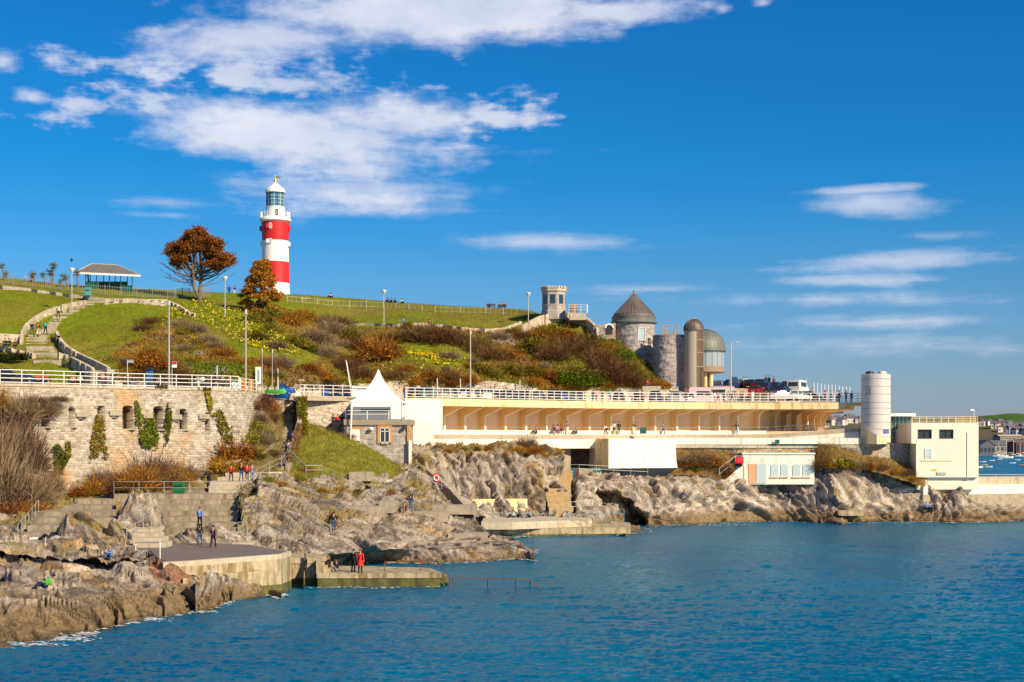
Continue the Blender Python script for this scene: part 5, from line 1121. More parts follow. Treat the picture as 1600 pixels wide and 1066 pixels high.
def lwin(px, y0, y1, w, shut, r, white=True):
    x = xof(px, D); dx = x - c[0]; yy = c[1] - math.sqrt(max(.1, (r * S) ** 2 - dx * dx)); z0, z1 = zz_(y1), zz_(y0); w *= S
    mb = MB(); mb.box((x - w / 2, yy - .08, z0), (x + w / 2, yy + .3, z1)); f = mb.build('window', M_GLASS, lh)
    mb = MB()
    for a, b, c_, d_ in ((-w / 2 - .07, -w / 2 + .03, z0, z1), (w / 2 - .03, w / 2 + .07, z0, z1), (-w / 2, w / 2, z1, z1 + .1), (-w / 2, w / 2, z0 - .1, z0), (-.03, .03, z0, z1), (-w / 2, w / 2, (z0 + z1) / 2 - .03, (z0 + z1) / 2 + .03)): mb.box((x + a, yy - .14, c_), (x + b, yy - .02, d_))
    mb.build('frame', M_WPAINT, f)
    if shut: mb = MB(); mb.box((x - w / 2 - 4.5 * S, yy - .32, z0), (x - w / 2 - .3 * S, yy - .22, z1)); mb.build('shutter', shut, f)
lwin(426, 352, 359, 3.6, M_RED, 21.2); lwin(426, 376, 382, 3.2, M_LIGHTW, 20.9)
for sx, m_, y0, y1 in ((-1, M_LIGHTW, 378.5, 385.5), (1, M_LIGHTW, 379, 385.5), (-1, M_RED, 354, 361.5), (1, M_RED, 354, 361.5)):
    mb = MB(); x = c[0] + sx * (21.3 if m_ is M_LIGHTW else 21.4) * S; mb.box((x - .32, c[1] - .7, zz_(y1)), (x + .32, c[1] - .2, zz_(y0))); mb.build('shutter', m_, lh)

# ------------------------------------------------------------------ lookout, round towers, glazed bow
GREYP = ((.40, .35, .32), (.48, .43, .39), (.32, .28, .25))
oc = thing('octagonal_lookout', 'small battlemented octagonal stone lookout tower on the ridge', 'tower', W(866, 492, 243)); D = 243.0; c = (xof(865.5, D), D); r = 19.8 / FPX * D
a0 = math.radians(-112.5 - 8)
mb = MB(); mb.lathe((*c, 0), [(r * 1.03, zof(500, D)), (r * 1.03, zof(487, D)), (r * .97, zof(486, D)), (r * .97, zof(455, D))], 8, a0, a0 + 2 * math.pi); mb.build('wall', mat('lookout_stone', (.46, .41, .36), .9, var=.25, vscale=3, bump=.05, bscale=14), oc)
mb = MB(); mb.lathe((*c, 0), [(r * .97, zof(457, D)), (r * 1.06, zof(456, D)), (r * 1.06, zof(452, D)), (r * .8, zof(452, D)), (r * .8, zof(456, D)), (.01, zof(456, D))], 8, a0, a0 + 2 * math.pi); mb.build('parapet', M_CONCL, oc)
for s_ in range(8):
    A1, B1 = [Vector((c[0] + r * 1.02 * math.cos(a0 + math.pi / 4 * q), c[1] + r * 1.02 * math.sin(a0 + math.pi / 4 * q), zof(452, D))) for q in (s_, s_ + 1)]
    for k in range(3): mb = MB(); p = A1.lerp(B1, (k + .5) / 3); t = (B1 - A1).normalized(); mb.prism([tuple((p + t * a + Vector((t.y, -t.x, 0)) * b)[:2]) for a, b in ((-.17, -.15), (.17, -.15), (.17, .15), (-.17, .15))], p.z, p.z + .38); mb.build('merlon', M_CONCL, oc)
    A1, B1 = [Vector((c[0] + r * .985 * math.cos(a0 + math.pi / 4 * q), c[1] + r * .985 * math.sin(a0 + math.pi / 4 * q), 0)) for q in (s_, s_ + 1)]
    p = (A1 + B1) / 2; t = (B1 - A1).normalized(); n_ = Vector((t.y, -t.x, 0))
    if n_.y < .3:
        q = [p - t * .42 + n_ * .01, p + t * .42 + n_ * .01, p + t * .42 - n_ * .1, p - t * .42 - n_ * .1]; mb = MB(); mb.prism([tuple(v[:2]) for v in q], zof(476, D), zof(462, D)); w_ = mb.build('window', M_GLASS, oc)
        q = [p - t * .56 + n_ * .0, p + t * .56 + n_ * .0, p + t * .56 + n_ * .05, p - t * .56 + n_ * .05][::-1]; mb = MB(); mb.prism([tuple(v[:2]) for v in q], zof(461.6, D), zof(460, D)); mb.prism([tuple(v[:2]) for v in q], zof(478, D), zof(476.4, D)); mb.build('sill', M_CONCL, w_)
vp = thing('viewing_platform', 'white railed viewing platform beside the octagonal lookout', 'platform', W(903, 495, 240)); mb = MB(); fbox(mb, 890, 916, 489, 500, 239, 3.5); mb.build('base', M_CONCL, vp); mb = MB(); fbox(mb, 891, 902, 475, 489, 239.6, 1.6); mb.build('cabin', mat('brown_box', (.36, .24, .15), .9), vp)
railing('platform_railing', 'white railing of the viewing platform beside the lookout', [W(889, 489, 239), W(917, 489, 239), W(918, 489, 242)], h=1.3, rails=(1.3, .9, .5), spacing=.9, r=.03, rp=.03)

ct = thing('conical_tower', 'round grey stone tower with a tall conical lead roof and gilt finial', 'tower', W(990, 590, 240)); D = 240.0; c = (xof(990.5, D), D + 0); r = 33.2 / FPX * D
cyl_stone('wall', ct, c, r, zof(600, D), zof(503, D), -math.pi * 1.02, .02 * math.pi, step=.1, ch=.3, sl=.6, relief=.07, pal=GREYP, seed=71, stainc=(.34, .29, .24), r1=r * .97)
mb = MB(); mb.lathe((*c, 0), [(r * .97, zof(600, D)), (r * .94, zof(502, D))], 24, 0, math.pi); mb.build('wall_back', M_CONC, ct)
mb = MB(); re = 36.2 / FPX * D; mb.lathe((*c, 0), [(r * .95, zof(506, D)), (re, zof(505.5, D)), (re, zof(503.5, D)), (re * .955, zof(502, D)), (re * .955, zof(497.5, D)), (re * .97, zof(496, D))], 40); mb.build('eaves', M_VERD, ct, True)
za, zb_ = zof(458, D), zof(496, D)
mb = MB(); mb.lathe((*c, 0), [(re * .94, zb_ - .04), (re * .86, zof(491.5, D)), (re * .02, za)], 32); mb.build('roof', M_COPPER, ct)
for k in range(32):
    a = 2 * math.pi * k / 32; mb = MB(); mb.tube((c[0] + re * .865 * math.cos(a), c[1] + re * .865 * math.sin(a), zof(491.3, D)), (c[0] + .06 * math.cos(a), c[1] + .06 * math.sin(a), za), .05, .02, 4); mb.build('roof_seam', M_COPPER, ct)
mb = MB(); mb.lathe((*c, za - .1), [(.16, 0), (.2, .15), (.1, .25), (.17, .38), (.05, .5), (.02, .9)], 10); mb.build('finial', M_GOLD, ct, True)
mb = MB(); dx = xof(1002.5, D) - c[0]; yy = c[1] - math.sqrt(r * r - dx * dx); fbox(mb, 998, 1007.5, 512.5, 533, yy - .12, .5); w_ = mb.build('window', mat('pale_green_glass', (.55, .68, .64), .3), ct); mb = MB(); fbox(mb, 997, 998, 512, 533.5, yy - .2, .3); fbox(mb, 1007.5, 1008.5, 512, 533.5, yy - .2, .3); fbox(mb, 997, 1008.5, 511.5, 512.5, yy - .2, .3); mb.build('frame', M_WPAINT, w_)
ar = thing('arched_gateway', 'small stone wall with white-rimmed arched doorway joined to the conical tower', 'gateway', W(950, 525, 238)); D = 237.0
path_stone('wall', ar, [(xof(927, D), D, zof(530, D), zof(508, D), 0), (xof(962, D), D, zof(530, D), zof(505, D), 0)], ch=.25, sl=.4, relief=.06, pal=GREYP, seed=72); mb = MB(); fbox(mb, 927, 962, 508.5, 530, D + .1, 1.5); mb.build('backing', M_CONC, ar)
mb = MB(); cxp, czp, ro, ri = xof(952, D), zof(513, D), .72, .5; pts = [(math.cos(math.pi * k / 12), math.sin(math.pi * k / 12)) for k in range(13)]
vs = []
for (a, b) in pts: vs += [(cxp + ri * a, D - .25, czp + ri * b), (cxp + ro * a, D - .25, czp + ro * b), (cxp + ro * a, D + .1, czp + ro * b)]
mb.add(vs, [(3 * k, 3 * k + 1, 3 * k + 4, 3 * k + 3) for k in range(12)] + [(3 * k + 1, 3 * k + 2, 3 * k + 5, 3 * k + 4) for k in range(12)]); mb.build('arch_ring', M_LIGHTW, ar)
mb = MB(); mb.add([(cxp + ri * a, D - .13, czp + ri * b) for a, b in pts] + [(cxp - ri, D - .13, czp - .9), (cxp + ri, D - .13, czp - .9)], [tuple(range(15))[::-1]]); mb.build('door', M_DARK, ar)

dt = thing('stone_drum', 'flat-topped round grey stone drum tower beside the glazed shaft', 'tower', W(1050, 612, 234)); D = 234.0; c = (xof(1047, D), D); r = 27 / FPX * D
cyl_stone('wall', dt, c, r, zof(617, D), zof(526, D), -math.pi, 0, step=.1, ch=.3, sl=.55, relief=.08, pal=GREYP, seed=73, stainc=(.34, .29, .24))
mb = MB(); mb.lathe((*c, 0), [(r * .96, zof(617, D)), (r * .96, zof(527, D)), (r * 1.02, zof(526.5, D)), (r * 1.02, zof(524.5, D)), (.01, zof(524.5, D))], 36); mb.build('coping', M_CONC, dt)
path_stone('side_wall', dt, [(xof(1058, 231.8), 231.8, zof(617, D), zof(527, D), 0), (xof(1078.5, 231.8), 231.8, zof(617, D), zof(532, D), 0)], ch=.3, sl=.55, relief=.08, pal=((.50, .45, .40), (.56, .51, .46), (.42, .37, .33)), seed=74)
mb = MB(); fbox(mb, 1058, 1078, 532, 617, 232, 1.5); mb.build('side_backing', M_CONC, dt)
mb = MB(); fbox(mb, 1029, 1035, 548, 575, 232.05, 1.2); mb.build('slit_window', M_DARK, dt)
mb = MB(); fbox(mb, 1030, 1076, 613, 620, 229, 1); mb.build('low_wall', M_CONCL, dt)
gf = thing('steel_gantry', 'weathered box frame gantry with diagonal braces on top of the stone drum', 'gantry', W(1047, 525, 234)); D = 234.0
for a, b in (((1034.5, 525), (1034.5, 508.5)), ((1059, 525), (1059, 508.5)), ((1034, 509), (1060, 509)), ((1036, 511), (1041, 522)), ((1051, 522), (1057, 511)), ((1034, 521), (1060, 521)), ((1041, 525), (1041, 513)), ((1054, 525), (1054, 513))):
    for dd in (0, 1.6): mb = MB(); mb.tube(W(*a, D + dd), W(*b, D + dd), .085, n=6); mb.build('beam', mat('weathered_beam', (.42, .30, .20), .8), gf)
gs = thing('glazed_shaft', 'tall beige shaft with brown glazed strip under a small lead dome', 'tower', W(1084, 612, 232)); D = 231.0; c = (xof(1084, D), D); r = 15 / FPX * D
mb = MB(); mb.lathe((*c, 0), [(r, zof(618, D)), (r, zof(517, D))], 32); mb.build('shaft', mat('beige_cladding', (.44, .38, .29), .7, var=.06), gs, True)
a1 = math.radians(-62)
for z0, z1 in ((612, 574), (572.5, 552), (550.5, 532), (530.5, 518)):
    mb = MB(); mb.lathe((*c, 0), [(r + .05, zof(z0, D)), (r + .05, zof(z1, D))], 8, math.radians(-76), math.radians(-28)); mb.build('dark_glazing', M_BROWN, gs, True)
for a in (-76, -60, -44, -28): mb = MB(); a_ = math.radians(a); mb.tube((c[0] + (r + .08) * math.cos(a_), c[1] + (r + .08) * math.sin(a_), zof(615, D)), (c[0] + (r + .08) * math.cos(a_), c[1] + (r + .08) * math.sin(a_), zof(518, D)), .04, n=4); mb.build('mullion', mat('bronze_trim', (.34, .22, .14), .6), gs)
rd = 16.4 / FPX * D; zd = zof(516, D)
mb = MB(); mb.lathe((*c, 0), [(r, zd - .12), (rd, zd - .12), (rd, zd + .05)] + [(rd * .97 * math.cos(t), zd + .05 + rd * 1.03 * math.sin(t)) for t in [math.pi / 2 * k / 8 for k in range(9)]], 32); mb.build('dome', M_COPPER, gs, True)
for k in range(20):
    a = 2 * math.pi * k / 20; mb = MB(); mb.path([(c[0] + rd * .985 * math.cos(t) * math.cos(a), c[1] + rd * .985 * math.cos(t) * math.sin(a), zd + .05 + rd * 1.04 * math.sin(t)) for t in [math.pi / 2 * j / 6 for j in range(7)]], .03, 4); mb.build('dome_seam', M_COPPER, gs)
mb = MB(); mb.lathe((*c, zd + rd), [(.12, 0), (.1, .3), (.01, .4)], 8); mb.build('finial', M_GOLD, gs)
bw = thing('glazed_bow', 'cantilevered glazed bow room under a ribbed quarter dome roof', 'building', W(1105, 612, 232)); D = 237.0; c = (xof(1100, D), D); r = 33.5 / FPX * D
ze = zof(546, D); hz = zof(514.5, D) - ze
mb = MB(); mb.lathe((*c, 0), [(r * .98, ze - .32), (r * 1.03, ze - .32), (r * 1.03, ze)] + [(r * math.cos(t), ze + hz * math.sin(t)) for t in [math.pi / 2 * k / 10 for k in range(11)]], 44); mb.build('dome_roof', M_VERD, bw, True)
for k in range(32):
    a = 2 * math.pi * k / 32; mb = MB(); mb.path([(c[0] + r * 1.005 * math.cos(t) * math.cos(a), c[1] + r * 1.005 * math.cos(t) * math.sin(a), ze + hz * 1.005 * math.sin(t)) for t in [math.pi / 2 * j / 7 for j in range(8)]], .035, 4); mb.build('roof_rib', M_VERD, bw)
mb = MB(); mb.lathe((*c, 0), [(r * .92, zof(574, D)), (r * .92, ze - .3)], 20); mb.build('glazing', mat('bow_glass', (.30, .36, .40), .08, spec=.9), bw)
for k in range(20):
    a = 2 * math.pi * k / 20; mb = MB(); mb.tube((c[0] + r * .93 * math.cos(a), c[1] + r * .93 * math.sin(a), zof(574, D)), (c[0] + r * .93 * math.cos(a), c[1] + r * .93 * math.sin(a), ze - .3), .045, n=4); mb.build('mullion', M_GALV, bw)
mb = MB(); mb.lathe((*c, 0), [(.01, zof(583, D)), (r * .9, zof(583, D)), (r * .96, zof(582, D)), (r * .96, zof(573.5, D)), (r * .9, zof(573.5, D))], 36); mb.build('floor_band', mat('bronze_band', (.30, .22, .16), .6), bw)
for x, w_ in ((1102, 2.0), (1111, 2.2)): mb = MB(); mb.tube(W(x, 613, 235), W(x, 583, 235), w_ * .1 + .1, n=12); mb.build('column', M_CREAM, bw, True)
mb = MB(); fbox(mb, 1104, 1109, 584, 612, 236.5, 1); mb.build('dark_door', M_GLASS, bw)

# ------------------------------------------------------------------ promenade shelter on the crest
sh = thing('park_shelter', 'open green-posted shelter with hipped slate roof on the crest', 'shelter', W(168, 462, 238)); D = 236.0
ridge = [W(143, 412.5, D + 1.8), W(181, 414, D + 1.8)]; ea = [W(118, 425, D - .8), W(219.5, 429.5, D - .8), W(214, 428.6, D + 5.0), W(124, 424.2, D + 5.0)]
M_SLATE = mat('roof_slate', (.17, .155, .15), .7, var=.3, vscale=4)
mb = MB(); mb.add([*ridge, *ea], [(0, 2, 3, 1), (1, 3, 4), (1, 4, 5, 0), (0, 5, 2)]); mb.build('roof', M_SLATE, sh)
mb = MB(); lo = [p - Vector((0, 0, .30)) for p in ea]; mb.add(ea + lo, [(0, 4, 5, 1), (1, 5, 6, 2), (2, 6, 7, 3), (3, 7, 4, 0), (4, 7, 6, 5)]); mb.build('fascia', M_WPAINT, sh)
mb = MB(); mb.path([ea[0], ridge[0], ridge[1], ea[1]], .07, 5); mb.build('ridge_tiles', M_CONCL, sh)
for i, x in enumerate((134, 141, 151, 162, 171, 180, 188.5, 199, 206.5)):
    dd = D if i % 2 == 0 else D + 3.6; mb = MB(); zt = zof(430.5, dd); mb.tube(W(x, 462, dd), (xof(x, dd), dd, zt), .075, n=6); mb.build('post', M_GREEN, sh)
for x0, x1, y0, y1, dd in ((134, 156, 440, 452, D + 3.6), (155, 199, 440, 458, D + 2), (187, 206, 446, 462, D + .1), (133, 155, 441, 450, D + .1)): mb = MB(); fbox(mb, x0, x1, y0, y1 + 4, dd, .1); mb.build('screen_panel', M_GREEN, sh)

# ------------------------------------------------------------------ lamps, masts and signs
def lamp(name, label, px, ytop, base, style='disc', r=.06):
    b = Vector(base); top = Vector((b.x, b.y, zof(ytop, b.y))); root = thing(name, label, 'street lamp', b)
    mb = MB(); mb.tube(b - Vector((0, 0, .3)), top, r * 1.3, r * .8, n=8); mb.build('pole', M_GALV if style != 'mast' else mat('mast_grey', (.42, .38, .33), .5, .3), root)
    if style == 'disc':
        mb = MB(); mb.lathe(top, [(.05, -.5), (.32, -.12), (.42, .05), (.44, .12), (.2, .2), (.01, .22)], 14); mb.build('lantern', M_WPAINT, root, True)
    elif style == 'mast':
        mb = MB(); mb.lathe(top, [(r, -.6), (r * 1.6, -.5), (r * 1.6, 0), (.01, .05)], 8); mb.build('cap', M_GALV, root)
    elif style == 'arm':
        mb = MB(); mb.tube(top, top + Vector((1.0, 0, .05)), .04); mb.box(top + Vector((.7, -.12, -.02)), top + Vector((1.35, .12, .1))); mb.build('lamp_head', M_GALV, root)
    return root
for px, yt, yb, lb in ((111, 421, 489, 'white lamp post with shallow bowl lantern beside the hill stairs'), (351, 434, 497, 'lamp post with bowl lantern standing in the daffodils below the crest'), (600, 455, 507, 'slim lamp post on the path right of the lighthouse'), (826, 459, 509, 'lamp post near the octagonal lookout')):
    lamp('lamp_post', lb, px, yt, H(px, yb))
def onp(px, d, z=ZD): return Vector((xof(px, d), d, z))
lamp('lamp_mast', 'tall grey lighting mast behind the bastion railing at the left', 264, 470, onp(264, 163), 'mast', .10)
lamp('lamp_mast', 'tall grey lighting mast beside the orange boards', 384, 484, onp(384, 171.5), 'mast', .10)
lamp('lamp_mast', 'thin flagpole rising above the blue boat', 409.5, 544, onp(409.5, 177), 'mast', .05)
lamp('lamp_mast', 'thin flagpole between the blue van and the white board', 425.5, 546, onp(425.5, 180), 'mast', .05)
lamp('lamp_mast', 'tall lighting mast behind the colonnade railing', 735, 517, onp(735, 203.5), 'mast', .10)
lamp('lamp_mast', 'tall lamp mast with short arm right of the glazed bow', 1142, 535, onp(1142, 226, 17), 'arm', .10)
mb = MB(); a = onp(550, 194); b_ = W(540.5, 563, 194); mb.tube(a, b_, .05); fp_ = thing('feather_flag', 'furled pale feather flag leaning beside the marquee', 'flag', a); mb.build('pole', M_WPAINT, fp_)
mb = MB(); t = (b_ - a); n_ = Vector((.22, 0, .1)); q = [a + t * .3, a + t * .98, a + t * .95 + n_ * .5, a + t * .3 + n_]; mb.add([*q, *[v + Vector((0, .03, 0)) for v in q]], [(0, 1, 2, 3), (4, 7, 6, 5)]); mb.build('cloth', mat('faded_cloth', (.50, .42, .38), .8), fp_)
def board(name, label, cat, px0, px1, y0, y1, d, m, post=None, z0=None):
    r_ = thing(name, label, cat, onp((px0 + px1) / 2, d)); mb = MB(); fbox(mb, px0, px1, y0, y1, d, .12); mb.build('panel', m, r_)
    if post: mb = MB(); mb.tube(onp(post, d + .15), W(post, y0, d + .15), .05); mb.build('post', M_GALV, r_)
    return r_
M_ORG = mat('orange_board', (.62, .26, .05), .7)
board('orange_board', 'left one of two orange boards against the promenade railing', 'board', 375.5, 383, 592.5, 612, 171, M_ORG); board('orange_board', 'right one of two orange boards against the promenade railing', 'board', 388, 396.5, 594, 612, 173, M_ORG)
board('white_board', 'white panel on the promenade left of the orange boards', 'board', 362, 375, 597, 611, 168.5, M_WPAINT)
bs = board('tall_sign', 'tall white upright sign with dark central strip above the orange boards', 'sign', 399, 408, 573.5, 600, 177, M_WPAINT, 403); mb = MB(); fbox(mb, 403, 405, 578, 596, 176.93, .06); mb.build('print', mat('sign_grey', (.3, .34, .32), .6), bs)
bs = board('notice_sign', 'small white sign with a red heading by the tall mast', 'sign', 268.5, 276, 565, 574.5, 164, M_WPAINT, 268.8); mb = MB(); fbox(mb, 269, 275.8, 565.2, 568.5, 163.9, .08); mb.build('heading', M_RED, bs)
fs_ = thing('fingerpost', 'fingerpost with one dark and one pale arm on the left promenade', 'sign', onp(199, 160)); mb = MB(); mb.tube(onp(199, 160), W(199, 562, 160), .05); mb.build('post', M_GALV, fs_); mb = MB(); fbox(mb, 188, 198, 562, 566, 160, .05); mb.build('arm', M_DARK, fs_); mb = MB(); fbox(mb, 200, 209, 562.5, 567, 160, .05); mb.build('arm', M_GALV, fs_)
board('stair_sign', 'white banner board at the head of the long stair', 'sign', 444.5, 459.5, 611, 635, 186, M_WPAINT)
kk = thing('ticket_kiosk', 'tall blue vending kiosk on the left promenade', 'kiosk', onp(232, 162)); mb = MB(); fbox(mb, 228.5, 236, 576, 605, 161.5, .9); mb.build('body', mat('kiosk_blue', (.02, .10, .28), .5), kk); mb = MB(); fbox(mb, 227.5, 237, 574.5, 577, 161.3, 1.3); mb.build('top', M_DARK, kk)
ub = board('utility_cabinet', 'grey green utility cabinet set against the retaining wall', 'cabinet', 517, 532, 593.5, 612, 199, mat('cabinet_grey', (.38, .37, .31), .6)); mb = MB(); fbox(mb, 516.5, 532.5, 592.5, 594, 198.9, .4); mb.build('lid', M_GALV, ub)
lb_ = thing('lifebuoy_board', 'red and white lifebuoy board on the rocks below the kiosk', 'safety board', W(681, 762, 174)); mb = MB(); fbox(mb, 677, 686.5, 740, 754, 174, .15); mb.build('panel', mat('bright_red', (.75, .03, .04), .5), lb_)
mb = MB(); p = W(681.8, 747, 173.9); mb.path([p + Vector((.26 * math.cos(t), 0, .3 * math.sin(t))) for t in [math.pi * 2 * k / 16 for k in range(17)]], .06, 6); mb.build('lifebuoy', M_WPAINT, lb_); mb = MB(); mb.tube(W(681, 770, 174.2), W(681, 750, 174.2), .04); mb.build('post', M_GALV, lb_)
def litter(label, p, w=.75, h=1.15, m=None):
    r_ = thing('litter_bin', label, 'bin', p); mb = MB(); p = Vector(p); mb.box(p + Vector((-w / 2, -w / 2, 0)), p + Vector((w / 2, w / 2, h * .82))); mb.build('body', m or mat('bin_green', (.012, .16, .05), .5), r_)
    mb = MB(); mb.box(p + Vector((-w / 2 - .03, -w / 2 - .03, h * .82)), p + Vector((w / 2 + .03, w / 2 + .03, h))); mb.build('lid', m or MAT['bin_green'], r_)
    mb = MB(); mb.box(p + Vector((-w / 2 + .1, -w / 2 - .02, h * .55)), p + Vector((w / 2 - .1, -w / 2, h * .7))); mb.build('slot', M_DARK, r_)
litter('green litter bin on the landing behind the grey rail', W(279.5, 771, 143.2), .95, 1.05)
litter('dark teal bin at the top of the hill path', H(140, 468) + Vector((0, -1, .5)), .8, 1.1, M_TEAL)
litter('teal bin against the grey wall below the white block', W(933, 744, 205.4), .85, 1.05, M_TEAL)
tsq = board('teal_notice', 'green notice panel on the colonnade terrace railing', 'sign', 1000, 1010, 668, 678, 211, MAT['teal_paint'] if False else M_GREEN)
mb = MB(); fbox(mb, 1211, 1218, 687, 693.5, 213.1, .08); tag(mb.build('green_notice', M_GREEN), 'small dark green notice on the white walkway wall above the changing rooms', 'sign')
# kite / balloon in the sky above the shelter
kt = thing('kite', 'small dark blue kite in the air beside the shelter', 'kite', W(112, 408, 230)); p = W(112, 407, 230); mb = MB(); mb.add([p + Vector((-.28, 0, .15)), p + Vector((0, -.1, .3)), p + Vector((.28, 0, .15)), p + Vector((0, 0, -.35))], [(0, 1, 3), (1, 2, 3)]); mb.build('sail', mat('kite_blue', (.01, .08, .18), .6), kt)

# ------------------------------------------------------------------ far shore across the bay
far_net = []
for px, ys in ((1180, 660), (1240, 656), (1290, 654), (1345, 657), (1430, 655), (1500, 656), (1535, 652), (1570, 648), (1620, 646), (1700, 641), (1820, 645)):
    far_net.append([(px, 714, 1200), (px, 709, 1240), (px, 700 - (700 - ys) * .15, 1330), (px, 688 - (688 - ys) * .25, 1480), (px, 674 - (674 - ys) * .3, 1700), (px, ys + 6, 1950), (px, ys, 2250), (px, ys + 4, 2700)])
far = Sheet('far_hill', far_net, step=1.6, rowpx=90, post=lambda px, py, V: V + ((fbm(V * .012, 4, 6) - .5) * 16)[:, None] * np.array([0, 0, 1]) * np.clip((V[:, 1:2] - 1240) / 200, 0, 1))
a = fbm(far.V * .02, 4, 3)[:, None]; k = np.clip((far.V[:, 2:3] - 26) / 8, 0, 1) * (far.ppx[:, None] > 1535)
fc = np.array([.10, .065, .04]) * (1 - a) * 1.6 + np.array([.06, .07, .03]) * a * 1.5; fc = fc * (1 - k) + np.array([.075, .14, .02]) * k
far.build(M_TURF, fc, True)
def far_at(px, py): return far.at(px, py)
rf = random.Random(3); M_FW = [mat('house_white', (.78, .74, .68), .8), mat('house_cream', (.66, .56, .44), .8), mat('house_grey', (.38, .36, .36), .8)]; M_FR = [mat('far_slate', (.13, .13, .15), .8), mat('far_tile', (.25, .13, .09), .8)]
hp = []
for k in range(64):
    if k < 46: x = rf.uniform(1532, 1640); y = 664 + (x - 1532) * .13 + rf.uniform(-1.5, 8) * (1 if x > 1560 else .4)
    else: x = rf.uniform(1296, 1350); y = rf.uniform(657, 664)
    hp.append((x, y))
hm = []
for j in range(5):
    w_, d_, h_ = rf.uniform(6, 10), 7, rf.uniform(4.5, 6); mb = MB(); mb.box((-w_ / 2, -d_ / 2, -2), (w_ / 2, d_ / 2, h_)); body = mb.mesh('wall', M_FW[j % 3])
    mb = MB()
    e = .4; A = [(-w_ / 2 - e, -d_ / 2 - e, h_), (w_ / 2 + e, -d_ / 2 - e, h_), (w_ / 2 + e, d_ / 2 + e, h_), (-w_ / 2 - e, d_ / 2 + e, h_), (-w_ / 2 - e, 0, h_ + 3), (w_ / 2 + e, 0, h_ + 3)]
    if j % 2: A = [(y_, x_, z_) for x_, y_, z_ in A]; A = [(x_ * w_ / 7.8 if 1 else x_, y_ * .8, z_) for x_, y_, z_ in A]
    mb.add(A, [(0, 1, 5, 4), (2, 3, 4, 5), (1, 2, 5), (3, 0, 4), (3, 2, 1, 0)]); roof = mb.mesh('roof', M_FR[j % 2])
    wm = MB()
    for wx in (-.28, .28): wm.box((wx * w_ - .6, -d_ / 2 - .08, 1.6), (wx * w_ + .6, -d_ / 2, 3.2))
    hm.append((body, roof, wm.mesh('window', M_GLASS)))
for i, (x, y) in enumerate(hp):
    p = far_at(x, y); b_, r_, w_ = hm[rf.randrange(5)]
    t = thing('far_house', 'small pale house among many on the far hillside across the bay' if x > 1500 else 'tiny pale house on the distant shore seen under the promenade deck', 'house', p, 'houses on the distant hillside' if x > 1500 else 'houses seen under the promenade deck', rf.uniform(-.9, .5))
    link('wall', b_, t); link('roof', r_, t); link('window', w_, t)
def shed(label, px0, px1, yg, ye, yr, d, m1, m2, gable=False):
    r_ = thing('quay_warehouse', label, 'warehouse', W((px0 + px1) / 2, yg, d)); mb = MB(); dp = 22
    a, b = xof(px0, d), xof(px1, d); z0, z1, z2 = zof(yg, d) - 1, zof(ye, d), zof(yr, d)
    mb.box((a, d, z0), (b, d + dp, z1))
    if gable: mb.add([(a, d, z1), (b, d, z1), ((a + b) / 2, d, z2)], [(0, 1, 2)])
    mb.build('wall', m1, r_); mb = MB()
    if gable: m_ = (a + b) / 2; mb.add([(a - .5, d - .4, z1), (m_, d - .4, z2 + .3), (b + .5, d - .4, z1), (a - .5, d + dp, z1), (m_, d + dp, z2 + .3), (b + .5, d + dp, z1)], [(0, 1, 4, 3), (1, 2, 5, 4)])
    else: mb.add([(a - .4, d - .5, z1), (b + .4, d - .5, z1), (b + .4, d + dp / 2, z2), (a - .4, d + dp / 2, z2), (a - .4, d + dp, z1), (b + .4, d + dp, z1)], [(0, 1, 2, 3), (3, 2, 5, 4)])
    mb.build('roof', m2, r_); n = max(2, int((px1 - px0) / 6))
    for i in range(n): x = a + (b - a) * (i + .5) / n; mb = MB(); mb.box((x - .9, d - .1, z0 + 2.5), (x + .9, d, z1 - 1.5)); mb.build('window', M_GLASS, r_)
M_WS = mat('warehouse_stone', (.36, .30, .24), .9, var=.15, vscale=.3); M_WD = mat('warehouse_dark', (.12, .13, .16), .9)
shed('dark gabled warehouse at the water edge across the bay', 1531, 1555, 709, 697, 688, 1180, M_WD, M_FR[0], True)
shed('long stone warehouse with slate roof across the bay', 1550, 1615, 707, 696, 688, 1225, M_WS, M_FR[0])
shed('red brown quayside building behind the sailing boats', 1588, 1612, 709, 692, 690, 1170, mat('far_brick', (.22, .07, .05), .9), M_FR[1])
shed('pale low quay building on the far bank', 1563, 1600, 688, 682, 679, 1400, M_WS, M_CONCL)
mb = MB(); mb.box((xof(1525, 1165), 1165, -1), (xof(1720, 1165), 1230, zof(709.5, 1165))); tag(mb.build('far_quay', M_WD), 'dark stone quay edge along the far shore', 'quay')
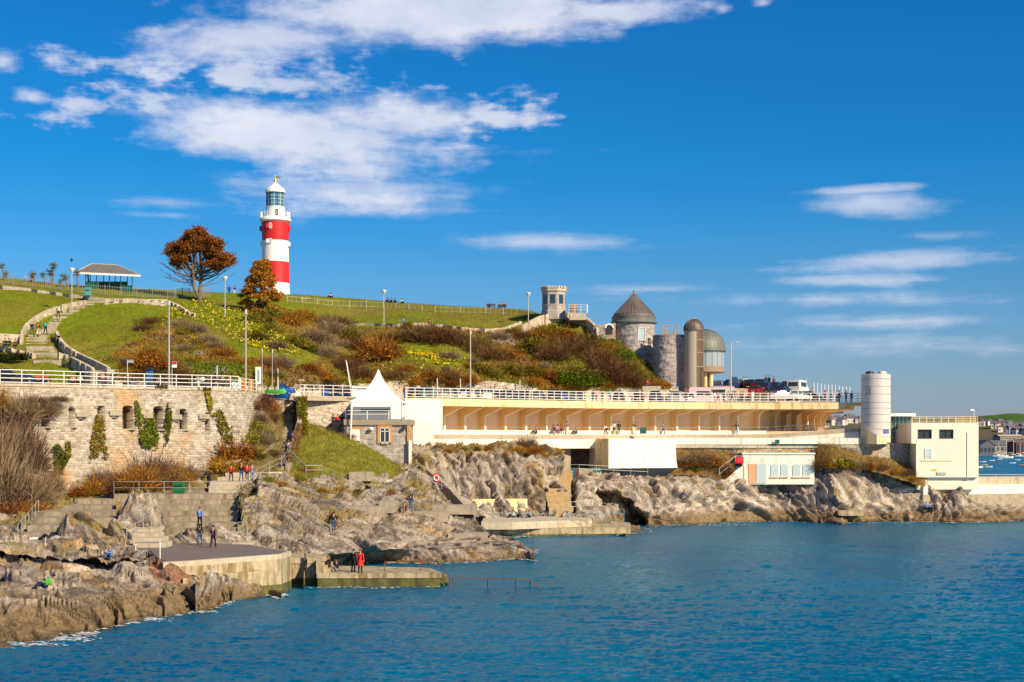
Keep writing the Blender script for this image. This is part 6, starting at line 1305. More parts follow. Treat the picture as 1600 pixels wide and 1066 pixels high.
def yacht(label, px, d, s=1.0, hull=M_WPAINT, mast=True, g=None):
    p = Vector((xof(px, d), d, 0)); r_ = thing('moored_yacht' if mast else 'dinghy', label, 'boat', p, g); L, B = 4.2 * s, 1.2 * s; mb = MB(); vs = []; K = 8
    for k in range(K + 1):
        t = k / K; x = -L + 2 * L * t; w_ = B * math.sin(min(1, t * 1.5 + .25) * math.pi / 2) if t < .7 else B * math.sqrt(max(0, 1 - ((t - .7) / .3) ** 2)); w_ = max(w_, .03); zt = .8 * s + .35 * s * t
        vs += [(p.x + x, d - w_, zt), (p.x + x, d - w_ * .6, -.1), (p.x + x, d + w_ * .6, -.1), (p.x + x, d + w_, zt)]
    fs = [(4 * k + j, 4 * k + 4 + j, 4 * k + 5 + j, 4 * k + 1 + j) for k in range(K) for j in range(3)] + [(4 * k + 3, 4 * k + 7, 4 * k + 4, 4 * k) for k in range(K)] + [(0, 1, 2, 3)]
    mb.add(vs, fs); mb.build('hull', hull, r_)
    if mast:
        mb = MB(); mb.prism([(p.x - 1.2 * s, d - .6 * s), (p.x + 1.4 * s, d - .5 * s), (p.x + 1.4 * s, d + .5 * s), (p.x - 1.2 * s, d + .6 * s)], .9 * s, 1.45 * s); mb.build('cabin', M_WPAINT, r_)
        mb = MB(); mb.tube((p.x + .3, d, .9), (p.x + .3, d, 11 * s), .11 * s, n=6); mb.build('mast', M_WPAINT, r_); mb = MB(); mb.tube((p.x + .3, d, 2.4 * s), (p.x - 3.4 * s, d, 2.3 * s), .14 * s, n=6); mb.build('boom', M_WPAINT, r_)
yacht('white yacht with bare mast moored in the bay beyond the sea wall', 1572, 1020, 1.15)
for px, d, s_, lb in ((1560, 1130, 1, 'white sailing boat moored close under the dark warehouse'), (1583, 1140, 1.1, 'sailing boat moored against the far quay, second from the left'), (1594, 1135, .9, 'sailing boat near the red brown building'), (1606, 1120, 1.2, 'sailing boat at the right end of the far quay')): yacht(lb, px, d, s_, [M_WPAINT, M_DARK][px == 1583])
for px, y_, m_ in ((1536, 722, M_WPAINT), (1538, 727, mat('buoy_yellow', (.7, .5, .05), .5)), (1550, 720, M_WPAINT), (1558, 724, M_RUST), (1562, 718, M_WPAINT), (1582, 724, M_WPAINT), (1590, 719, M_WPAINT), (1598, 727, mat('buoy_orange', (.75, .25, .04), .5)), (1545, 730, M_WPAINT)):
    d = dof(y_, 0); yacht('small open dinghy moored in the bay beyond the sea wall', px, d, .38, m_, False, 'moored dinghies beyond the sea wall')
mb = MB(); fbox(mb, 1528, 1536, 728.5, 731, 640, 3); tag(mb.build('white_raft', M_WPAINT), 'small white raft just beyond the edge of the pool building', 'raft')
# ------------------------------------------------------------------ vegetation
rng = np.random.default_rng(5)
def leafmat(name, spec=.15, fine=.3):
    m = bpy.data.materials.new(name); m.use_nodes = True; T = NT(m.node_tree); out = T.n('ShaderNodeOutputMaterial')
    a = T.n('ShaderNodeAttribute'); a.attribute_name = 'tone'; oi = T.n('ShaderNodeObjectInfo'); h = T.n('ShaderNodeHueSaturation'); T.put(h.inputs['Color'], a.outputs[0])
    T.put(h.inputs['Value'], T.m('MULTIPLY_ADD', oi.outputs['Random'], .6, .72)); T.put(h.inputs['Hue'], T.m('MULTIPLY_ADD', oi.outputs['Random'], .04, .48))
    d = T.n('ShaderNodeBsdfDiffuse'); T.put(d.inputs[0], h.outputs[0]); t = T.n('ShaderNodeBsdfTranslucent'); T.put(t.inputs[0], h.outputs[0])
    mx = T.n('ShaderNodeMixShader'); mx.inputs[0].default_value = .22; T.nt.links.new(d.outputs[0], mx.inputs[1]); T.nt.links.new(t.outputs[0], mx.inputs[2]); T.nt.links.new(mx.outputs[0], out.inputs[0]); return m
M_LEAF = leafmat('foliage'); M_TWIG = leafmat('twigs')
def unit(n): v = rng.normal(size=(n, 3)); return v / np.linalg.norm(v, axis=1)[:, None]
def leaves(P, size, pal, flat=0.0, asp=1.0, up=None):
    """small quads at P with colours drawn from pal"""
    n = len(P); size = np.asarray(size) * np.ones(n); a = unit(n); b = unit(n); a[:, 2] *= (1 - flat)
    b = b - a * np.sum(a * b, 1)[:, None]; b /= np.linalg.norm(b, axis=1)[:, None]; a = a * size[:, None]; b = b * size[:, None] * asp
    V = np.stack([P - a * .5 - b * .5, P + a * .5 - b * .3, P + a * .5 + b * .5, P - a * .3 + b * .5], 1).reshape(-1, 3)
    F = np.arange(n * 4).reshape(n, 4); p = np.array(pal); c = p[rng.integers(0, len(p), n)] * rng.uniform(.65, 1.3, (n, 1))
    return V, F, np.repeat(c, 4, 0)
def blades(P, D, w, pal):
    """thin tapering strips from P along D"""
    n = len(P); s = np.cross(D, unit(n)); s /= np.maximum(np.linalg.norm(s, axis=1), 1e-6)[:, None]; s *= (np.asarray(w) * np.ones(n))[:, None]
    V = np.stack([P - s, P + s, P + D + s * .25, P + D - s * .25], 1).reshape(-1, 3); F = np.arange(n * 4).reshape(n, 4)
    p = np.array(pal); c = p[rng.integers(0, len(p), n)] * rng.uniform(.6, 1.35, (n, 1)); return V, F, np.repeat(c, 4, 0)
def join(*sets):
    V, F, C, o = [], [], [], 0
    for v, f, c in sets: V.append(v); F.append(f + o); C.append(c); o += len(v)
    return np.concatenate(V), np.concatenate(F), np.concatenate(C)
PALS = {'maroon': [(.20, .08, .035), (.25, .12, .055), (.13, .055, .03), (.24, .16, .06)], 'rust': [(.40, .15, .02), (.30, .12, .02), (.44, .21, .03), (.22, .12, .025)],
        'green': [(.10, .17, .012), (.15, .20, .018), (.06, .11, .012), (.20, .21, .02)], 'olive': [(.21, .18, .02), (.14, .13, .02), (.26, .21, .03), (.20, .13, .025)],
        'tan': [(.30, .20, .12), (.24, .15, .09), (.35, .26, .16), (.20, .11, .07)], 'gold': [(.10, .12, .015), (.16, .16, .02), (.50, .36, .01), (.20, .14, .02)], 'dark': [(.03, .05, .012), (.045, .06, .015), (.06, .05, .02)]}
def shrub_mesh(kind, tw, lf, seed, ls=.085):
    sets = []; pal = PALS[kind]
    if tw:
        a = rng.uniform(0, 2 * np.pi, tw); e = np.abs(rng.normal(.75, .45, tw)); base = np.stack([np.cos(a) * rng.uniform(0, .55, tw), np.sin(a) * rng.uniform(0, .55, tw), np.zeros(tw)], 1)
        r0 = rng.uniform(.15, .65, tw)[:, None]; D = np.stack([np.cos(a) * np.cos(e), np.sin(a) * np.cos(e), np.abs(np.sin(e))], 1) + rng.normal(0, .22, (tw, 3))
        sets.append(blades(base + D * r0, D * rng.uniform(.2, .48, tw)[:, None], .012, pal))
        k = tw // 2; P = (base + D * r0)[:k]; sets.append(blades(P, unit(k) * rng.uniform(.12, .3, k)[:, None] + np.array([0, 0, .1]), .010, pal))
    if lf:
        nc = 26; cc = unit(nc); cc[:, 2] = np.abs(cc[:, 2]); cc *= rng.uniform(.45, .85, (nc, 1)); cc[:, 2] *= .85
        P = cc[rng.integers(0, nc, lf)] + rng.normal(0, .13, (lf, 3)); P[:, 2] = np.abs(P[:, 2]); sets.append(leaves(P, rng.uniform(.6, 1.3, lf) * ls, pal))
        q = rng.integers(0, 3, 1)
    V, F, C = join(*sets); return mesh_np('foliage', V, F, M_LEAF, C)
SH = {k: [shrub_mesh(k, tw, lf, i) for i in range(2)] for k, tw, lf in (('maroon', 1400, 250), ('rust', 700, 900), ('green', 100, 1700), ('olive', 300, 1400), ('tan', 1500, 60), ('gold', 100, 1500), ('dark', 50, 1600))}
SLAB = {'maroon': 'dark maroon leafless bramble bush', 'rust': 'rust-brown bush', 'green': 'leafy green bush', 'olive': 'olive green shrub', 'tan': 'pale bare twiggy bush', 'gold': 'green bush with yellow flowers', 'dark': 'dark evergreen bush'}
def shrub(kind, p, r, where, hs=.85, group=None, own=None):
    o = link('shrub', SH[kind][R.randrange(2)], None, p, R.uniform(0, 6.3), (r, r, r * hs * R.uniform(.85, 1.15)))
    if where == W1 and not own:
        px, py = HX + p.x / p.y * FPX, HY - (p.z - EYE) / p.y * FPX
        z_ = 'below the grass mound|on the slope under the daffodils|below the conical conifer|above the marquee|left of the lighting mast|right of the lighting mast|below the octagonal lookout|below the conical tower'.split('|')[int(np.searchsorted([275, 380, 480, 600, 725, 830, 930], px))]
        own = '%s%s %s %s' % ('small ' if r < 1.45 else 'large ' if r > 2.4 else '', SLAB[kind], 'high on the hillside' if py < 535 else 'low down' if py > 580 else 'in mid-slope', z_); group = group or '%s bushes %s' % (kind, where)
        return tag(o, own, 'shrub', group)
    return tag(o, own or (SLAB[kind] + ' ' + where), 'shrub', None if own else (group or ('%s bushes %s' % (kind, where))))
def on(sheet, px, py, sink=.15): p = sheet.at(px, py); p.z -= sink; return p
W1 = 'on the hillside above the promenade wall'
OWN = {(595, 560): 'large orange-brown rounded bush in the middle of the hillside', (900, 600): 'bright green ivy-like bush low on the slope below the conical tower', (235, 572): 'broad orange-brown bush at the foot of the grass mound left', (541, 600): 'green gorse bush with yellow flowers just above the wall', (975, 562): 'leafy green bush against the conical tower wall'}
hs_ = [('rust', 235, 572, 34), ('rust', 208, 570, 22), ('rust', 262, 572, 22), ('rust', 595, 560, 40), ('green', 900, 600, 38), ('green', 880, 596, 26), ('green', 925, 598, 24), ('gold', 541, 600, 22), ('green', 975, 562, 26), ('green', 960, 545, 22), ('olive', 985, 575, 18),
       ('tan', 283, 512, 18), ('tan', 303, 520, 22), ('tan', 325, 532, 20), ('tan', 340, 545, 18), ('maroon', 352, 556, 22), ('maroon', 372, 568, 22), ('maroon', 402, 528, 22), ('maroon', 424, 518, 24), ('tan', 432, 545, 20), ('maroon', 438, 570, 24), ('maroon', 415, 572, 20),
       ('olive', 398, 505, 26), ('olive', 425, 498, 26), ('green', 447, 500, 22), ('rust', 455, 505, 28), ('rust', 472, 498, 24), ('olive', 462, 540, 24), ('green', 478, 545, 20), ('tan', 495, 535, 30), ('tan', 515, 520, 28), ('tan', 505, 555, 26), ('maroon', 530, 512, 26), ('maroon', 508, 508, 22), ('maroon', 545, 530, 26), ('maroon', 560, 545, 24), ('maroon', 535, 580, 30), ('maroon', 560, 590, 26), ('rust', 505, 590, 22), ('rust', 480, 580, 22), ('olive', 520, 598, 20),
       ('maroon', 618, 590, 22), ('rust', 585, 596, 16), ('maroon', 640, 530, 28), ('maroon', 662, 532, 34), ('maroon', 690, 535, 32), ('maroon', 716, 538, 28), ('maroon', 742, 545, 30), ('maroon', 765, 560, 30), ('olive', 752, 580, 24), ('maroon', 790, 560, 28), ('maroon', 700, 592, 24), ('rust', 672, 592, 20), ('rust', 730, 598, 18), ('tan', 700, 560, 20), ('olive', 770, 590, 22), ('rust', 650, 598, 14), ('olive', 800, 585, 26), ('tan', 780, 530, 18), ('olive', 800, 520, 16),
       ('rust', 840, 525, 26), ('olive', 860, 522, 24), ('rust', 880, 528, 24), ('maroon', 835, 550, 34), ('maroon', 862, 562, 32), ('olive', 830, 585, 26), ('rust', 855, 590, 22), ('maroon', 895, 550, 34), ('maroon', 920, 545, 32), ('maroon', 935, 568, 34), ('rust', 945, 548, 26), ('maroon', 950, 590, 34), ('maroon', 975, 600, 28), ('maroon', 995, 600, 24), ('rust', 1010, 602, 18), ('olive', 1000, 588, 16), ('olive', 1022, 602, 12), ('dark', 415, 505, 18), ('dark', 385, 500, 14)]
for k, x, y, s in hs_:
    if k == 'maroon' and R.random() < .42: k = R.choice(['rust', 'olive', 'olive', 'tan'])
    p = on(hill, x, y, .2); shrub(k, p, s / FPX * p.y * .95, W1, 1.0 if s > 30 else .85, own=OWN.get((x, y)))
n = 0
while n < 70:
    x, y = R.uniform(210, 1040), R.uniform(500, 604)
    if not inpoly([x], [y], SCRUB)[0] or any(inpoly([x], [y], g)[0] for g in GRASSY): continue
    v = float(fbm(np.array([[x * .02, y * .04, 0]]), 2, 3)[0]); k = ['rust', 'tan', 'olive', 'olive', 'maroon'][min(4, int(max(0, v - .25) * 10))]
    p = on(hill, x, y, .15); shrub(k, p, R.uniform(9, 17) / FPX * p.y, W1); n += 1
W2 = 'on the bank left of the long stair'
for k, x, y, s in [('rust', 350, 735, 18), ('rust', 365, 715, 24), ('olive', 372, 690, 24), ('dark', 352, 690, 14), ('rust', 352, 672, 16), ('olive', 385, 672, 20), ('maroon', 385, 640, 24), ('maroon', 405, 632, 20), ('rust', 420, 640, 16), ('tan', 385, 665, 18), ('tan', 405, 690, 20), ('olive', 420, 690, 14), ('green', 418, 680, 12), ('tan', 425, 710, 12), ('tan', 400, 660, 18), ('maroon', 425, 655, 14), ('rust', 375, 735, 16), ('olive', 392, 715, 16)]:
    p = on(bankB, x, y); shrub(k, p, s * (1.5 if k in ('rust', 'olive') else 1.15) / FPX * p.y, W2)
W3 = 'at the foot of the bastion wall'
for k, x, y, s in [('rust', 150, 770, 26), ('tan', 165, 760, 26), ('maroon', 190, 768, 28), ('rust', 215, 762, 34), ('maroon', 232, 765, 34), ('maroon', 255, 762, 36), ('rust', 275, 758, 30), ('tan', 290, 752, 22), ('tan', 240, 752, 40), ('tan', 150, 750, 24), ('olive', 262, 752, 26), ('rust', 128, 775, 20)]:
    p = on(s2, x, y - 2, .2); p.y -= .4; shrub(k, p, s / FPX * p.y, W3, 1.1)
W4 = 'beside the bastion at the far left'
for k, x, y, s, hh, d in [('tan', 20, 800, 58, 1.5, 138), ('tan', 55, 790, 48, 1.3, 140), ('tan', -10, 790, 60, 1.9, 137), ('tan', 45, 740, 48, 1.5, 143), ('tan', 5, 740, 50, 1.7, 142), ('rust', 25, 815, 36, 1.0, 135), ('rust', 62, 805, 28, .9, 136), ('maroon', 5, 815, 40, .8, 134), ('tan', 30, 700, 42, 1.4, 146), ('rust', 2, 640, 24, 1.6, 146), ('tan', 35, 655, 42, 1.0, 147), ('tan', 75, 650, 30, .9, 149.5), ('olive', 95, 742, 12, 1.9, 148.5), ('tan', 85, 770, 26, 1.5, 144), ('tan', 60, 630, 26, .6, 148), ('tan', 95, 628, 22, .6, 150), ('tan', -40, 760, 70, 2.0, 138)]:
    p = W(x - 4, y, d); shrub(k, p, s * .8 / FPX * d, W4, hh * 1.1)
for k, x, y, s, sh_ in [('tan', 1068, 722, 22, bankD), ('tan', 1095, 722, 24, bankD), ('rust', 1110, 726, 24, bankD), ('rust', 1082, 728, 18, bankD), ('green', 1085, 733, 12, bankD), ('tan', 1128, 735, 16, bankD), ('rust', 1138, 742, 12, bankD), ('maroon', 1285, 728, 18, bankC), ('gold', 1317, 728, 26, bankC), ('olive', 1318, 742, 14, bankC), ('tan', 1345, 730, 14, bankC), ('rust', 1358, 732, 13, bankC), ('maroon', 1378, 733, 12, bankC), ('rust', 1300, 735, 14, bankC), ('tan', 1418, 742, 13, bankC), ('tan', 1436, 738, 10, bankC), ('rust', 1398, 740, 12, bankC), ('rust', 1425, 750, 9, bankC)]:
    p = on(sh_, x, y, .1); shrub(k, p, s / FPX * p.y * .9, 'above the rocks below the walkway', .9, own={(1317, 728): 'yellow green pointed bush on the rocks near the round tower', (1085, 733): 'round green bush above the light rocks right of the white block'}.get((x, y)))
for k, x, y, s in [('tan', 822, 700, 22), ('rust', 808, 706, 16), ('rust', 835, 708, 16), ('rust', 700, 706, 8), ('olive', 725, 702, 9), ('rust', 760, 704, 10), ('rust', 850, 715, 10), ('rust', 785, 712, 12), ('tan', 845, 704, 12), ('olive', 745, 703, 8), ('rust', 870, 708, 8)]:
    p = on(s4, x, y, .1); shrub(k, p, s / FPX * p.y, 'on the cliff ledge under the colonnade', .8)
for k, x, y, s in [('tan', 548, 680, 12), ('rust', 500, 768, 12), ('olive', 470, 745, 14), ('rust', 480, 735, 14), ('rust', 530, 765, 12), ('olive', 560, 768, 10), ('dark', 575, 762, 10), ('rust', 610, 770, 10), ('tan', 410, 762, 12), ('olive', 420, 752, 14), ('rust', 440, 757, 12)]:
    sht = bankA if (y < 740 and x > 455) else s3; p = on(sht, x, y, .1); shrub(k, p, s / FPX * p.y, 'along the foot of the grassy bank', .7)
# hedge at the far left
for x in range(-30, 50, 9): p = H(x, 562) + Vector((0, -1.6, -.1)); shrub('dark', p, .95, 'forming a low hedge at the far left', 1.0)
# spiky clumps
SPK = []
for j in range(2):
    n = 90; D = unit(n); D[:, 2] = np.abs(D[:, 2]) * .9 + .05; D /= np.linalg.norm(D, axis=1)[:, None]
    SPK.append(mesh_np('foliage', *(lambda t: (t[0], t[1], M_LEAF, t[2]))(blades(np.zeros((n, 3)), D * rng.uniform(.7, 1.1, n)[:, None], .035, [(.14, .15, .05), (.20, .19, .06), (.28, .22, .09), (.08, .10, .03)]))))
M_BARK = mat('bark', (.20, .14, .10), .9, var=.3, vscale=4, bump=.05); M_BARKP = mat('palm_trunk', (.24, .17, .11), .9, var=.3, vscale=5)
def palm(label, px, pytop, base, heads):
    b = Vector(base); r_ = thing('palm_tree', label, 'palm tree', b)
    for (dx, dz, s) in heads:
        d = b.y; top = W(px + dx, pytop + dz, d); mb = MB(); m_ = (b + top) / 2 + Vector((dx * .02, 0, 0)); mb.tube(b - Vector((0, 0, .2)), m_, .16, .13, 7); mb.tube(m_, top, .13, .12, 7); mb.build('trunk', M_BARKP, r_)
        o = link('crown', SPK[R.randrange(2)], r_, top - b, R.uniform(0, 6), (s, s, s)); o2 = link('crown', SPK[R.randrange(2)], r_, top - b - Vector((0, 0, .1)), R.uniform(0, 6), (s * .95, s * .95, -s * .7))
for lb, px, yt, bx, by, hd in [('tall palm with two stacked heads left of the shelter', 82, 416, 78, 444, [(2, 0, .85), (-3, 10, .95)]), ('palm at the extreme left edge of the crest', 3, 421, 4, 438, [(0, -5, .7), (6, 8, .8)]), ('squat palm, first from the left of the clump', 51, 430, 53, 442, [(0, 0, .85)]), ('small palm between the squat palm and the tall one', 67, 430, 69, 444, [(0, 0, .7)]),
                               ('palm between the tall palm and the lamp post', 101, 434, 103, 450, [(0, 0, .95), (-7, 6, .6)]), ('palm against the left end of the shelter', 120, 427, 120, 452, [(0, 0, .85)]), ('palm seen through the left side of the shelter', 137, 427, 137, 449, [(0, 0, .7)])]: palm(lb, px, yt, H(bx, by) + Vector((0, 1.0, 0)), hd)
for x, y, s, lb in [(114, 572, 1.3, 'spiky green clump by the low wall near the hill stairs'), (575, 588, 1.1, 'spiky yellow-green clump on the slope above the marquee')]:
    p = H(x, y) + Vector((0, -1.0, .3)); tag(link('spiky_plant', SPK[0], None, p, 1, s), lb, 'plant')

# trees
def limb_tree(label, name, base, limbs, clumps, pal, leafn, leafs, bark=M_BARK):
    b = Vector(base); r_ = thing(name, label, 'tree', b); mb = MB()
    for pts, r0, r1 in limbs:
        n = len(pts) - 1
        for i, (a, c_) in enumerate(zip(pts, pts[1:])): mb.tube(a, c_, r0 + (r1 - r0) * i / n, r0 + (r1 - r0) * (i + 1) / n, 7, cap=False)
    mb.build('trunk', bark, r_, True)
    P = []; C = np.array([c_[:3] for c_ in clumps]); S_ = np.array([c_[3] for c_ in clumps])
    k = rng.integers(0, len(C), leafn); q = rng.normal(0, .42, (leafn, 3)); q[:, 2] *= .6; P = C[k] + q * S_[k][:, None]
    V, F, Cc = leaves(P - np.array(b), rng.uniform(.6, 1.3, leafn) * leafs, pal, asp=.6); r = link('crown', mesh_np('crown', V, F, M_LEAF, Cc), r_); return r_
bp_ = H(312, 472); D = bp_.y; def_ = lambda x, y, dd=0: W(x, y, D + dd)
limbs = [([bp_ - Vector((0, 0, .3)), def_(312, 455), def_(314, 435, .3), def_(311, 415, 0)], .34, .16), ([def_(311, 466), def_(303, 450, -.4), def_(302, 430, -.6), def_(300, 410, -1)], .26, .12)]
ends = []
rt = random.Random(11)
for k in range(46):
    a = rt.uniform(-1.6, 1.6); rr = rt.uniform(.6, 1.0); ex, ey = 310 + math.sin(a) * 58 * rr, 398 - math.cos(a) * 42 * rr + abs(a) * 6; dd = rt.uniform(-4.2, 4.2) * (1 - .5 * abs(math.sin(a)))
    src = [(302, 436), (314, 440), (313, 428), (302, 425), (312, 418)][k % 5]; s_ = def_(*src); e_ = def_(ex, ey, dd); m1 = s_.lerp(e_, .4) + Vector((0, 0, -.5 * abs(math.sin(a)))); m2 = s_.lerp(e_, .75) + Vector((rt.uniform(-.3, .3), 0, .1))
    limbs.append(([s_, m1, m2, e_], .10, .025)); ends.append((e_, a)); 
    for j in range(3): q = m1.lerp(e_, rt.random()); limbs.append(([q, q + Vector((rt.uniform(-1, 1), rt.uniform(-1, 1), rt.uniform(.2, 1.1)))], .035, .012))
for k in range(16):                                  # the bare lower limbs spreading left and right
    sx = -1 if k < 9 else 1; e_ = def_(310 + sx * rt.uniform(34, 64), rt.uniform(408, 434), rt.uniform(-3, 3)); s_ = def_(303 if sx < 0 else 314, rt.uniform(432, 448)); m_ = s_.lerp(e_, .5) + Vector((0, 0, -.35)); limbs.append(([s_, m_, e_], .07, .015))
    for j in range(5): q = m_.lerp(e_, rt.random()); limbs.append(([q, q + Vector((sx * rt.uniform(.1, .9), rt.uniform(-.6, .6), rt.uniform(.1, .9)))], .025, .01))
cl = []
for e_, a in ends:
    for j in range(3):
        f = rt.uniform(.55, 1.02); q = def_(310, 425).lerp(e_, f) + Vector((rt.uniform(-.7, .7), rt.uniform(-.9, .9), rt.uniform(-.3, .4)));
        if HX + q.x / q.y * FPX < 270 and HY - (q.z - EYE) / q.y * FPX > 408: continue
        cl.append((*q, rt.uniform(.7, 1.25)))
limb_tree('broad spreading cedar with rust-brown crown and bare lower limbs on the crest', 'cedar_tree', bp_, limbs, cl, [(.42, .14, .02), (.34, .11, .02), (.22, .09, .02), (.10, .08, .015), (.48, .19, .03)], 42000, .23)
bp_ = H(408, 488); D = bp_.y - 1; limbs = [([bp_, def_(408, 450), def_(407, 408)], .3, .06)]; cl = []
for k in range(150):
    t = rt.random() ** .75; y = 407 + t * 82; w_ = 5 + 29 * min(1, (y - 404) / 62) ** .85; a = rt.uniform(0, 6.28); q = def_(408 + math.cos(a) * w_ * rt.uniform(.5, 1), y, math.sin(a) * w_ * .1); cl.append((*q, rt.uniform(.45, .8)))
    if k % 3 == 0: limbs.append(([def_(408, y + 3), q], .05, .015))
limb_tree('dense conical rust-brown conifer in front of the lighthouse', 'conifer_tree', bp_, limbs, cl, [(.46, .14, .02), (.38, .11, .02), (.24, .09, .02), (.11, .09, .015), (.50, .19, .03)], 26000, .22)

# ground cover that nobody could count
def scatter(sheet, n, poly=None, cond=None):
    i = np.arange(len(sheet.V)); ok = np.ones(len(i), bool)
    if poly is not None:
        ok = np.zeros(len(i), bool)
        for q in poly: ok |= inpoly(sheet.ppx, sheet.ppy, q)
    if cond is not None: ok &= cond(sheet, i)
    i = rng.choice(i[ok], n); return sheet.V[i] + rng.normal(0, .2, (len(i), 3)) * np.array([1, 1, .15])
def stuff(name, label, sets, m=M_LEAF):
    V, F, C = join(*sets); return tag(link(name, mesh_np(name, V, F, m, C)), label, None, None, 'stuff')
def updir(n, a, b, spread=.35): return np.stack([rng.normal(0, spread, n), rng.normal(0, spread, n), np.ones(n)], 1) * rng.uniform(a, b, n)[:, None]
P = scatter(hill, 70000, [SCRUB], lambda s, i: (hill_k[i] > .5)); n = len(P); f = fbm(P * .12, 3, 91)
kinds = ['maroon', 'rust', 'olive', 'olive', 'green']; ki = np.clip(((f - .3) * 11).astype(int), 0, 4); sets = []
for j, kd in enumerate(kinds):
    q = P[ki == j]; 
    if len(q): h_ = len(q) // 2; sets += [leaves(q[:h_] + np.array([0, 0, .15]), rng.uniform(.10, .26, h_), PALS[kd]), blades(q[h_:], updir(len(q) - h_, .25, .8), .016, PALS[kd])]
stuff('undergrowth', 'tangled brown and olive undergrowth covering the hillside', sets)
P = scatter(hill, 60000, None, lambda s, i: (hill_k[i] < .5) & (s.V[i, 1] < 275)); n = len(P); f = fbm(P * .15, 3, 92) > .5
GP = [(.11, .17, .006), (.15, .20, .01), (.085, .13, .005)]; DP = [(.22, .22, .018), (.28, .24, .04), (.17, .19, .012)]
stuff('grass', 'short green and straw grass on the hill', [blades(P[~f], updir(int((~f).sum()), .08, .2, .4), .03, GP), blades(P[f], updir(int(f.sum()), .08, .24, .4), .03, DP)])
P = scatter(hill, 5000, None, lambda s, i: (np.abs(s.ppy[i] - (492 + (s.ppx[i] - 640) * .02)) < 9) & (s.ppx[i] > 470) & (s.ppx[i] < 830)); stuff('dry_grass', 'fringe of dry grass below the crest fence', [blades(P, updir(len(P), .25, .6), .02, [(.34, .27, .10), (.28, .22, .06), (.20, .19, .03)])])
P = np.concatenate([scatter(hill, 2000, [[(300, 470), (350, 474), (420, 510), (470, 555), (440, 560), (370, 535), (320, 505), (255, 500), (262, 485)]]), scatter(hill, 700, [[(632, 548), (660, 552), (700, 560), (730, 562), (700, 574), (650, 566)]]), scatter(hill, 170, [[(235, 490), (262, 500), (310, 530), (290, 540), (250, 515)], [(590, 570), (720, 575), (700, 590), (600, 585)]])])
stuff('daffodils', 'yellow daffodils scattered in the grass of the slope', [leaves(P + np.array([0, 0, .35]), rng.uniform(.13, .24, len(P)), [(.80, .62, .02), (.75, .68, .12), (.8, .55, .01)]), blades(P, updir(len(P), .25, .4, .1), .02, [(.05, .12, .02)]), blades(P + rng.normal(0, .25, P.shape) * np.array([1, 1, 0]), updir(len(P), .25, .4, .2), .03, [(.05, .13, .02), (.04, .10, .02)])])
for sh_, pal, nn, nm, lb, a_, b_ in ((bankA, [(.13, .16, .012), (.20, .18, .03), (.28, .20, .05), (.10, .13, .01)], 14000, 'rough_grass', 'rough sunlit grass on the bank left of the kiosk', .12, .4), (bankB, PALS['tan'] + PALS['olive'], 9000, 'scrub', 'dry scrub covering the bank left of the long stair', .2, .6), (bankC, PALS['tan'] + PALS['rust'] + PALS['olive'], 7000, 'scrub', 'dry scrub on the bank under the walkway', .15, .5), (bankD, PALS['tan'] + PALS['rust'], 5000, 'scrub', 'dry scrub beside the changing rooms', .15, .5)):
    P = scatter(sh_, nn); stuff(nm, lb, [blades(P, updir(len(P), a_, b_), .018, pal)])
P = np.concatenate([scatter(s2, 2200, None, lambda s, i: (s.V[i, 2] > 4.5) & (fbm(s.V[i] * .5, 4, 36) > .52)), scatter(s3, 1600, None, lambda s, i: (s.V[i, 2] > 5) & (fbm(s.V[i] * .5, 4, 46) > .55)), scatter(s4, 3000, None, lambda s, i: (s.ppy[i] < 722) & (fbm(s.V[i] * .5, 4, 56) > .42)), scatter(s5, 500, None, lambda s, i: (s.V[i, 2] > 6.3))])
stuff('dry_grass', 'tufts of dry grass rooted in the rocks', [blades(P, updir(len(P), .1, .38), .02, [(.27, .17, .05), (.20, .15, .04), (.33, .22, .09), (.16, .16, .03)])])
# ivy
def bast_d(px, y): d = lerp_path(FRONT, px); z = zof(y, d); return d - 2.1 * min(1, max(0, (ZD - z) / 9.3)) - .22
def ivy(label, polys, dfun, n, pal, s=.17):
    P = []; bb = np.concatenate([np.array(p, float) for p in polys]); lo, hi = bb.min(0), bb.max(0)
    while len(P) < n:
        x, y = R.uniform(lo[0], hi[0]), R.uniform(lo[1], hi[1])
        if any(inpoly([x], [y], q)[0] for q in polys) and (fbm(np.array([[x * .12, y * .12, 0]]), 3, 5)[0] > R.uniform(.25, .5)): P.append(tuple(W(x, y, dfun(x, y) - R.uniform(0, .12))))
    P = np.array(P); b = P.mean(0); V, F, C = leaves(P - b, rng.uniform(.6, 1.3, len(P)) * s, pal)
    return tag(link('ivy', mesh_np('ivy', V, F, M_LEAF, C), None, tuple(b)), label, 'ivy')
IG = [(.20, .22, .02), (.14, .17, .015), (.28, .27, .03), (.09, .12, .012)]; IY = [(.40, .30, .03), (.30, .24, .03), (.20, .20, .02), (.36, .24, .05)]
ivy('yellowing ivy on the bastion under the third embrasure', [[(150, 650), (158, 640), (164, 670), (170, 716), (140, 716), (144, 680)]], bast_d, 900, IY)
ivy('large bright green ivy patch between the two tallest embrasures', [[(212, 625), (217, 630), (222, 655), (240, 644), (250, 690), (246, 702), (224, 700), (214, 670)]], bast_d, 1500, IG)
ivy('narrow strip of ivy right of the fifth embrasure', [[(262, 628), (268, 640), (268, 665), (262, 695), (257, 695), (258, 660)]], bast_d, 450, IG)
ivy('streak of ochre ivy near the right end of the bastion', [[(321, 612), (328, 612), (338, 648), (334, 652), (327, 640)]], bast_d, 350, IY)
ivy('dark green ivy climbing the right edge of the bastion', [[(338, 640), (348, 640), (358, 668), (372, 660), (376, 700), (350, 690), (340, 665)]], bast_d, 800, PALS['olive'])
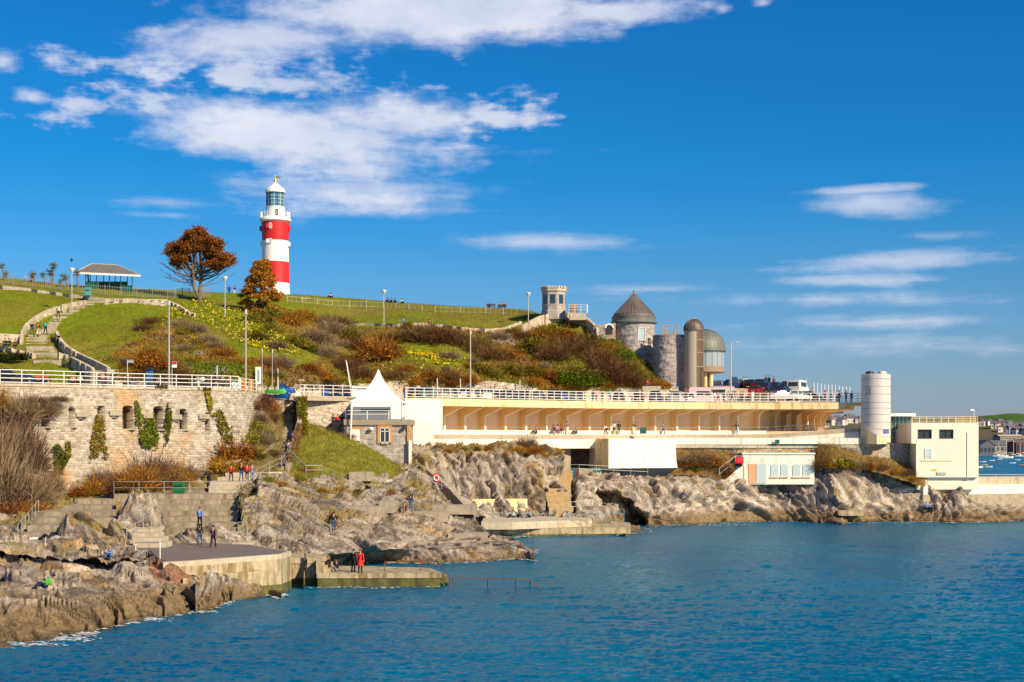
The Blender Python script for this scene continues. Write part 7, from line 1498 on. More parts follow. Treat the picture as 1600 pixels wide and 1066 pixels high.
ivy('small bright green shrubby ivy low on the left of the bastion', [[(82, 700), (90, 693), (100, 706), (106, 722), (98, 734), (86, 722)]], bast_d, 500, PALS['green'])
ivy('thin straggling ivy left of the second embrasure', [[(104, 690), (110, 690), (112, 712), (105, 722)]], bast_d, 200, PALS['olive'])
ivy('rust and green ivy hanging over the front of the stair wall', [[(464, 619), (480, 619), (482, 680), (484, 735), (470, 745), (456, 722), (465, 680)]], lambda x, y: 176.85 if y < 690 else 176.85 - (y - 690) * .22, 2200, PALS['rust'] + PALS['olive'] + PALS['green'], .16)
ivy('brown ivy trailing down the low part of the stair wall', [[(446, 722), (451, 702), (464, 662), (474, 662), (472, 705), (456, 738)]], lambda x, y: float(np.interp(x, [446, 450, 456, 472], [162.8, 162.8, 167.5, 176.4])) - .3, 1400, PALS['rust'] + PALS['olive'] + PALS['tan'], .16)
ivy('tufts of weed on the promenade edge above the bastion', [[(310, 606), (330, 606), (330, 610), (310, 610)], [(243, 602), (262, 602), (262, 606), (243, 606)]], lambda x, y: lerp_path(FRONT, x) - .2, 140, PALS['olive'])
# ------------------------------------------------------------------ people
CM = {'black': (.012, .012, .015), 'navy': (.015, .025, .07), 'blue': (.04, .12, .42), 'jean': (.05, .10, .22), 'palejean': (.16, .26, .42), 'red': (.70, .025, .03), 'white': (.78, .76, .72), 'grey': (.20, .20, .21), 'pink': (.70, .25, .30), 'purple': (.16, .03, .12), 'teal': (.04, .35, .38), 'green': (.10, .42, .05),
      'beige': (.48, .38, .27), 'brown': (.12, .06, .03), 'maroon': (.20, .02, .04), 'skyblue': (.14, .26, .60), 'cream': (.70, .62, .48), 'blond': (.40, .26, .09), 'darkhair': (.025, .015, .01), 'redhair': (.25, .07, .02), 'greyhair': (.35, .33, .3), 'orange': (.75, .22, .03), 'stripe': (.45, .40, .50)}
def cm(n): return mat('cloth_' + n, CM[n], .85)
M_SKIN = mat('skin', (.55, .30, .20), .6)
def skin(name, V, E_, Rd, root=0, sub=1):
    me = bpy.data.meshes.new(name); me.from_pydata(V, E_, []); me.update(); o = bpy.data.objects.new(name, me); COL.objects.link(o)
    md = o.modifiers.new('s', 'SKIN'); md.use_smooth_shade = True; md.branch_smoothing = .6
    if not me.skin_vertices: me.skin_vertices.new()
    sv = me.skin_vertices[0].data
    for i, r in enumerate(Rd): sv[i].radius = (r, r) if not hasattr(r, '__len__') else r
    sv[root].use_root = True
    if sub: s = o.modifiers.new('u', 'SUBSURF'); s.levels = sub; s.render_levels = sub
    dg = bpy.context.evaluated_depsgraph_get(); m2 = bpy.data.meshes.new_from_object(o.evaluated_get(dg)); m2.name = name; m2.materials.clear(); m2.materials.append(M_SKIN)
    bpy.data.objects.remove(o); bpy.data.meshes.remove(me); return m2
POSE = {
 'stand': dict(pel=(0, 0, .95), che=(0, 0, 1.26), nek=(0, .0, 1.47), hed=(0, -.015, 1.61), sh=((-.18, 0, 1.41), (.18, 0, 1.41)), el=((-.25, .02, 1.14), (.25, .02, 1.14)), wr=((-.25, -.06, .90), (.25, -.06, .90)), hip=((-.09, 0, .90), (.09, 0, .90)), kn=((-.10, -.02, .49), (.10, -.02, .49)), an=((-.11, .03, .09), (.11, .03, .09)), toe=((-.13, -.13, .04), (.13, -.13, .04))),
 'walk': dict(pel=(0, 0, .93), che=(0, -.03, 1.24), nek=(0, -.03, 1.45), hed=(0, -.05, 1.59), sh=((-.18, .03, 1.39), (.18, -.05, 1.39)), el=((-.25, .15, 1.15), (.24, -.12, 1.14)), wr=((-.25, .10, .92), (.22, -.30, 1.02)), hip=((-.09, 0, .88), (.09, 0, .88)), kn=((-.10, -.20, .52), (.10, .05, .48)), an=((-.11, -.24, .12), (.11, .32, .16)), toe=((-.12, -.40, .07), (.12, .20, .05))),
 'phone': dict(pel=(0, 0, .95), che=(0, 0, 1.26), nek=(0, -.02, 1.46), hed=(0, -.05, 1.60), sh=((-.18, 0, 1.41), (.18, 0, 1.41)), el=((-.24, -.05, 1.15), (.24, -.05, 1.15)), wr=((-.08, -.28, 1.28), (.08, -.28, 1.28)), hip=((-.09, 0, .90), (.09, 0, .90)), kn=((-.11, -.02, .49), (.12, -.05, .49)), an=((-.13, .03, .09), (.14, .0, .09)), toe=((-.16, -.13, .04), (.17, -.16, .04))),
 'sit': dict(pel=(0, .05, .50), che=(0, .08, .82), nek=(0, .04, 1.03), hed=(0, .0, 1.17), sh=((-.18, .06, .97), (.18, .06, .97)), el=((-.24, -.02, .72), (.24, -.02, .72)), wr=((-.12, -.24, .62), (.12, -.24, .62)), hip=((-.09, .0, .50), (.09, .0, .50)), kn=((-.12, -.42, .52), (.12, -.42, .52)), an=((-.12, -.44, .10), (.12, -.44, .10)), toe=((-.13, -.60, .05), (.13, -.60, .05))),
 'ground': dict(pel=(0, .1, .13), che=(0, .12, .45), nek=(0, .04, .65), hed=(0, -.02, .79), sh=((-.18, .08, .59), (.18, .08, .59)), el=((-.24, -.08, .40), (.24, -.08, .40)), wr=((-.10, -.30, .46), (.10, -.30, .46)), hip=((-.09, .02, .13), (.09, .02, .13)), kn=((-.14, -.32, .46), (.14, -.32, .46)), an=((-.10, -.62, .09), (.10, -.62, .09)), toe=((-.10, -.78, .08), (.10, -.78, .08))),
 'lie': dict(pel=(0, .0, .13), che=(-.36, 0, .15), nek=(-.58, 0, .16), hed=(-.73, 0, .19), sh=((-.50, -.18, .14), (-.50, .18, .14)), el=((-.60, -.36, .12), (-.30, .30, .12)), wr=((-.74, -.20, .12), (-.08, .22, .20)), hip=((.08, -.09, .13), (.08, .09, .13)), kn=((.42, -.10, .50), (.48, .10, .40)), an=((.72, -.10, .10), (.88, .10, .10)), toe=((.88, -.11, .07), (1.02, .11, .12))),
 'bend': dict(pel=(0, .12, .80), che=(0, -.14, 1.03), nek=(0, -.32, 1.13), hed=(0, -.45, 1.17), sh=((-.18, -.24, 1.10), (.18, -.24, 1.10)), el=((-.24, -.34, .84), (.24, -.34, .84)), wr=((-.22, -.50, .68), (.22, -.50, .68)), hip=((-.09, .10, .76), (.09, .10, .76)), kn=((-.12, -.14, .46), (.12, -.10, .46)), an=((-.13, .10, .10), (.13, .14, .10)), toe=((-.14, -.06, .04), (.14, -.02, .04)))}
def add_bits(me, bits):                              # append small closed pieces (fingers, nose, ears, eyes) to the same mesh
    bm = bmesh.new(); bm.from_mesh(me)
    for (vs, fs, mi) in bits:
        nv = [bm.verts.new(v) for v in vs]
        for f in fs:
            try: q = bm.faces.new([nv[i] for i in f]); q.material_index = mi; q.smooth = True
            except Exception: pass
    bm.to_mesh(me); bm.free()
PM = {}
def build_pose(k):
    q = POSE[k]; V_ = Vector
    V = [q['pel'], q['che'], q['nek'], q['hed'], tuple(V_(q['hed']) + (V_(q['hed']) - V_(q['nek'])).normalized() * .09)]; E_ = [(0, 1), (1, 2), (2, 3), (3, 4)]; r = [.10, .10, .052, .085, .062]
    for s in (0, 1):
        b = len(V); V += [q['sh'][s], q['el'][s], q['wr'][s]]; E_ += [(1, b), (b, b + 1), (b + 1, b + 2)]; r += [.05, .038, .028]
        b = len(V); V += [q['hip'][s], q['kn'][s], q['an'][s]]; E_ += [(0, b), (b, b + 1), (b + 1, b + 2)]; r += [.07, .05, .038]
    body = skin('body', V, E_, r); bits = []
    up = (V_(q['hed']) - V_(q['nek'])).normalized(); fwd = V_((0, -1, 0)) if k != 'lie' else V_((0, 0, 1)); h = V_(q['hed']); side = up.cross(fwd)
    fwd = (fwd - up * fwd.dot(up)).normalized()
    a = h + fwd * .08; bits.append(([a + up * .04, a - up * .01 + side * .014, a - up * .01 - side * .014, a + fwd * .03 - up * .01], [(0, 1, 3), (0, 3, 2), (1, 2, 3)], 0))
    for s in (-1, 1):
        e = h + side * .083 * s; bits.append(([e + up * .03, e - up * .03, e + side * .02 * s - fwd * .02], [(0, 1, 2)], 0)); e = h + fwd * .086 + up * .035 + side * .032 * s
        bits.append(([e + side * .011, e + up * .008, e - side * .011, e - up * .008], [(0, 1, 2, 3)], 1))
    a = h + fwd * .087 - up * .045; bits.append(([a + side * .022, a + up * .006, a - side * .022, a - up * .006], [(0, 1, 2, 3)], 2))
    for s in (0, 1):
        w = V_(q['wr'][s]); d = (w - V_(q['el'][s])).normalized(); sd_ = d.cross(V_((1, 0, .1))).normalized(); pal_ = w + d * .085; mb = MB(); mb.tube(w, pal_, .028, .038, 6)
        for i, L in enumerate((.065, .078, .082, .074)): p = pal_ + sd_ * (i - 1.5) * .02; m_ = p + d * L * .55; mb.tube(p, m_, .010, .009, 5); mb.tube(m_, m_ + d * L * .45 + V_((0, -.02, 0)), .009, .007, 5)
        p = w + d * .03 - sd_ * .035; mb.tube(p, p + d * .04 - sd_ * .03, .012, .009, 5); bits.append((mb.v, mb.f, 0))
    body.materials.clear(); [body.materials.append(m_) for m_ in (M_SKIN, M_DARK, mat('lips', (.35, .12, .10), .6))]; add_bits(body, bits)
    P_, C_ = V_(q['pel']), V_(q['che']); lo = P_ - (C_ - P_) * .18
    V = [tuple(lo), tuple(P_.lerp(C_, .5)), q['che'], tuple(C_.lerp(V_(q['nek']), .72))]; E_ = [(0, 1), (1, 2), (2, 3)]; r = [(.165, .125), (.15, .115), (.165, .125), (.075, .075)]
    for s in (0, 1): b = len(V); V += [q['sh'][s], q['el'][s], tuple(V_(q['wr'][s]).lerp(V_(q['el'][s]), .08))]; E_ += [(2, b), (b, b + 1), (b + 1, b + 2)]; r += [.075, .058, .045]
    top = skin('top', V, E_, r, 1)
    V = [q['pel']]; E_ = []; r = [(.145, .12)]
    for s in (0, 1): b = len(V); V += [q['hip'][s], q['kn'][s], tuple(V_(q['an'][s]) + V_((0, 0, .02)))]; E_ += [(0, b), (b, b + 1), (b + 1, b + 2)]; r += [.095, .068, .055]
    tr = skin('trousers', V, E_, r)
    mb = MB()
    for s in (0, 1): a, t = V_(q['an'][s]), V_(q['toe'][s]); mb.tube(a + V_((0, .05, -.03)), t, .052, .042, 7); mb.tube(a + V_((0, .04, .05)), a + V_((0, .05, -.03)), .05, .05, 7)
    shoes = mb.mesh('shoes', cm('black'), smooth=True)
    rot = V_((0, 0, 1)).rotation_difference(up).to_matrix().to_4x4()
    def cap(nm, drop, rr):
        mb = MB(); n = 10; prof = [(rr * math.cos(t), rr * 1.12 * math.sin(t)) for t in [-.25 + (math.pi / 2 + .25) * i / 5 for i in range(6)]]; mb.lathe((0, 0, 0), prof, n)
        vs = [rot @ V_(v) for v in mb.v]; vs = [v + h - fwd * .022 + up * .028 for v in vs]; o = MB(); o.add(vs, mb.f)
        if drop: b_ = h - fwd * .05; o.tube(b_ + up * .03, b_ - up * drop - fwd * .03, .095, .06, 8)
        return o.mesh(nm, cm('brown'), smooth=True)
    bp = MB(); c_ = P_.lerp(C_, .72) - fwd * (.21 if k != 'lie' else 0); bp.lathe(c_ - V_((0, 0, .22)), [(.05, 0), (.13, .05), (.15, .25), (.11, .40), (.01, .43)], 10)
    coat = MB(); coat.lathe(tuple(P_ - V_((0, 0, .42))), [(.245, 0), (.20, .22), (.175, .45)], 12)
    PM[k] = dict(body=body, top=top, tr=tr, shoes=shoes, hair=cap('hair', 0, .104), long=cap('hair', .22, .106), pack=bp.mesh('backpack', cm('black'), smooth=True), coat=coat.mesh('coat_skirt', cm('red'), smooth=True))
for k in POSE: build_pose(k)
def setmat(o, m):
    if len(o.material_slots): o.material_slots[0].link = 'OBJECT'; o.material_slots[0].material = m
def person(pose, p, face, top, tr, hair, label, s=1.0, extra=(), group=None):
    q = PM[pose]; o = link('person', q['body'], None, p, math.radians(face), (s, s, s)); tag(o, label, 'person', group)
    def add(nm, me, m): c_ = link(nm, me, o); setmat(c_, m)
    add('jacket', q['top'], cm(top)); add('trousers', q['tr'], cm(tr)); link('shoes', q['shoes'], o); add('hair', q['long' if 'long' in extra else 'hair'], cm(hair))
    if 'coat' in extra: add('coat_skirt', q['coat'], cm(top))
    for e in extra:
        if e.startswith('pack'): add('backpack', q['pack'], cm(e[5:] or 'black'))
    return o
# quay, platform and rocks
person('phone', G(552, 893.5, 1.1), 150, 'black', 'black', 'darkhair', 'person in black jacket standing beside the red coat on the low quay')
person('stand', G(563, 895, 1.1), 165, 'red', 'black', 'brown', 'person in long bright red coat standing at the middle of the low quay', 1.03, ('coat',))
person('ground', Vector((xof(513, 116.8), 116.8, 1.44)), -70, 'black', 'black', 'redhair', 'long-haired person in black sitting on the quay steps, the upper one', 1, ('long',))
person('ground', Vector((xof(525, 116.8), 116.8, 1.1)), -55, 'black', 'grey', 'brown', 'person in a dark vest sitting on the quay steps, the lower one', 1, ('long',))
person('walk', G(333, 856, PZ), 170, 'purple', 'black', 'darkhair', 'person in purple jacket walking on the dark platform')
person('walk', G(312, 852, PZ), 185, 'black', 'jean', 'darkhair', 'person in black coat on the dark platform in front of the blue-jacketed one', .98, ('long',))
person('walk', W(312, 826, 123.5), 180, 'skyblue', 'black', 'brown', 'person in pale blue jacket climbing the broad steps', 1.02)
def rock_person(pose, sheet, px, py, *a, dz=0.0, **k): p = sheet.at(px, py); p.z += dz; return person(pose, p + Vector((0, -.15, 0)), *a, **k)
rock_person('ground', s1, 72, 919, -50, 'green', 'navy', 'redhair', 'person in bright green backpack sitting on the near rocks', extra=('pack green',))
rock_person('ground', s1, 86, 920, -60, 'blue', 'black', 'darkhair', 'person in blue top sitting next to the green backpack on the near rocks')
rock_person('ground', s1, 171, 876, -25, 'skyblue', 'jean', 'blond', 'person in pale blue shirt sitting on the rocks above the platform', dz=.1)
rock_person('lie', s1, 62, 850, 0, 'white', 'black', 'brown', 'person in white top lying on a ledge at the far left', dz=.25)
rock_person('walk', s3, 522, 830, 190, 'black', 'jean', 'darkhair', 'person in dark jacket walking up the headland rocks')
rock_person('lie', s3, 462, 852, 20, 'blue', 'brown', 'redhair', 'person lying on the dark headland rocks with a blue towel')
rock_person('stand', s3, 641, 800, 20, 'navy', 'blue', 'darkhair', 'person in blue trousers standing on the path below the lifebuoy board')
rock_person('ground', s3, 643, 781, -30, 'black', 'navy', 'brown', 'person in black sitting on the rocks below the lifebuoy board')
rock_person('ground', s3, 632, 799, -80, 'maroon', 'black', 'darkhair', 'person sitting low on the path beside the blue-trousered one')
for px, f, t, tr, hr, lb in ((361, 175, 'red', 'black', 'darkhair', 'person in red jacket, leftmost of the four on the stair landing'), (377, 180, 'black', 'jean', 'blond', 'fair-haired person in black on the stair landing'), (386, 190, 'red', 'black', 'darkhair', 'person in red top among the trio on the stair landing'), (394, 200, 'grey', 'palejean', 'brown', 'person in grey top at the right of the trio on the stair landing')):
    person('walk', W(px, 752, 151.0), f, t, tr, hr, lb, .97 if px == 361 else 1.03)
person('walk', W(451, 712, 168.8), 180, 'white', 'palejean', 'blond', 'person in white top climbing the long stair'); person('walk', W(457, 697, 171), 180, 'blue', 'navy', 'darkhair', 'person with blue bag just right of the white top on the long stair')
person('walk', W(457, 662, 180), 180, 'black', 'jean', 'darkhair', 'person in black jacket and jeans high on the long stair'); person('walk', W(460, 645, 184), 180, 'black', 'black', 'darkhair', 'dark-clothed person at the very top of the long stair')
for px, t, lb in ((521, 'black', 'seated person in black left of the marquee terrace'), (528, 'red', 'seated person in a red scarf left of the marquee terrace'), (535, 'black', 'dark person at the corner of the marquee terrace')): person('sit', W(px, 664, 186.5), 20, t, 'black', 'darkhair', lb)
mb = MB(); fbox(mb, 514, 539, 662, 665, 186.2, 2.5); fbox(mb, 530.5, 532.5, 664, 700, 186.4, .4); fbox(mb, 516, 518, 664, 692, 186.4, .4); tag(mb.build('small_terrace', M_BROWN), 'small brown terrace platform on posts left of the stone kiosk', 'platform')
for i, (px, t) in enumerate(((562, 'white'), (572, 'pink'), (583, 'cream'), (602, 'white'), (611, 'black'), (620, 'pink'))): person('sit', W(px, 656, 187), R.uniform(-60, 60), t, 'navy', 'darkhair', 'person in %s seated behind the marquee railing, number %s from its left leg' % (t, ('one', 'two', 'three', 'four', 'five', 'six')[i]))
# pool platform and point
for px, t, f, lb in ((801, 'white', -60, 'person in white reclining on the pool platform'), (810, 'black', 40, 'dark-haired person sitting beside the white top on the pool platform'), (827, 'stripe', -30, 'person in striped top sitting apart on the pool platform')): person('ground', G(px, 809, 1.75), f, t, 'navy', 'darkhair', lb)
rock_person('ground', s5, 1068, 778, 60, 'maroon', 'palejean', 'darkhair', 'person in maroon top sitting alone high on the pale rocks')
for px, t, lb in ((1218, 'black', 'left one of three people sitting on the pale rocks below the changing rooms'), (1227, 'grey', 'middle one of three people sitting below the changing rooms'), (1235, 'navy', 'right one of three people sitting below the changing rooms')): rock_person('ground', s5, px, 777, 10, t, 'jean', 'darkhair', lb)
for px, t, lb in ((1446, 'blue', 'person in blue standing on the low rocks at the right'), (1453, 'skyblue', 'person in bright blue top among the trio on the low right rocks'), (1461, 'black', 'person in black at the right of the trio on the low rocks')): rock_person('sit', s5, px, 799, 15, t, 'black', 'darkhair', lb)
rock_person('ground', s5, 1422, 811, 0, 'pink', 'cream', 'blond', 'person in pink sitting at the water edge on the right rocks')
# colonnade terrace
def terr(px, off=.9): d = lerp_path(TW, px) + off; z = ZF + max(0, (px - 1200) / 142) * .9; return Vector((xof(px, d), d, z))
for px, ps, f, t, tr, hr, lb in ((865, 'sit', -30, 'black', 'navy', 'darkhair', 'seated person in black, first of three on the colonnade terrace'), (871, 'sit', 10, 'pink', 'navy', 'darkhair', 'seated person in pink, second of three on the colonnade terrace'), (877, 'sit', 20, 'maroon', 'black', 'darkhair', 'seated person in maroon, third of three on the colonnade terrace'), (886.5, 'stand', 0, 'grey', 'white', 'darkhair', 'standing person in pale clothes on the colonnade terrace'),
                                 (948, 'bend', -90, 'white', 'black', 'darkhair', 'person in white bending forward on the terrace, skating'), (959.5, 'stand', 10, 'cream', 'black', 'darkhair', 'person in cream top and black trousers on the terrace'), (967, 'stand', 0, 'black', 'black', 'darkhair', 'person all in black next to the cream top on the terrace'), (991, 'stand', 0, 'brown', 'white', 'brown', 'person beside the green notice panel on the terrace'),
                                 (1036, 'walk', 80, 'grey', 'jean', 'darkhair', 'person in grey walking right along the terrace'), (1151, 'stand', 0, 'black', 'jean', 'darkhair', 'lone person in black coat standing on the right half of the terrace'), (1262, 'walk', -60, 'white', 'grey', 'darkhair', 'person in white under the curved fins at the right'), (1294, 'stand', 0, 'black', 'grey', 'darkhair', 'person in black at the last fin of the colonnade')):
    person(ps, terr(px), f, t, tr, hr, lb)
for px, y, t, lb in ((837, 677, 'black', 'person sitting alone on the terrace left of the seated trio'), (900, 677, 'navy', 'person lying back on the terrace right of the standing figure')): person('ground', terr(px), -80, t, 'black', 'darkhair', lb)
# left promenade: benches with sitters
M_BENCH = mat('bench_dark', (.05, .035, .03), .7)
def bench(p, rz, label, L=1.7):
    r_ = thing('park_bench', label, 'bench', p, None, math.radians(rz))
    for i in range(3): o = link('slat', MB().box((-L / 2, -.25 + i * .15, .42), (L / 2, -.13 + i * .15, .46)).mesh('slat', M_BENCH), r_)
    for i in range(3): link('slat', MB().box((-L / 2, .22, .55 + i * .13), (L / 2, .26, .65 + i * .13)).mesh('slat', M_BENCH), r_)
    for x in (-L / 2 + .1, L / 2 - .1): link('leg', MB().box((x - .04, -.24, 0), (x + .04, -.18, .42)).box((x - .04, .18, 0), (x + .04, .25, .92)).mesh('leg', M_DARK), r_)
    return r_
blist = [(30, 'empty dark bench at the far left of the promenade', []), (66, 'dark bench under the red-jacketed sitter', [(-.4, 'red', 'black', 'person in red jacket on the second promenade bench from the left'), (.35, 'red', 'navy', 'second red-jacketed person on the same left promenade bench')]),
         (119, 'dark bench with two pale-dressed sitters', [(-.3, 'pink', 'black', 'person in pink top on the third promenade bench from the left'), (.4, 'cream', 'black', 'person in cream top on the third promenade bench from the left')]),
         (166, 'dark bench below the hill stair foot', [(.45, 'grey', 'palejean', 'person in grey with pale jeans on the bench by the stair foot')]), (204, 'dark bench with two sitters in dark coats', [(-.3, 'navy', 'black', 'person in navy coat on the bench left of the blue kiosk'), (.35, 'black', 'palejean', 'person in black with pale jeans on the bench left of the blue kiosk')]),
         (243, 'dark bench right of the blue kiosk', [(.3, 'grey', 'black', 'person in grey seated right of the blue kiosk')])]
for px, lb, ss in blist:
    d = lerp_path(FRONT, px) + 2.2; p = onp(px, d); bench(p, 12, lb)
    for dx, t, tr, l2 in ss: person('sit', p + Vector((dx, -.1, 0)), R.uniform(-25, 25), t, tr, 'brown' if t in ('cream', 'pink') else 'darkhair', l2)
for px, t, tr, hr, dd, ps, lb in ((156, 'maroon', 'pink', 'brown', 3.4, 'walk', 'person in maroon walking at the foot of the hill stairs'), (160.5, 'pink', 'grey', 'blond', 3.2, 'stand', 'fair person in pink next to the maroon walker'), (309, 'grey', 'white', 'darkhair', 3, 'walk', 'person in grey carrying a white bag, start of the promenade group'), (317, 'white', 'black', 'darkhair', 4, 'stand', 'person in white top at the left of the promenade group'), (325, 'black', 'navy', 'darkhair', 3.5, 'walk', 'person in black at the left of the promenade group'), (333, 'black', 'black', 'brown', 3, 'stand', 'person in black in the middle of the promenade group'),
                              (340, 'brown', 'beige', 'blond', 4, 'walk', 'person in brown and beige in the promenade group'), (348, 'grey', 'black', 'brown', 3.2, 'stand', 'person in grey near the right of the promenade group'), (358.5, 'red', 'jean', 'darkhair', 3, 'walk', 'person in red top at the right end of the promenade group')):
    person(ps, onp(px, lerp_path(FRONT, px) + dd), R.uniform(-180, 180), t, tr, hr, lb)
# hill stairs and crest
for px, y, t, tr, hr, f, ex, lb in ((50, 523.5, 'navy', 'jean', 'brown', 180, (), 'person in navy top climbing the hill stairs'), (60, 525.5, 'black', 'white', 'brown', 180, ('pack red',), 'person in white trousers with a red backpack on the hill stairs'), (71, 523, 'teal', 'black', 'brown', 180, ('pack teal',), 'person with a teal backpack on the hill stairs'), (91, 497.5, 'cream', 'black', 'darkhair', 0, (), 'person in cream coat at the bend of the hill stairs'),):
    p = H(px, y); d = p.y - 2.2; person('walk', W(px, y, d), f, t, tr, hr, lb, 1.03, ex)
for px, y, t, lb in ((8, 545, 'black', 'left one of two people in black sitting by the low wall at the far left'), (14, 545, 'black', 'right one of two people in black sitting by the low wall at the far left'), (24, 546, 'maroon', 'person in dark red top sitting by the low wall at the far left')): d = H(px, y).y - 2.0; person('sit', W(px, y, d), 0, t, 'black', 'redhair', lb)
def crest(px, y, pose, f, t, tr, hr, lb, dd=1.0, **k): p = H(px, y); return person(pose, p + Vector((0, dd, 0)), f, t, tr, hr, lb, **k)
crest(27, 443, 'walk', 60, 'beige', 'grey', 'greyhair', 'person in beige coat walking along the crest at the far left', 4); crest(36, 443, 'walk', 60, 'red', 'black', 'darkhair', 'person in red coat walking along the crest at the far left', 4)
crest(353, 459, 'stand', 180, 'navy', 'navy', 'darkhair', 'person in navy by the lamp post right of the cedar', 3); crest(361.5, 459, 'walk', 180, 'navy', 'white', 'darkhair', 'person in navy with pale bag right of the cedar', 3)
for px, t, lb in ((514, 'white', 'left one of two people sitting on the grass right of the lighthouse'), (518.5, 'pink', 'right one of two people sitting on the grass right of the lighthouse'), (604.5, 'black', 'first dark figure sitting on the skyline right of the lamp post'), (610.5, 'navy', 'second dark figure sitting on the skyline right of the lamp post'), (618, 'black', 'third dark figure sitting on the skyline right of the lamp post'), (629, 'white', 'person in white sitting apart on the skyline')):
    crest(px, float(np.interp(px, [455, 550, 640, 720], [461, 466.5, 474.5, 479.5])) + .8, 'ground', R.uniform(-40, 40), t, 'black', 'darkhair', lb, .5)
crest(476, 469, 'lie', 0, 'pink', 'beige', 'brown', 'person lying in the grass below the lighthouse', .2)
for px, ss in ((768, ('maroon',)), (784.5, ('pink', 'navy'))):
    p = H(px, 482.5) + Vector((0, 1.2, 0)); bench(p, 180, 'left bench seen from behind on the skyline' if px == 768 else 'right bench seen from behind on the skyline', 1.5)
    for i, t in enumerate(ss): person('sit', p + Vector((-.3 + .6 * i, 0, 0)), 180, t, 'black', 'brown', 'person in %s on the %s skyline bench' % (t, 'left' if px == 768 else 'right'))
for px, y, t, lb in ((630.5, 509, 'skyblue', 'person in pale blue walking on the path above the brambles'), (671, 512, 'maroon', 'person in dark red half hidden on the path above the brambles')): d = H(px, y).y - 1.5; person('walk', W(px, y + 4, d), 80, t, 'grey', 'darkhair', lb)
# deck behind the colonnade railing
dk = [(632, 'maroon', 'blue', 2, 'person in maroon and blue standing right beside the marquee'), (787, 'navy', 'black', 5, 'left one of a dark-coated pair standing above the colonnade'), (791, 'black', 'black', 5.2, 'right one of a dark-coated pair standing above the colonnade'), (824, 'black', 'black', 5, 'lone dark-coated person above the colonnade, beside a parked car'),
      (932, 'pink', 'black', 3, 'person in pink behind the deck railing, left of the teal top'), (926, 'black', 'black', 3.4, 'person in black behind the deck railing left of the pink one'), (941, 'navy', 'jean', 3, 'person in navy behind the deck railing'), (953, 'teal', 'navy', 3, 'person in bright teal top behind the deck railing'), (1046, 'stripe', 'palejean', 3, 'person in pale stripes before the silver car'), (1030, 'black', 'black', 3, 'person in black left of the silver car'), (1072, 'black', 'navy', 4, 'person in black between the silver car and the ice cream van'),
      (1112, 'pink', 'white', 2, 'person in pink queuing at the ice cream van'), (1117, 'white', 'pink', 2.4, 'person in white queuing at the ice cream van'), (1122, 'pink', 'jean', 3, 'second person in pink queuing at the ice cream van'), (1131, 'black', 'black', 2.2, 'person in black just right of the ice cream queue'), (1138, 'brown', 'black', 2.5, 'person in brown right of the ice cream queue'), (1144, 'pink', 'black', 2, 'person in salmon pink near the lamp mast'), (1150, 'black', 'navy', 2.7, 'person in black near the lamp mast'),
      (1158, 'brown', 'black', 2, 'person in brown behind the railing under the dark cars'), (1162, 'blue', 'navy', 2.4, 'person in blue behind the railing under the dark cars'), (1169.5, 'red', 'black', 2, 'person in bright red behind the railing under the dark cars'), (1176, 'white', 'white', 2, 'person all in white behind the railing under the dark cars'), (1289, 'red', 'black', 2, 'person in red on the open end of the deck'), (1298.5, 'black', 'black', 2, 'person in black on the open end of the deck'), (1311.5, 'navy', 'black', 2, 'person in navy leaning on the end railing'),
      (1308, 'pink', 'black', 2.6, 'person in pink half behind the navy coat'), (1322, 'navy', 'navy', 2, 'broad person in dark blue near the deck tip'), (1330.5, 'maroon', 'black', 2, 'person in maroon near the deck tip raising an arm')]
for i, (px, t, tr, dd, lb) in enumerate(dk): person(('stand', 'walk', 'phone')[i % 3], onp(px, lerp_path(FRONT, px) + dd), R.uniform(-180, 180), t, tr, ('darkhair', 'brown', 'darkhair', 'blond')[i % 4], lb, R.uniform(.96, 1.05))
for px, t, z, lb in ((1125, 'brown', 19.3, 'first dark figure on the upper road by the glazed bow'), (1133, 'beige', 19.3, 'second figure on the upper road by the glazed bow'), (1161.5, 'cream', 20.1, 'person in cream above the dark cars'), (1166, 'white', 20.1, 'person in white above the dark cars'), (1197, 'brown', 20.3, 'first of three standing on the skyline behind the cars'), (1202, 'maroon', 20.3, 'second of three standing on the skyline behind the cars'), (1209, 'maroon', 20.1, 'third of three standing on the skyline behind the cars'), (1259, 'cream', 18.9, 'person in cream right of the white minibus'), (1269, 'beige', 18.3, 'person with raised arm right of the white minibus')):
    person('stand' if px != 1269 else 'phone', Vector((xof(px, 252), 252, z - .2)), R.uniform(-180, 180), t, 'black', 'darkhair', lb)
rr_ = thing('upper_terrace', 'raised grassy verge behind the parked cars on the upper road', 'verge', W(1180, 600, 250)); mb = MB()
q = [(1120, 250.5, 18.9), (1155, 250.5, 19.9), (1215, 250.5, 20.0), (1250, 250.5, 18.8), (1290, 249, 17.6)]; f_ = [(xof(a, b), b) for a, b, c_ in q]; k_ = [(xof(a, b + 6), b + 6) for a, b, c_ in q[::-1]]; z_ = [c_ for *_, c_ in q]; mb.prism(f_ + k_, 16, z_ + z_[::-1]); mb.build('bank', M_ROAD, rr_)
person('walk', onp(1012, 223.5, ZD + 1.9), 180, 'red', 'jean', 'darkhair', 'person in red top with pale jeans climbing past the wall end'); mb = MB(); fbox(mb, 1004, 1032, 603.5, 622, 223, 2.5); tag(mb.build('stair_block', M_CONCL), 'pale stone stair block at the end of the retaining wall', 'steps')

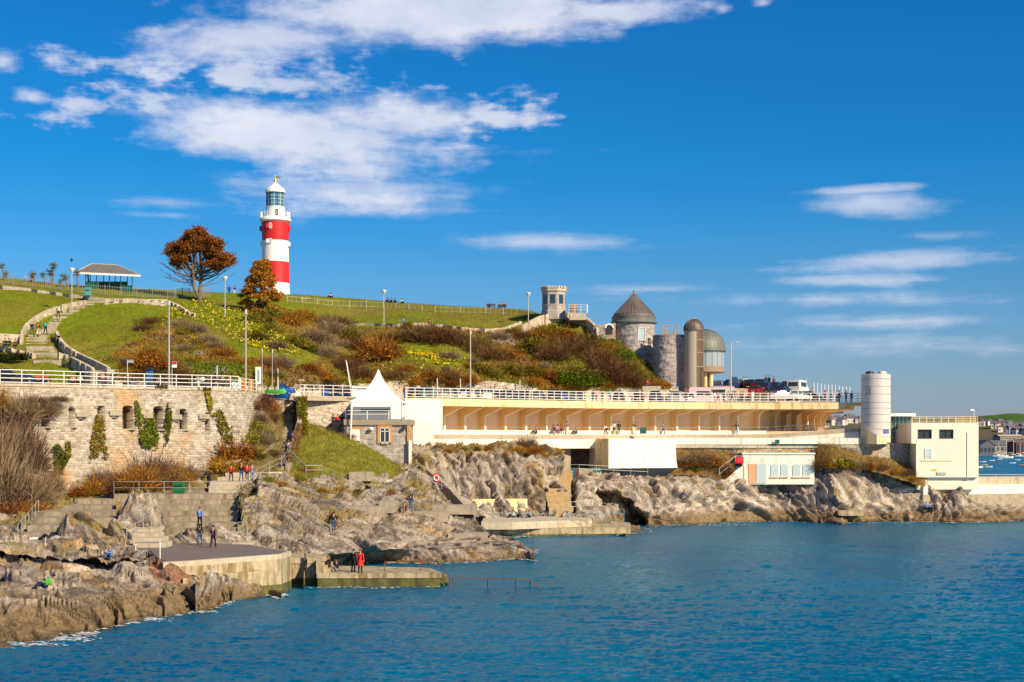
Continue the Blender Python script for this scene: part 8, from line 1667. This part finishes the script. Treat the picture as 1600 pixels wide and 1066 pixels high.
# ------------------------------------------------------------------ vehicles
M_TYRE = mat('tyre', (.02, .02, .02), .9); M_RIM = mat('rim', (.5, .5, .5), .3, .8); M_CG = mat('car_glass', (.02, .028, .035), .06, spec=.8); M_LAMPW = mat('headlamp', (.75, .75, .72), .15); M_LAMPR = mat('tail_lamp', (.45, .01, .01), .2); M_PLW = mat('plate_white', (.8, .8, .78), .5); M_PLY = mat('plate_yellow', (.75, .6, .05), .5)
PAINT = {k: mat('paint_' + k, c_, .25, .15, spec=.6) for k, c_ in {'navy': (.012, .03, .10), 'blue': (.01, .09, .42), 'silver': (.50, .50, .50), 'white': (.78, .77, .74), 'black': (.012, .013, .016), 'teal': (.03, .16, .17), 'grey': (.14, .15, .16), 'red': (.30, .015, .03), 'pink': (.72, .42, .46), 'darkblue': (.015, .05, .13)}.items()}
def car_proto(L, Wd, Hh, st, gl):
    """st: stations (x, z_top of body, half width factor); gl: greenhouse profile (x, z)"""
    ms = {}; mb = MB(); vs = []; n = len(st)
    for x, zt, w in st: hw = Wd / 2 * w; vs += [(x, -hw * .96, .28), (x, -hw, .55), (x, -hw * .97, zt - .06), (x, -hw * .88, zt), (x, hw * .88, zt), (x, hw * .97, zt - .06), (x, hw, .55), (x, hw * .96, .28)]
    fs = [(8 * i + j, 8 * i + 8 + j, 8 * i + 9 + j, 8 * i + 1 + j) for i in range(n - 1) for j in range(7)] + [(8 * i + 7, 8 * i + 15, 8 * i + 8, 8 * i) for i in range(n - 1)] + [tuple(range(8)), tuple(range(8 * n - 1, 8 * n - 9, -1))]
    mb.add(vs, fs); ms['body'] = mb.mesh('body', PAINT['navy'], smooth=True); ms['body'].set_sharp_from_angle(angle=.6)
    mb = MB(); vs = []; hw = Wd / 2
    for (x0, z0), (x1, z1) in zip(gl[0], gl[1]): vs += [(x0, -hw * .86, z0), (x1, -hw * .70, z1), (x1, hw * .70, z1), (x0, hw * .86, z0)]
    n = len(gl[0]); mb.add(vs, [(4 * i + j, 4 * i + 4 + j, 4 * i + 5 + j, 4 * i + 1 + j) for i in range(n - 1) for j in range(3)] + [(0, 1, 2, 3), (4 * n - 1, 4 * n - 2, 4 * n - 3, 4 * n - 4)]); ms['glass'] = mb.mesh('window_glass', M_CG)
    mb = MB(); a, b = gl[1][0], gl[1][-1]
    rt_ = [(x, z) for x, z in gl[1]]; vs = []
    for x, z in rt_: vs += [(x, -hw * .71, z - .01), (x, -hw * .60, z + .055), (x, hw * .60, z + .055), (x, hw * .71, z - .01)]
    mb.add(vs, [(4 * i + j, 4 * i + 4 + j, 4 * i + 5 + j, 4 * i + 1 + j) for i in range(n - 1) for j in range(3)] + [(0, 1, 2, 3), (4 * n - 1, 4 * n - 2, 4 * n - 3, 4 * n - 4)])
    for i in range(n):
        for s in (-1, 1): x0, z0 = gl[0][i]; x1, z1 = gl[1][i]; mb.tube((x0, s * hw * .875, z0), (x1, s * hw * .715, z1), .035, n=4)
    ms['roof'] = mb.mesh('roof', PAINT['navy'])
    ms['tyre'] = MB().lathe((0, 0, 0), [(.2, -.1), (.31, -.1), (.32, 0), (.31, .1), (.2, .1)], 14).mesh('tyre', M_TYRE); ms['rim'] = MB().lathe((0, 0, 0), [(.01, .09), (.19, .08), (.2, 0)], 10).mesh('rim', M_RIM)
    zl = st[0][1]; e0, e1 = st[0][0], st[-1][0]
    ms['hl'] = MB().box((e1 - .12, -.16, -.07), (e1 + .015, .16, .07)).mesh('headlight', M_LAMPW); ms['tl'] = MB().box((e0 - .015, -.12, -.11), (e0 + .1, .12, .11)).mesh('tail_light', M_LAMPR)
    ms['pf'] = MB().box((e1 + .0, -.26, .45), (e1 + .03, .26, .56)).mesh('number_plate', M_PLW); ms['pr'] = MB().box((e0 - .03, -.26, .55), (e0, .26, .66)).mesh('number_plate', M_PLY); ms['mir'] = MB().box((-.06, -.1, -.06), (.06, .1, .06)).mesh('wing_mirror', PAINT['black'])
    ms['dim'] = (L, Wd, st, gl); return ms
CP = {'hatch': car_proto(4.0, 1.74, 1.46, [(-2.0, .80, .90), (-1.9, .93, .97), (-1.0, .95, 1), (.6, .95, 1), (1.2, .88, 1), (1.8, .74, .95), (2.0, .60, .86)], ([(-1.85, .93), (-.3, .95), (.95, .90)], [(-1.5, 1.40), (-.3, 1.45), (.25, 1.42)])),
      'saloon': car_proto(4.5, 1.80, 1.44, [(-2.25, .85, .9), (-2.1, .96, .97), (-1.4, .98, 1), (.7, .95, 1), (1.5, .86, 1), (2.1, .74, .95), (2.25, .6, .86)], ([(-1.5, .97), (-.4, .96), (.9, .93)], [(-.95, 1.36), (-.3, 1.42), (.25, 1.40)])),
      'suv': car_proto(4.5, 1.88, 1.75, [(-2.2, 1.0, .92), (-2.1, 1.12, .98), (-1.0, 1.12, 1), (.7, 1.1, 1), (1.4, 1.03, 1), (2.05, .92, .95), (2.25, .75, .88)], ([(-2.05, 1.12), (-.3, 1.12), (1.05, 1.07)], [(-1.8, 1.68), (-.3, 1.74), (.35, 1.70)])),
      'mpv': car_proto(4.3, 1.80, 1.65, [(-2.1, .95, .92), (-2.0, 1.02, .98), (-1.0, 1.02, 1), (.8, 1.0, 1), (1.5, .92, 1), (2.0, .78, .95), (2.15, .62, .86)], ([(-1.98, 1.0), (-.3, 1.02), (1.3, .95)], [(-1.7, 1.58), (-.3, 1.64), (.45, 1.60)]))}
def car(kind, px, d, z, rz, paint, label, name='parked_car'):
    q = CP[kind]; L, Wd, st, gl = q['dim']; r_ = thing(name, label, 'car', Vector((xof(px, d), d, z)), 'cars parked on the promenade and deck', math.radians(rz))
    b = link('body', q['body'], r_); setmat(b, PAINT[paint]); link('window_glass', q['glass'], r_); o = link('roof', q['roof'], r_); setmat(o, PAINT[paint])
    for x in (-L * .31, L * .32):
        for s in (-1, 1): w = link('wheel', q['tyre'], r_, (x, s * (Wd / 2 - .12), .32)); w.rotation_euler = (-s * math.pi / 2, 0, 0); link('rim', q['rim'], w)
    for s in (-1, 1):
        link('headlight', q['hl'], r_, (0, s * Wd * .35, st[-2][1] - .08)); link('tail_light', q['tl'], r_, (0, s * Wd * .38, st[0][1])); link('wing_mirror', q['mir'], r_, (gl[0][-1][0] - .25, s * (Wd / 2 + .06), gl[0][-1][1] + .08))
    link('number_plate', q['pf'], r_); link('number_plate', q['pr'], r_); return r_
rows_ = [(10, 4.5, 'suv', 'black', 8, 'black four-by-four behind the railing at the far left'), (40, 7, 'saloon', 'darkblue', 12, 'dark blue saloon parked at the far left of the promenade'), (432, 2.6, 'mpv', 'blue', 20, 'bright blue people carrier beside the blue boat'), (505, 6.5, 'mpv', 'blue', 75, 'blue car left of the marquee'), (522, 7, 'hatch', 'navy', 80, 'dark blue hatchback in front of the utility cabinet'), (540, 7.5, 'saloon', 'darkblue', 80, 'dark saloon just left of the white stall'),
         (668, 8, 'suv', 'teal', 85, 'greenish car second from the marquee'), (650, 8, 'hatch', 'black', 85, 'black hatchback first right of the marquee'), (699, 8, 'hatch', 'silver', 80, 'silver hatchback with dark windows above the end wall'), (716, 9, 'saloon', 'teal', 85, 'dark teal saloon left of the lighting mast'), (731, 7.5, 'mpv', 'white', 80, 'white people carrier beside the lighting mast'), (745, 9, 'hatch', 'grey', 85, 'grey hatchback right of the lighting mast'), (760, 8, 'mpv', 'white', 60, 'white car with roof glass right of the grey hatchback'), (778, 8.5, 'saloon', 'black', 80, 'black saloon behind the dark-coated pair'),
         (797, 8, 'mpv', 'navy', 85, 'navy people carrier right of the dark-coated pair'), (815, 8.5, 'hatch', 'darkblue', 82, 'dark blue hatchback by the lone dark-coated person'), (841, 8, 'hatch', 'grey', 80, 'grey hatchback with rounded roof above the colonnade'), (865, 7, 'suv', 'black', 85, 'tall black four-by-four above the colonnade'), (882, 8.5, 'hatch', 'blue', 80, 'blue hatchback right of the tall black four-by-four'), (904, 8, 'hatch', 'teal', 80, 'green teal hatchback above the white block'), (967, 8, 'hatch', 'navy', 85, 'navy hatchback right of the teal-topped person'), (996, 8, 'saloon', 'black', 88, 'black saloon below the conical tower'),
         (1024, 7, 'suv', 'darkblue', 85, 'dark blue four-by-four below the stone drum'), (1058, 7, 'suv', 'silver', 70, 'silver four-by-four left of the ice cream van'), (1078, 8, 'hatch', 'white', 80, 'white hatchback beside the silver four-by-four')]
for px, dd, k, pt, rz, lb in rows_: car(k, px, lerp_path(FRONT, px) + dd, ZD, rz, pt, lb)
for px, dd, k, pt, rz, lb in ((1222, 5, 'saloon', 'silver', 15, 'silver saloon seen side-on behind the deck railing'), (1246, 6, 'hatch', 'white', 20, 'white hatchback behind the silver saloon'), (1262, 7.5, 'saloon', 'black', 30, 'black saloon right of the silver saloon')): car(k, px, lerp_path(FRONT, px) + dd, ZD + .35, rz, pt, lb)
for px, d, k, pt, rz, z, lb in ((1128, 247, 'suv', 'darkblue', 15, 19.0, 'dark blue car beside the glazed bow columns'), (1153, 244, 'suv', 'navy', 20, 19.1, 'dark blue four-by-four right of the lamp mast'), (1176, 244, 'suv', 'black', 60, 19.05, 'black four-by-four second right of the lamp mast'), (1192, 246, 'suv', 'navy', 65, 19.2, 'navy car behind the black four-by-four'), (1182, 238, 'hatch', 'red', 65, 18.2, 'dark red hatchback below the black four-by-four'), (1199, 240.5, 'hatch', 'navy', 62, 18.7, 'navy hatchback in the middle of the upper row'), (1214, 243, 'mpv', 'navy', 62, 18.7, 'navy people carrier on the upper row'), (1224, 240, 'hatch', 'darkblue', 58, 18.2, 'dark blue hatchback low on the upper row'), (1229, 247, 'suv', 'black', 80, 18.9, 'tall black car left of the white minibus')):
    car(k, px, d, z, rz, pt, lb)
def van(name, label, cat, p, rz, L, Wd, Hh, low, high, ice=False):
    r_ = thing(name, label, cat, p, None, math.radians(rz)); V_ = MB()
    prof = [(-L / 2, .35), (-L / 2, Hh), (L / 2 - 1.3, Hh), (L / 2 - .75, Hh * .62), (L / 2, Hh * .5), (L / 2, .35)]; n = len(prof)
    vs = [(x, -Wd / 2, z) for x, z in prof] + [(x, Wd / 2, z) for x, z in prof]; V_.add(vs, [(i, (i + 1) % n, n + (i + 1) % n, n + i) for i in range(n)] + [tuple(range(n - 1, -1, -1)), tuple(range(n, 2 * n))]); link('body', V_.mesh('body', low), r_)
    link('windscreen', MB().add([(L / 2 - 1.24, -Wd * .42, Hh * .95), (L / 2 - .76, -Wd * .44, Hh * .65), (L / 2 - .76, Wd * .44, Hh * .65), (L / 2 - 1.24, Wd * .42, Hh * .95)], [(0, 1, 2, 3)]).mesh('windscreen', M_CG), r_, (.03, 0, .02))
    for s in (-1, 1):
        link('side_window', MB().box((-L * .3 if not ice else -L * .25, s * Wd / 2 - .02, Hh * .58), (L / 2 - 1.35, s * Wd / 2 + .02, Hh * .86)).mesh('side_window', M_CG), r_)
        for x in (-L * .3, L * .32): w = link('wheel', CP['hatch']['tyre'], r_, (x, s * (Wd / 2 - .12), .32)); w.rotation_euler = (-s * math.pi / 2, 0, 0); link('rim', CP['hatch']['rim'], w)
    link('rear_window', MB().box((-L / 2 - .02, -Wd * .4, Hh * .58), (-L / 2, Wd * .4, Hh * .86)).mesh('rear_window', M_CG), r_)
    if ice: link('roof_panel', MB().box((-L / 2 + .1, -Wd / 2 + .05, Hh), (L / 2 - 1.4, Wd / 2 - .05, Hh + .22)).mesh('roof_panel', high), r_); link('stripe', MB().box((-L / 2, -Wd / 2 - .015, .9), (L / 2 - .1, Wd / 2 + .015, 1.15)).mesh('stripe', high), r_)
    return r_
van('ice_cream_van', 'pink and white ice cream van parked behind the railing left of the dark cars', 'van', Vector((xof(1096, 227), 227, ZD)), 14, 4.6, 1.9, 2.25, PAINT['pink'], PAINT['pink'], True)
van('ice_cream_van', 'white ice cream van with pink trim under the glazed bow', 'van', Vector((xof(1122, 231), 231, ZD + .3)), 165, 4.8, 1.9, 2.3, PAINT['white'], PAINT['pink'], True)
van('minibus', 'white minibus with dark windows on the upper road', 'van', Vector((xof(1247, 244), 244, 18.3)), 62, 5.2, 1.95, 2.4, PAINT['white'], PAINT['white'])
mb = MB(); fbox(mb, 1143, 1152, 589, 598, 248, .3); tag(mb.build('blue_sign_board', mat('sign_navy', (.03, .08, .16), .6)), 'dark blue rectangular board on the skyline beside the lamp mast', 'sign')
# white posts of the ramp
rf_ = thing('post_fence', 'row of slim white posts descending from the minibus to the deck end', 'fence', Vector((xof(1265, 240), 240, 17))); pm = MB().tube((0, 0, 0), (0, 0, 1.5), .05, n=6).mesh('post', M_WPAINT)
for k in range(11): px = 1272 + k * 5.6; d = 238 - k * 1.2; link('post', pm, rf_, Vector((xof(px, d), d, zof(613 + k * .8, d))) - rf_.location)
mb = MB(); mb.path([Vector((xof(1272 + k * 56, 238 - k * 12), 238 - k * 12, zof(612 + k * 8, 238 - k * 12))) for k in (0, 1)], .04); mb.build('rail', M_WPAINT, rf_)
# boat on the promenade
bt = thing('rowing_boat', 'small blue boat with green kayaks stacked on it beside the railing', 'boat', onp(432, 177)); mb = MB(); p = W(430, 623, 176.2)
for (nm, m_, z0, L, B_, hh) in (('hull', PAINT['blue'], 0, 1.6, .6, .45), ('kayak', mat('kayak_green', (.12, .62, .05), .4), .55, 1.3, .3, .28), ('kayak', mat('kayak_green', (.12, .62, .05), .4), .75, 1.1, .28, .25)):
    mb = MB(); vs = []
    for k in range(9): t = k / 8 * 2 - 1; w = B_ * math.sqrt(max(.01, 1 - t * t)); vs += [(p.x + t * L, p.y - w, p.z + z0 + hh + .15 * t * t), (p.x + t * L * .9, p.y - w * .4, p.z + z0), (p.x + t * L * .9, p.y + w * .4, p.z + z0), (p.x + t * L, p.y + w, p.z + z0 + hh + .15 * t * t)]
    mb.add(vs, [(4 * k + j, 4 * k + 4 + j, 4 * k + 5 + j, 4 * k + 1 + j) for k in range(8) for j in range(3)] + [(4 * k + 3, 4 * k + 7, 4 * k + 4, 4 * k) for k in range(8)]); mb.build(nm, m_, bt)
# lamps on short posts along the back wall, wheeled bins
for px in (339, 434, 683, 719, 812): p = onp(px, lerp_path(BACKW, px) - 1.2); lamp('bollard_lamp', 'short dark post light against the retaining wall near the %s' % {339: 'promenade group', 434: 'blue people carrier', 683: 'green teal parasol', 719: 'lighting mast', 812: 'lone dark-coated person'}[px], px, HY - (p.z + 3.1 - EYE) * FPX / p.y, p, 'x', .12)
# foam where the sea meets the near rocks
P = []
for (x, y, n_, sx, sy) in ((112, 1000, 35, 16, 1.6), (140, 990, 45, 6, 1.6), (345, 941, 50, 8, 1.2), (60, 1009, 40, 20, 1.5), (230, 969, 40, 20, 1.5), (800, 839, 30, 12, .8), (745, 866, 30, 15, .8), (1100, 820, 40, 40, .8), (1400, 817, 40, 60, .8), (560, 919, 30, 50, .8), (300, 957, 30, 20, 1)):
    for k in range(n_ * 3): q = G(x + R.gauss(0, sx), y + R.gauss(0, sy) + 1, 0); P.append((q.x, q.y, .06 + R.random() * .05))
for sh_, n_ in ((s1, 900), (s3, 500), (s5, 900)):
    q = sh_.V[(np.abs(sh_.V[:, 2]) < .13) & (sh_.V[:, 1] < 225)]
    for v in q[rng.integers(0, len(q), n_)]: P.append((v[0] + R.gauss(0, .25), v[1] - abs(R.gauss(.15, .3)), .05 + R.random() * .05))
P = np.array(P); a = rng.uniform(0, 6.28, len(P)); s_ = rng.uniform(.04, .16, len(P)); V = np.stack([P + np.stack([np.cos(a + t) * s_ * 1.6, np.sin(a + t) * s_, 0 * s_ + (.01 if t else .03)], 1) for t in (0, 2.1, 4.2)], 1).reshape(-1, 3)
tag(link('foam', mesh_np('foam', V, np.arange(len(V)).reshape(-1, 3), mat('foam_white', (.75, .78, .78), .7))), 'white foam flecks along the foot of the rocks', None, None, 'stuff')
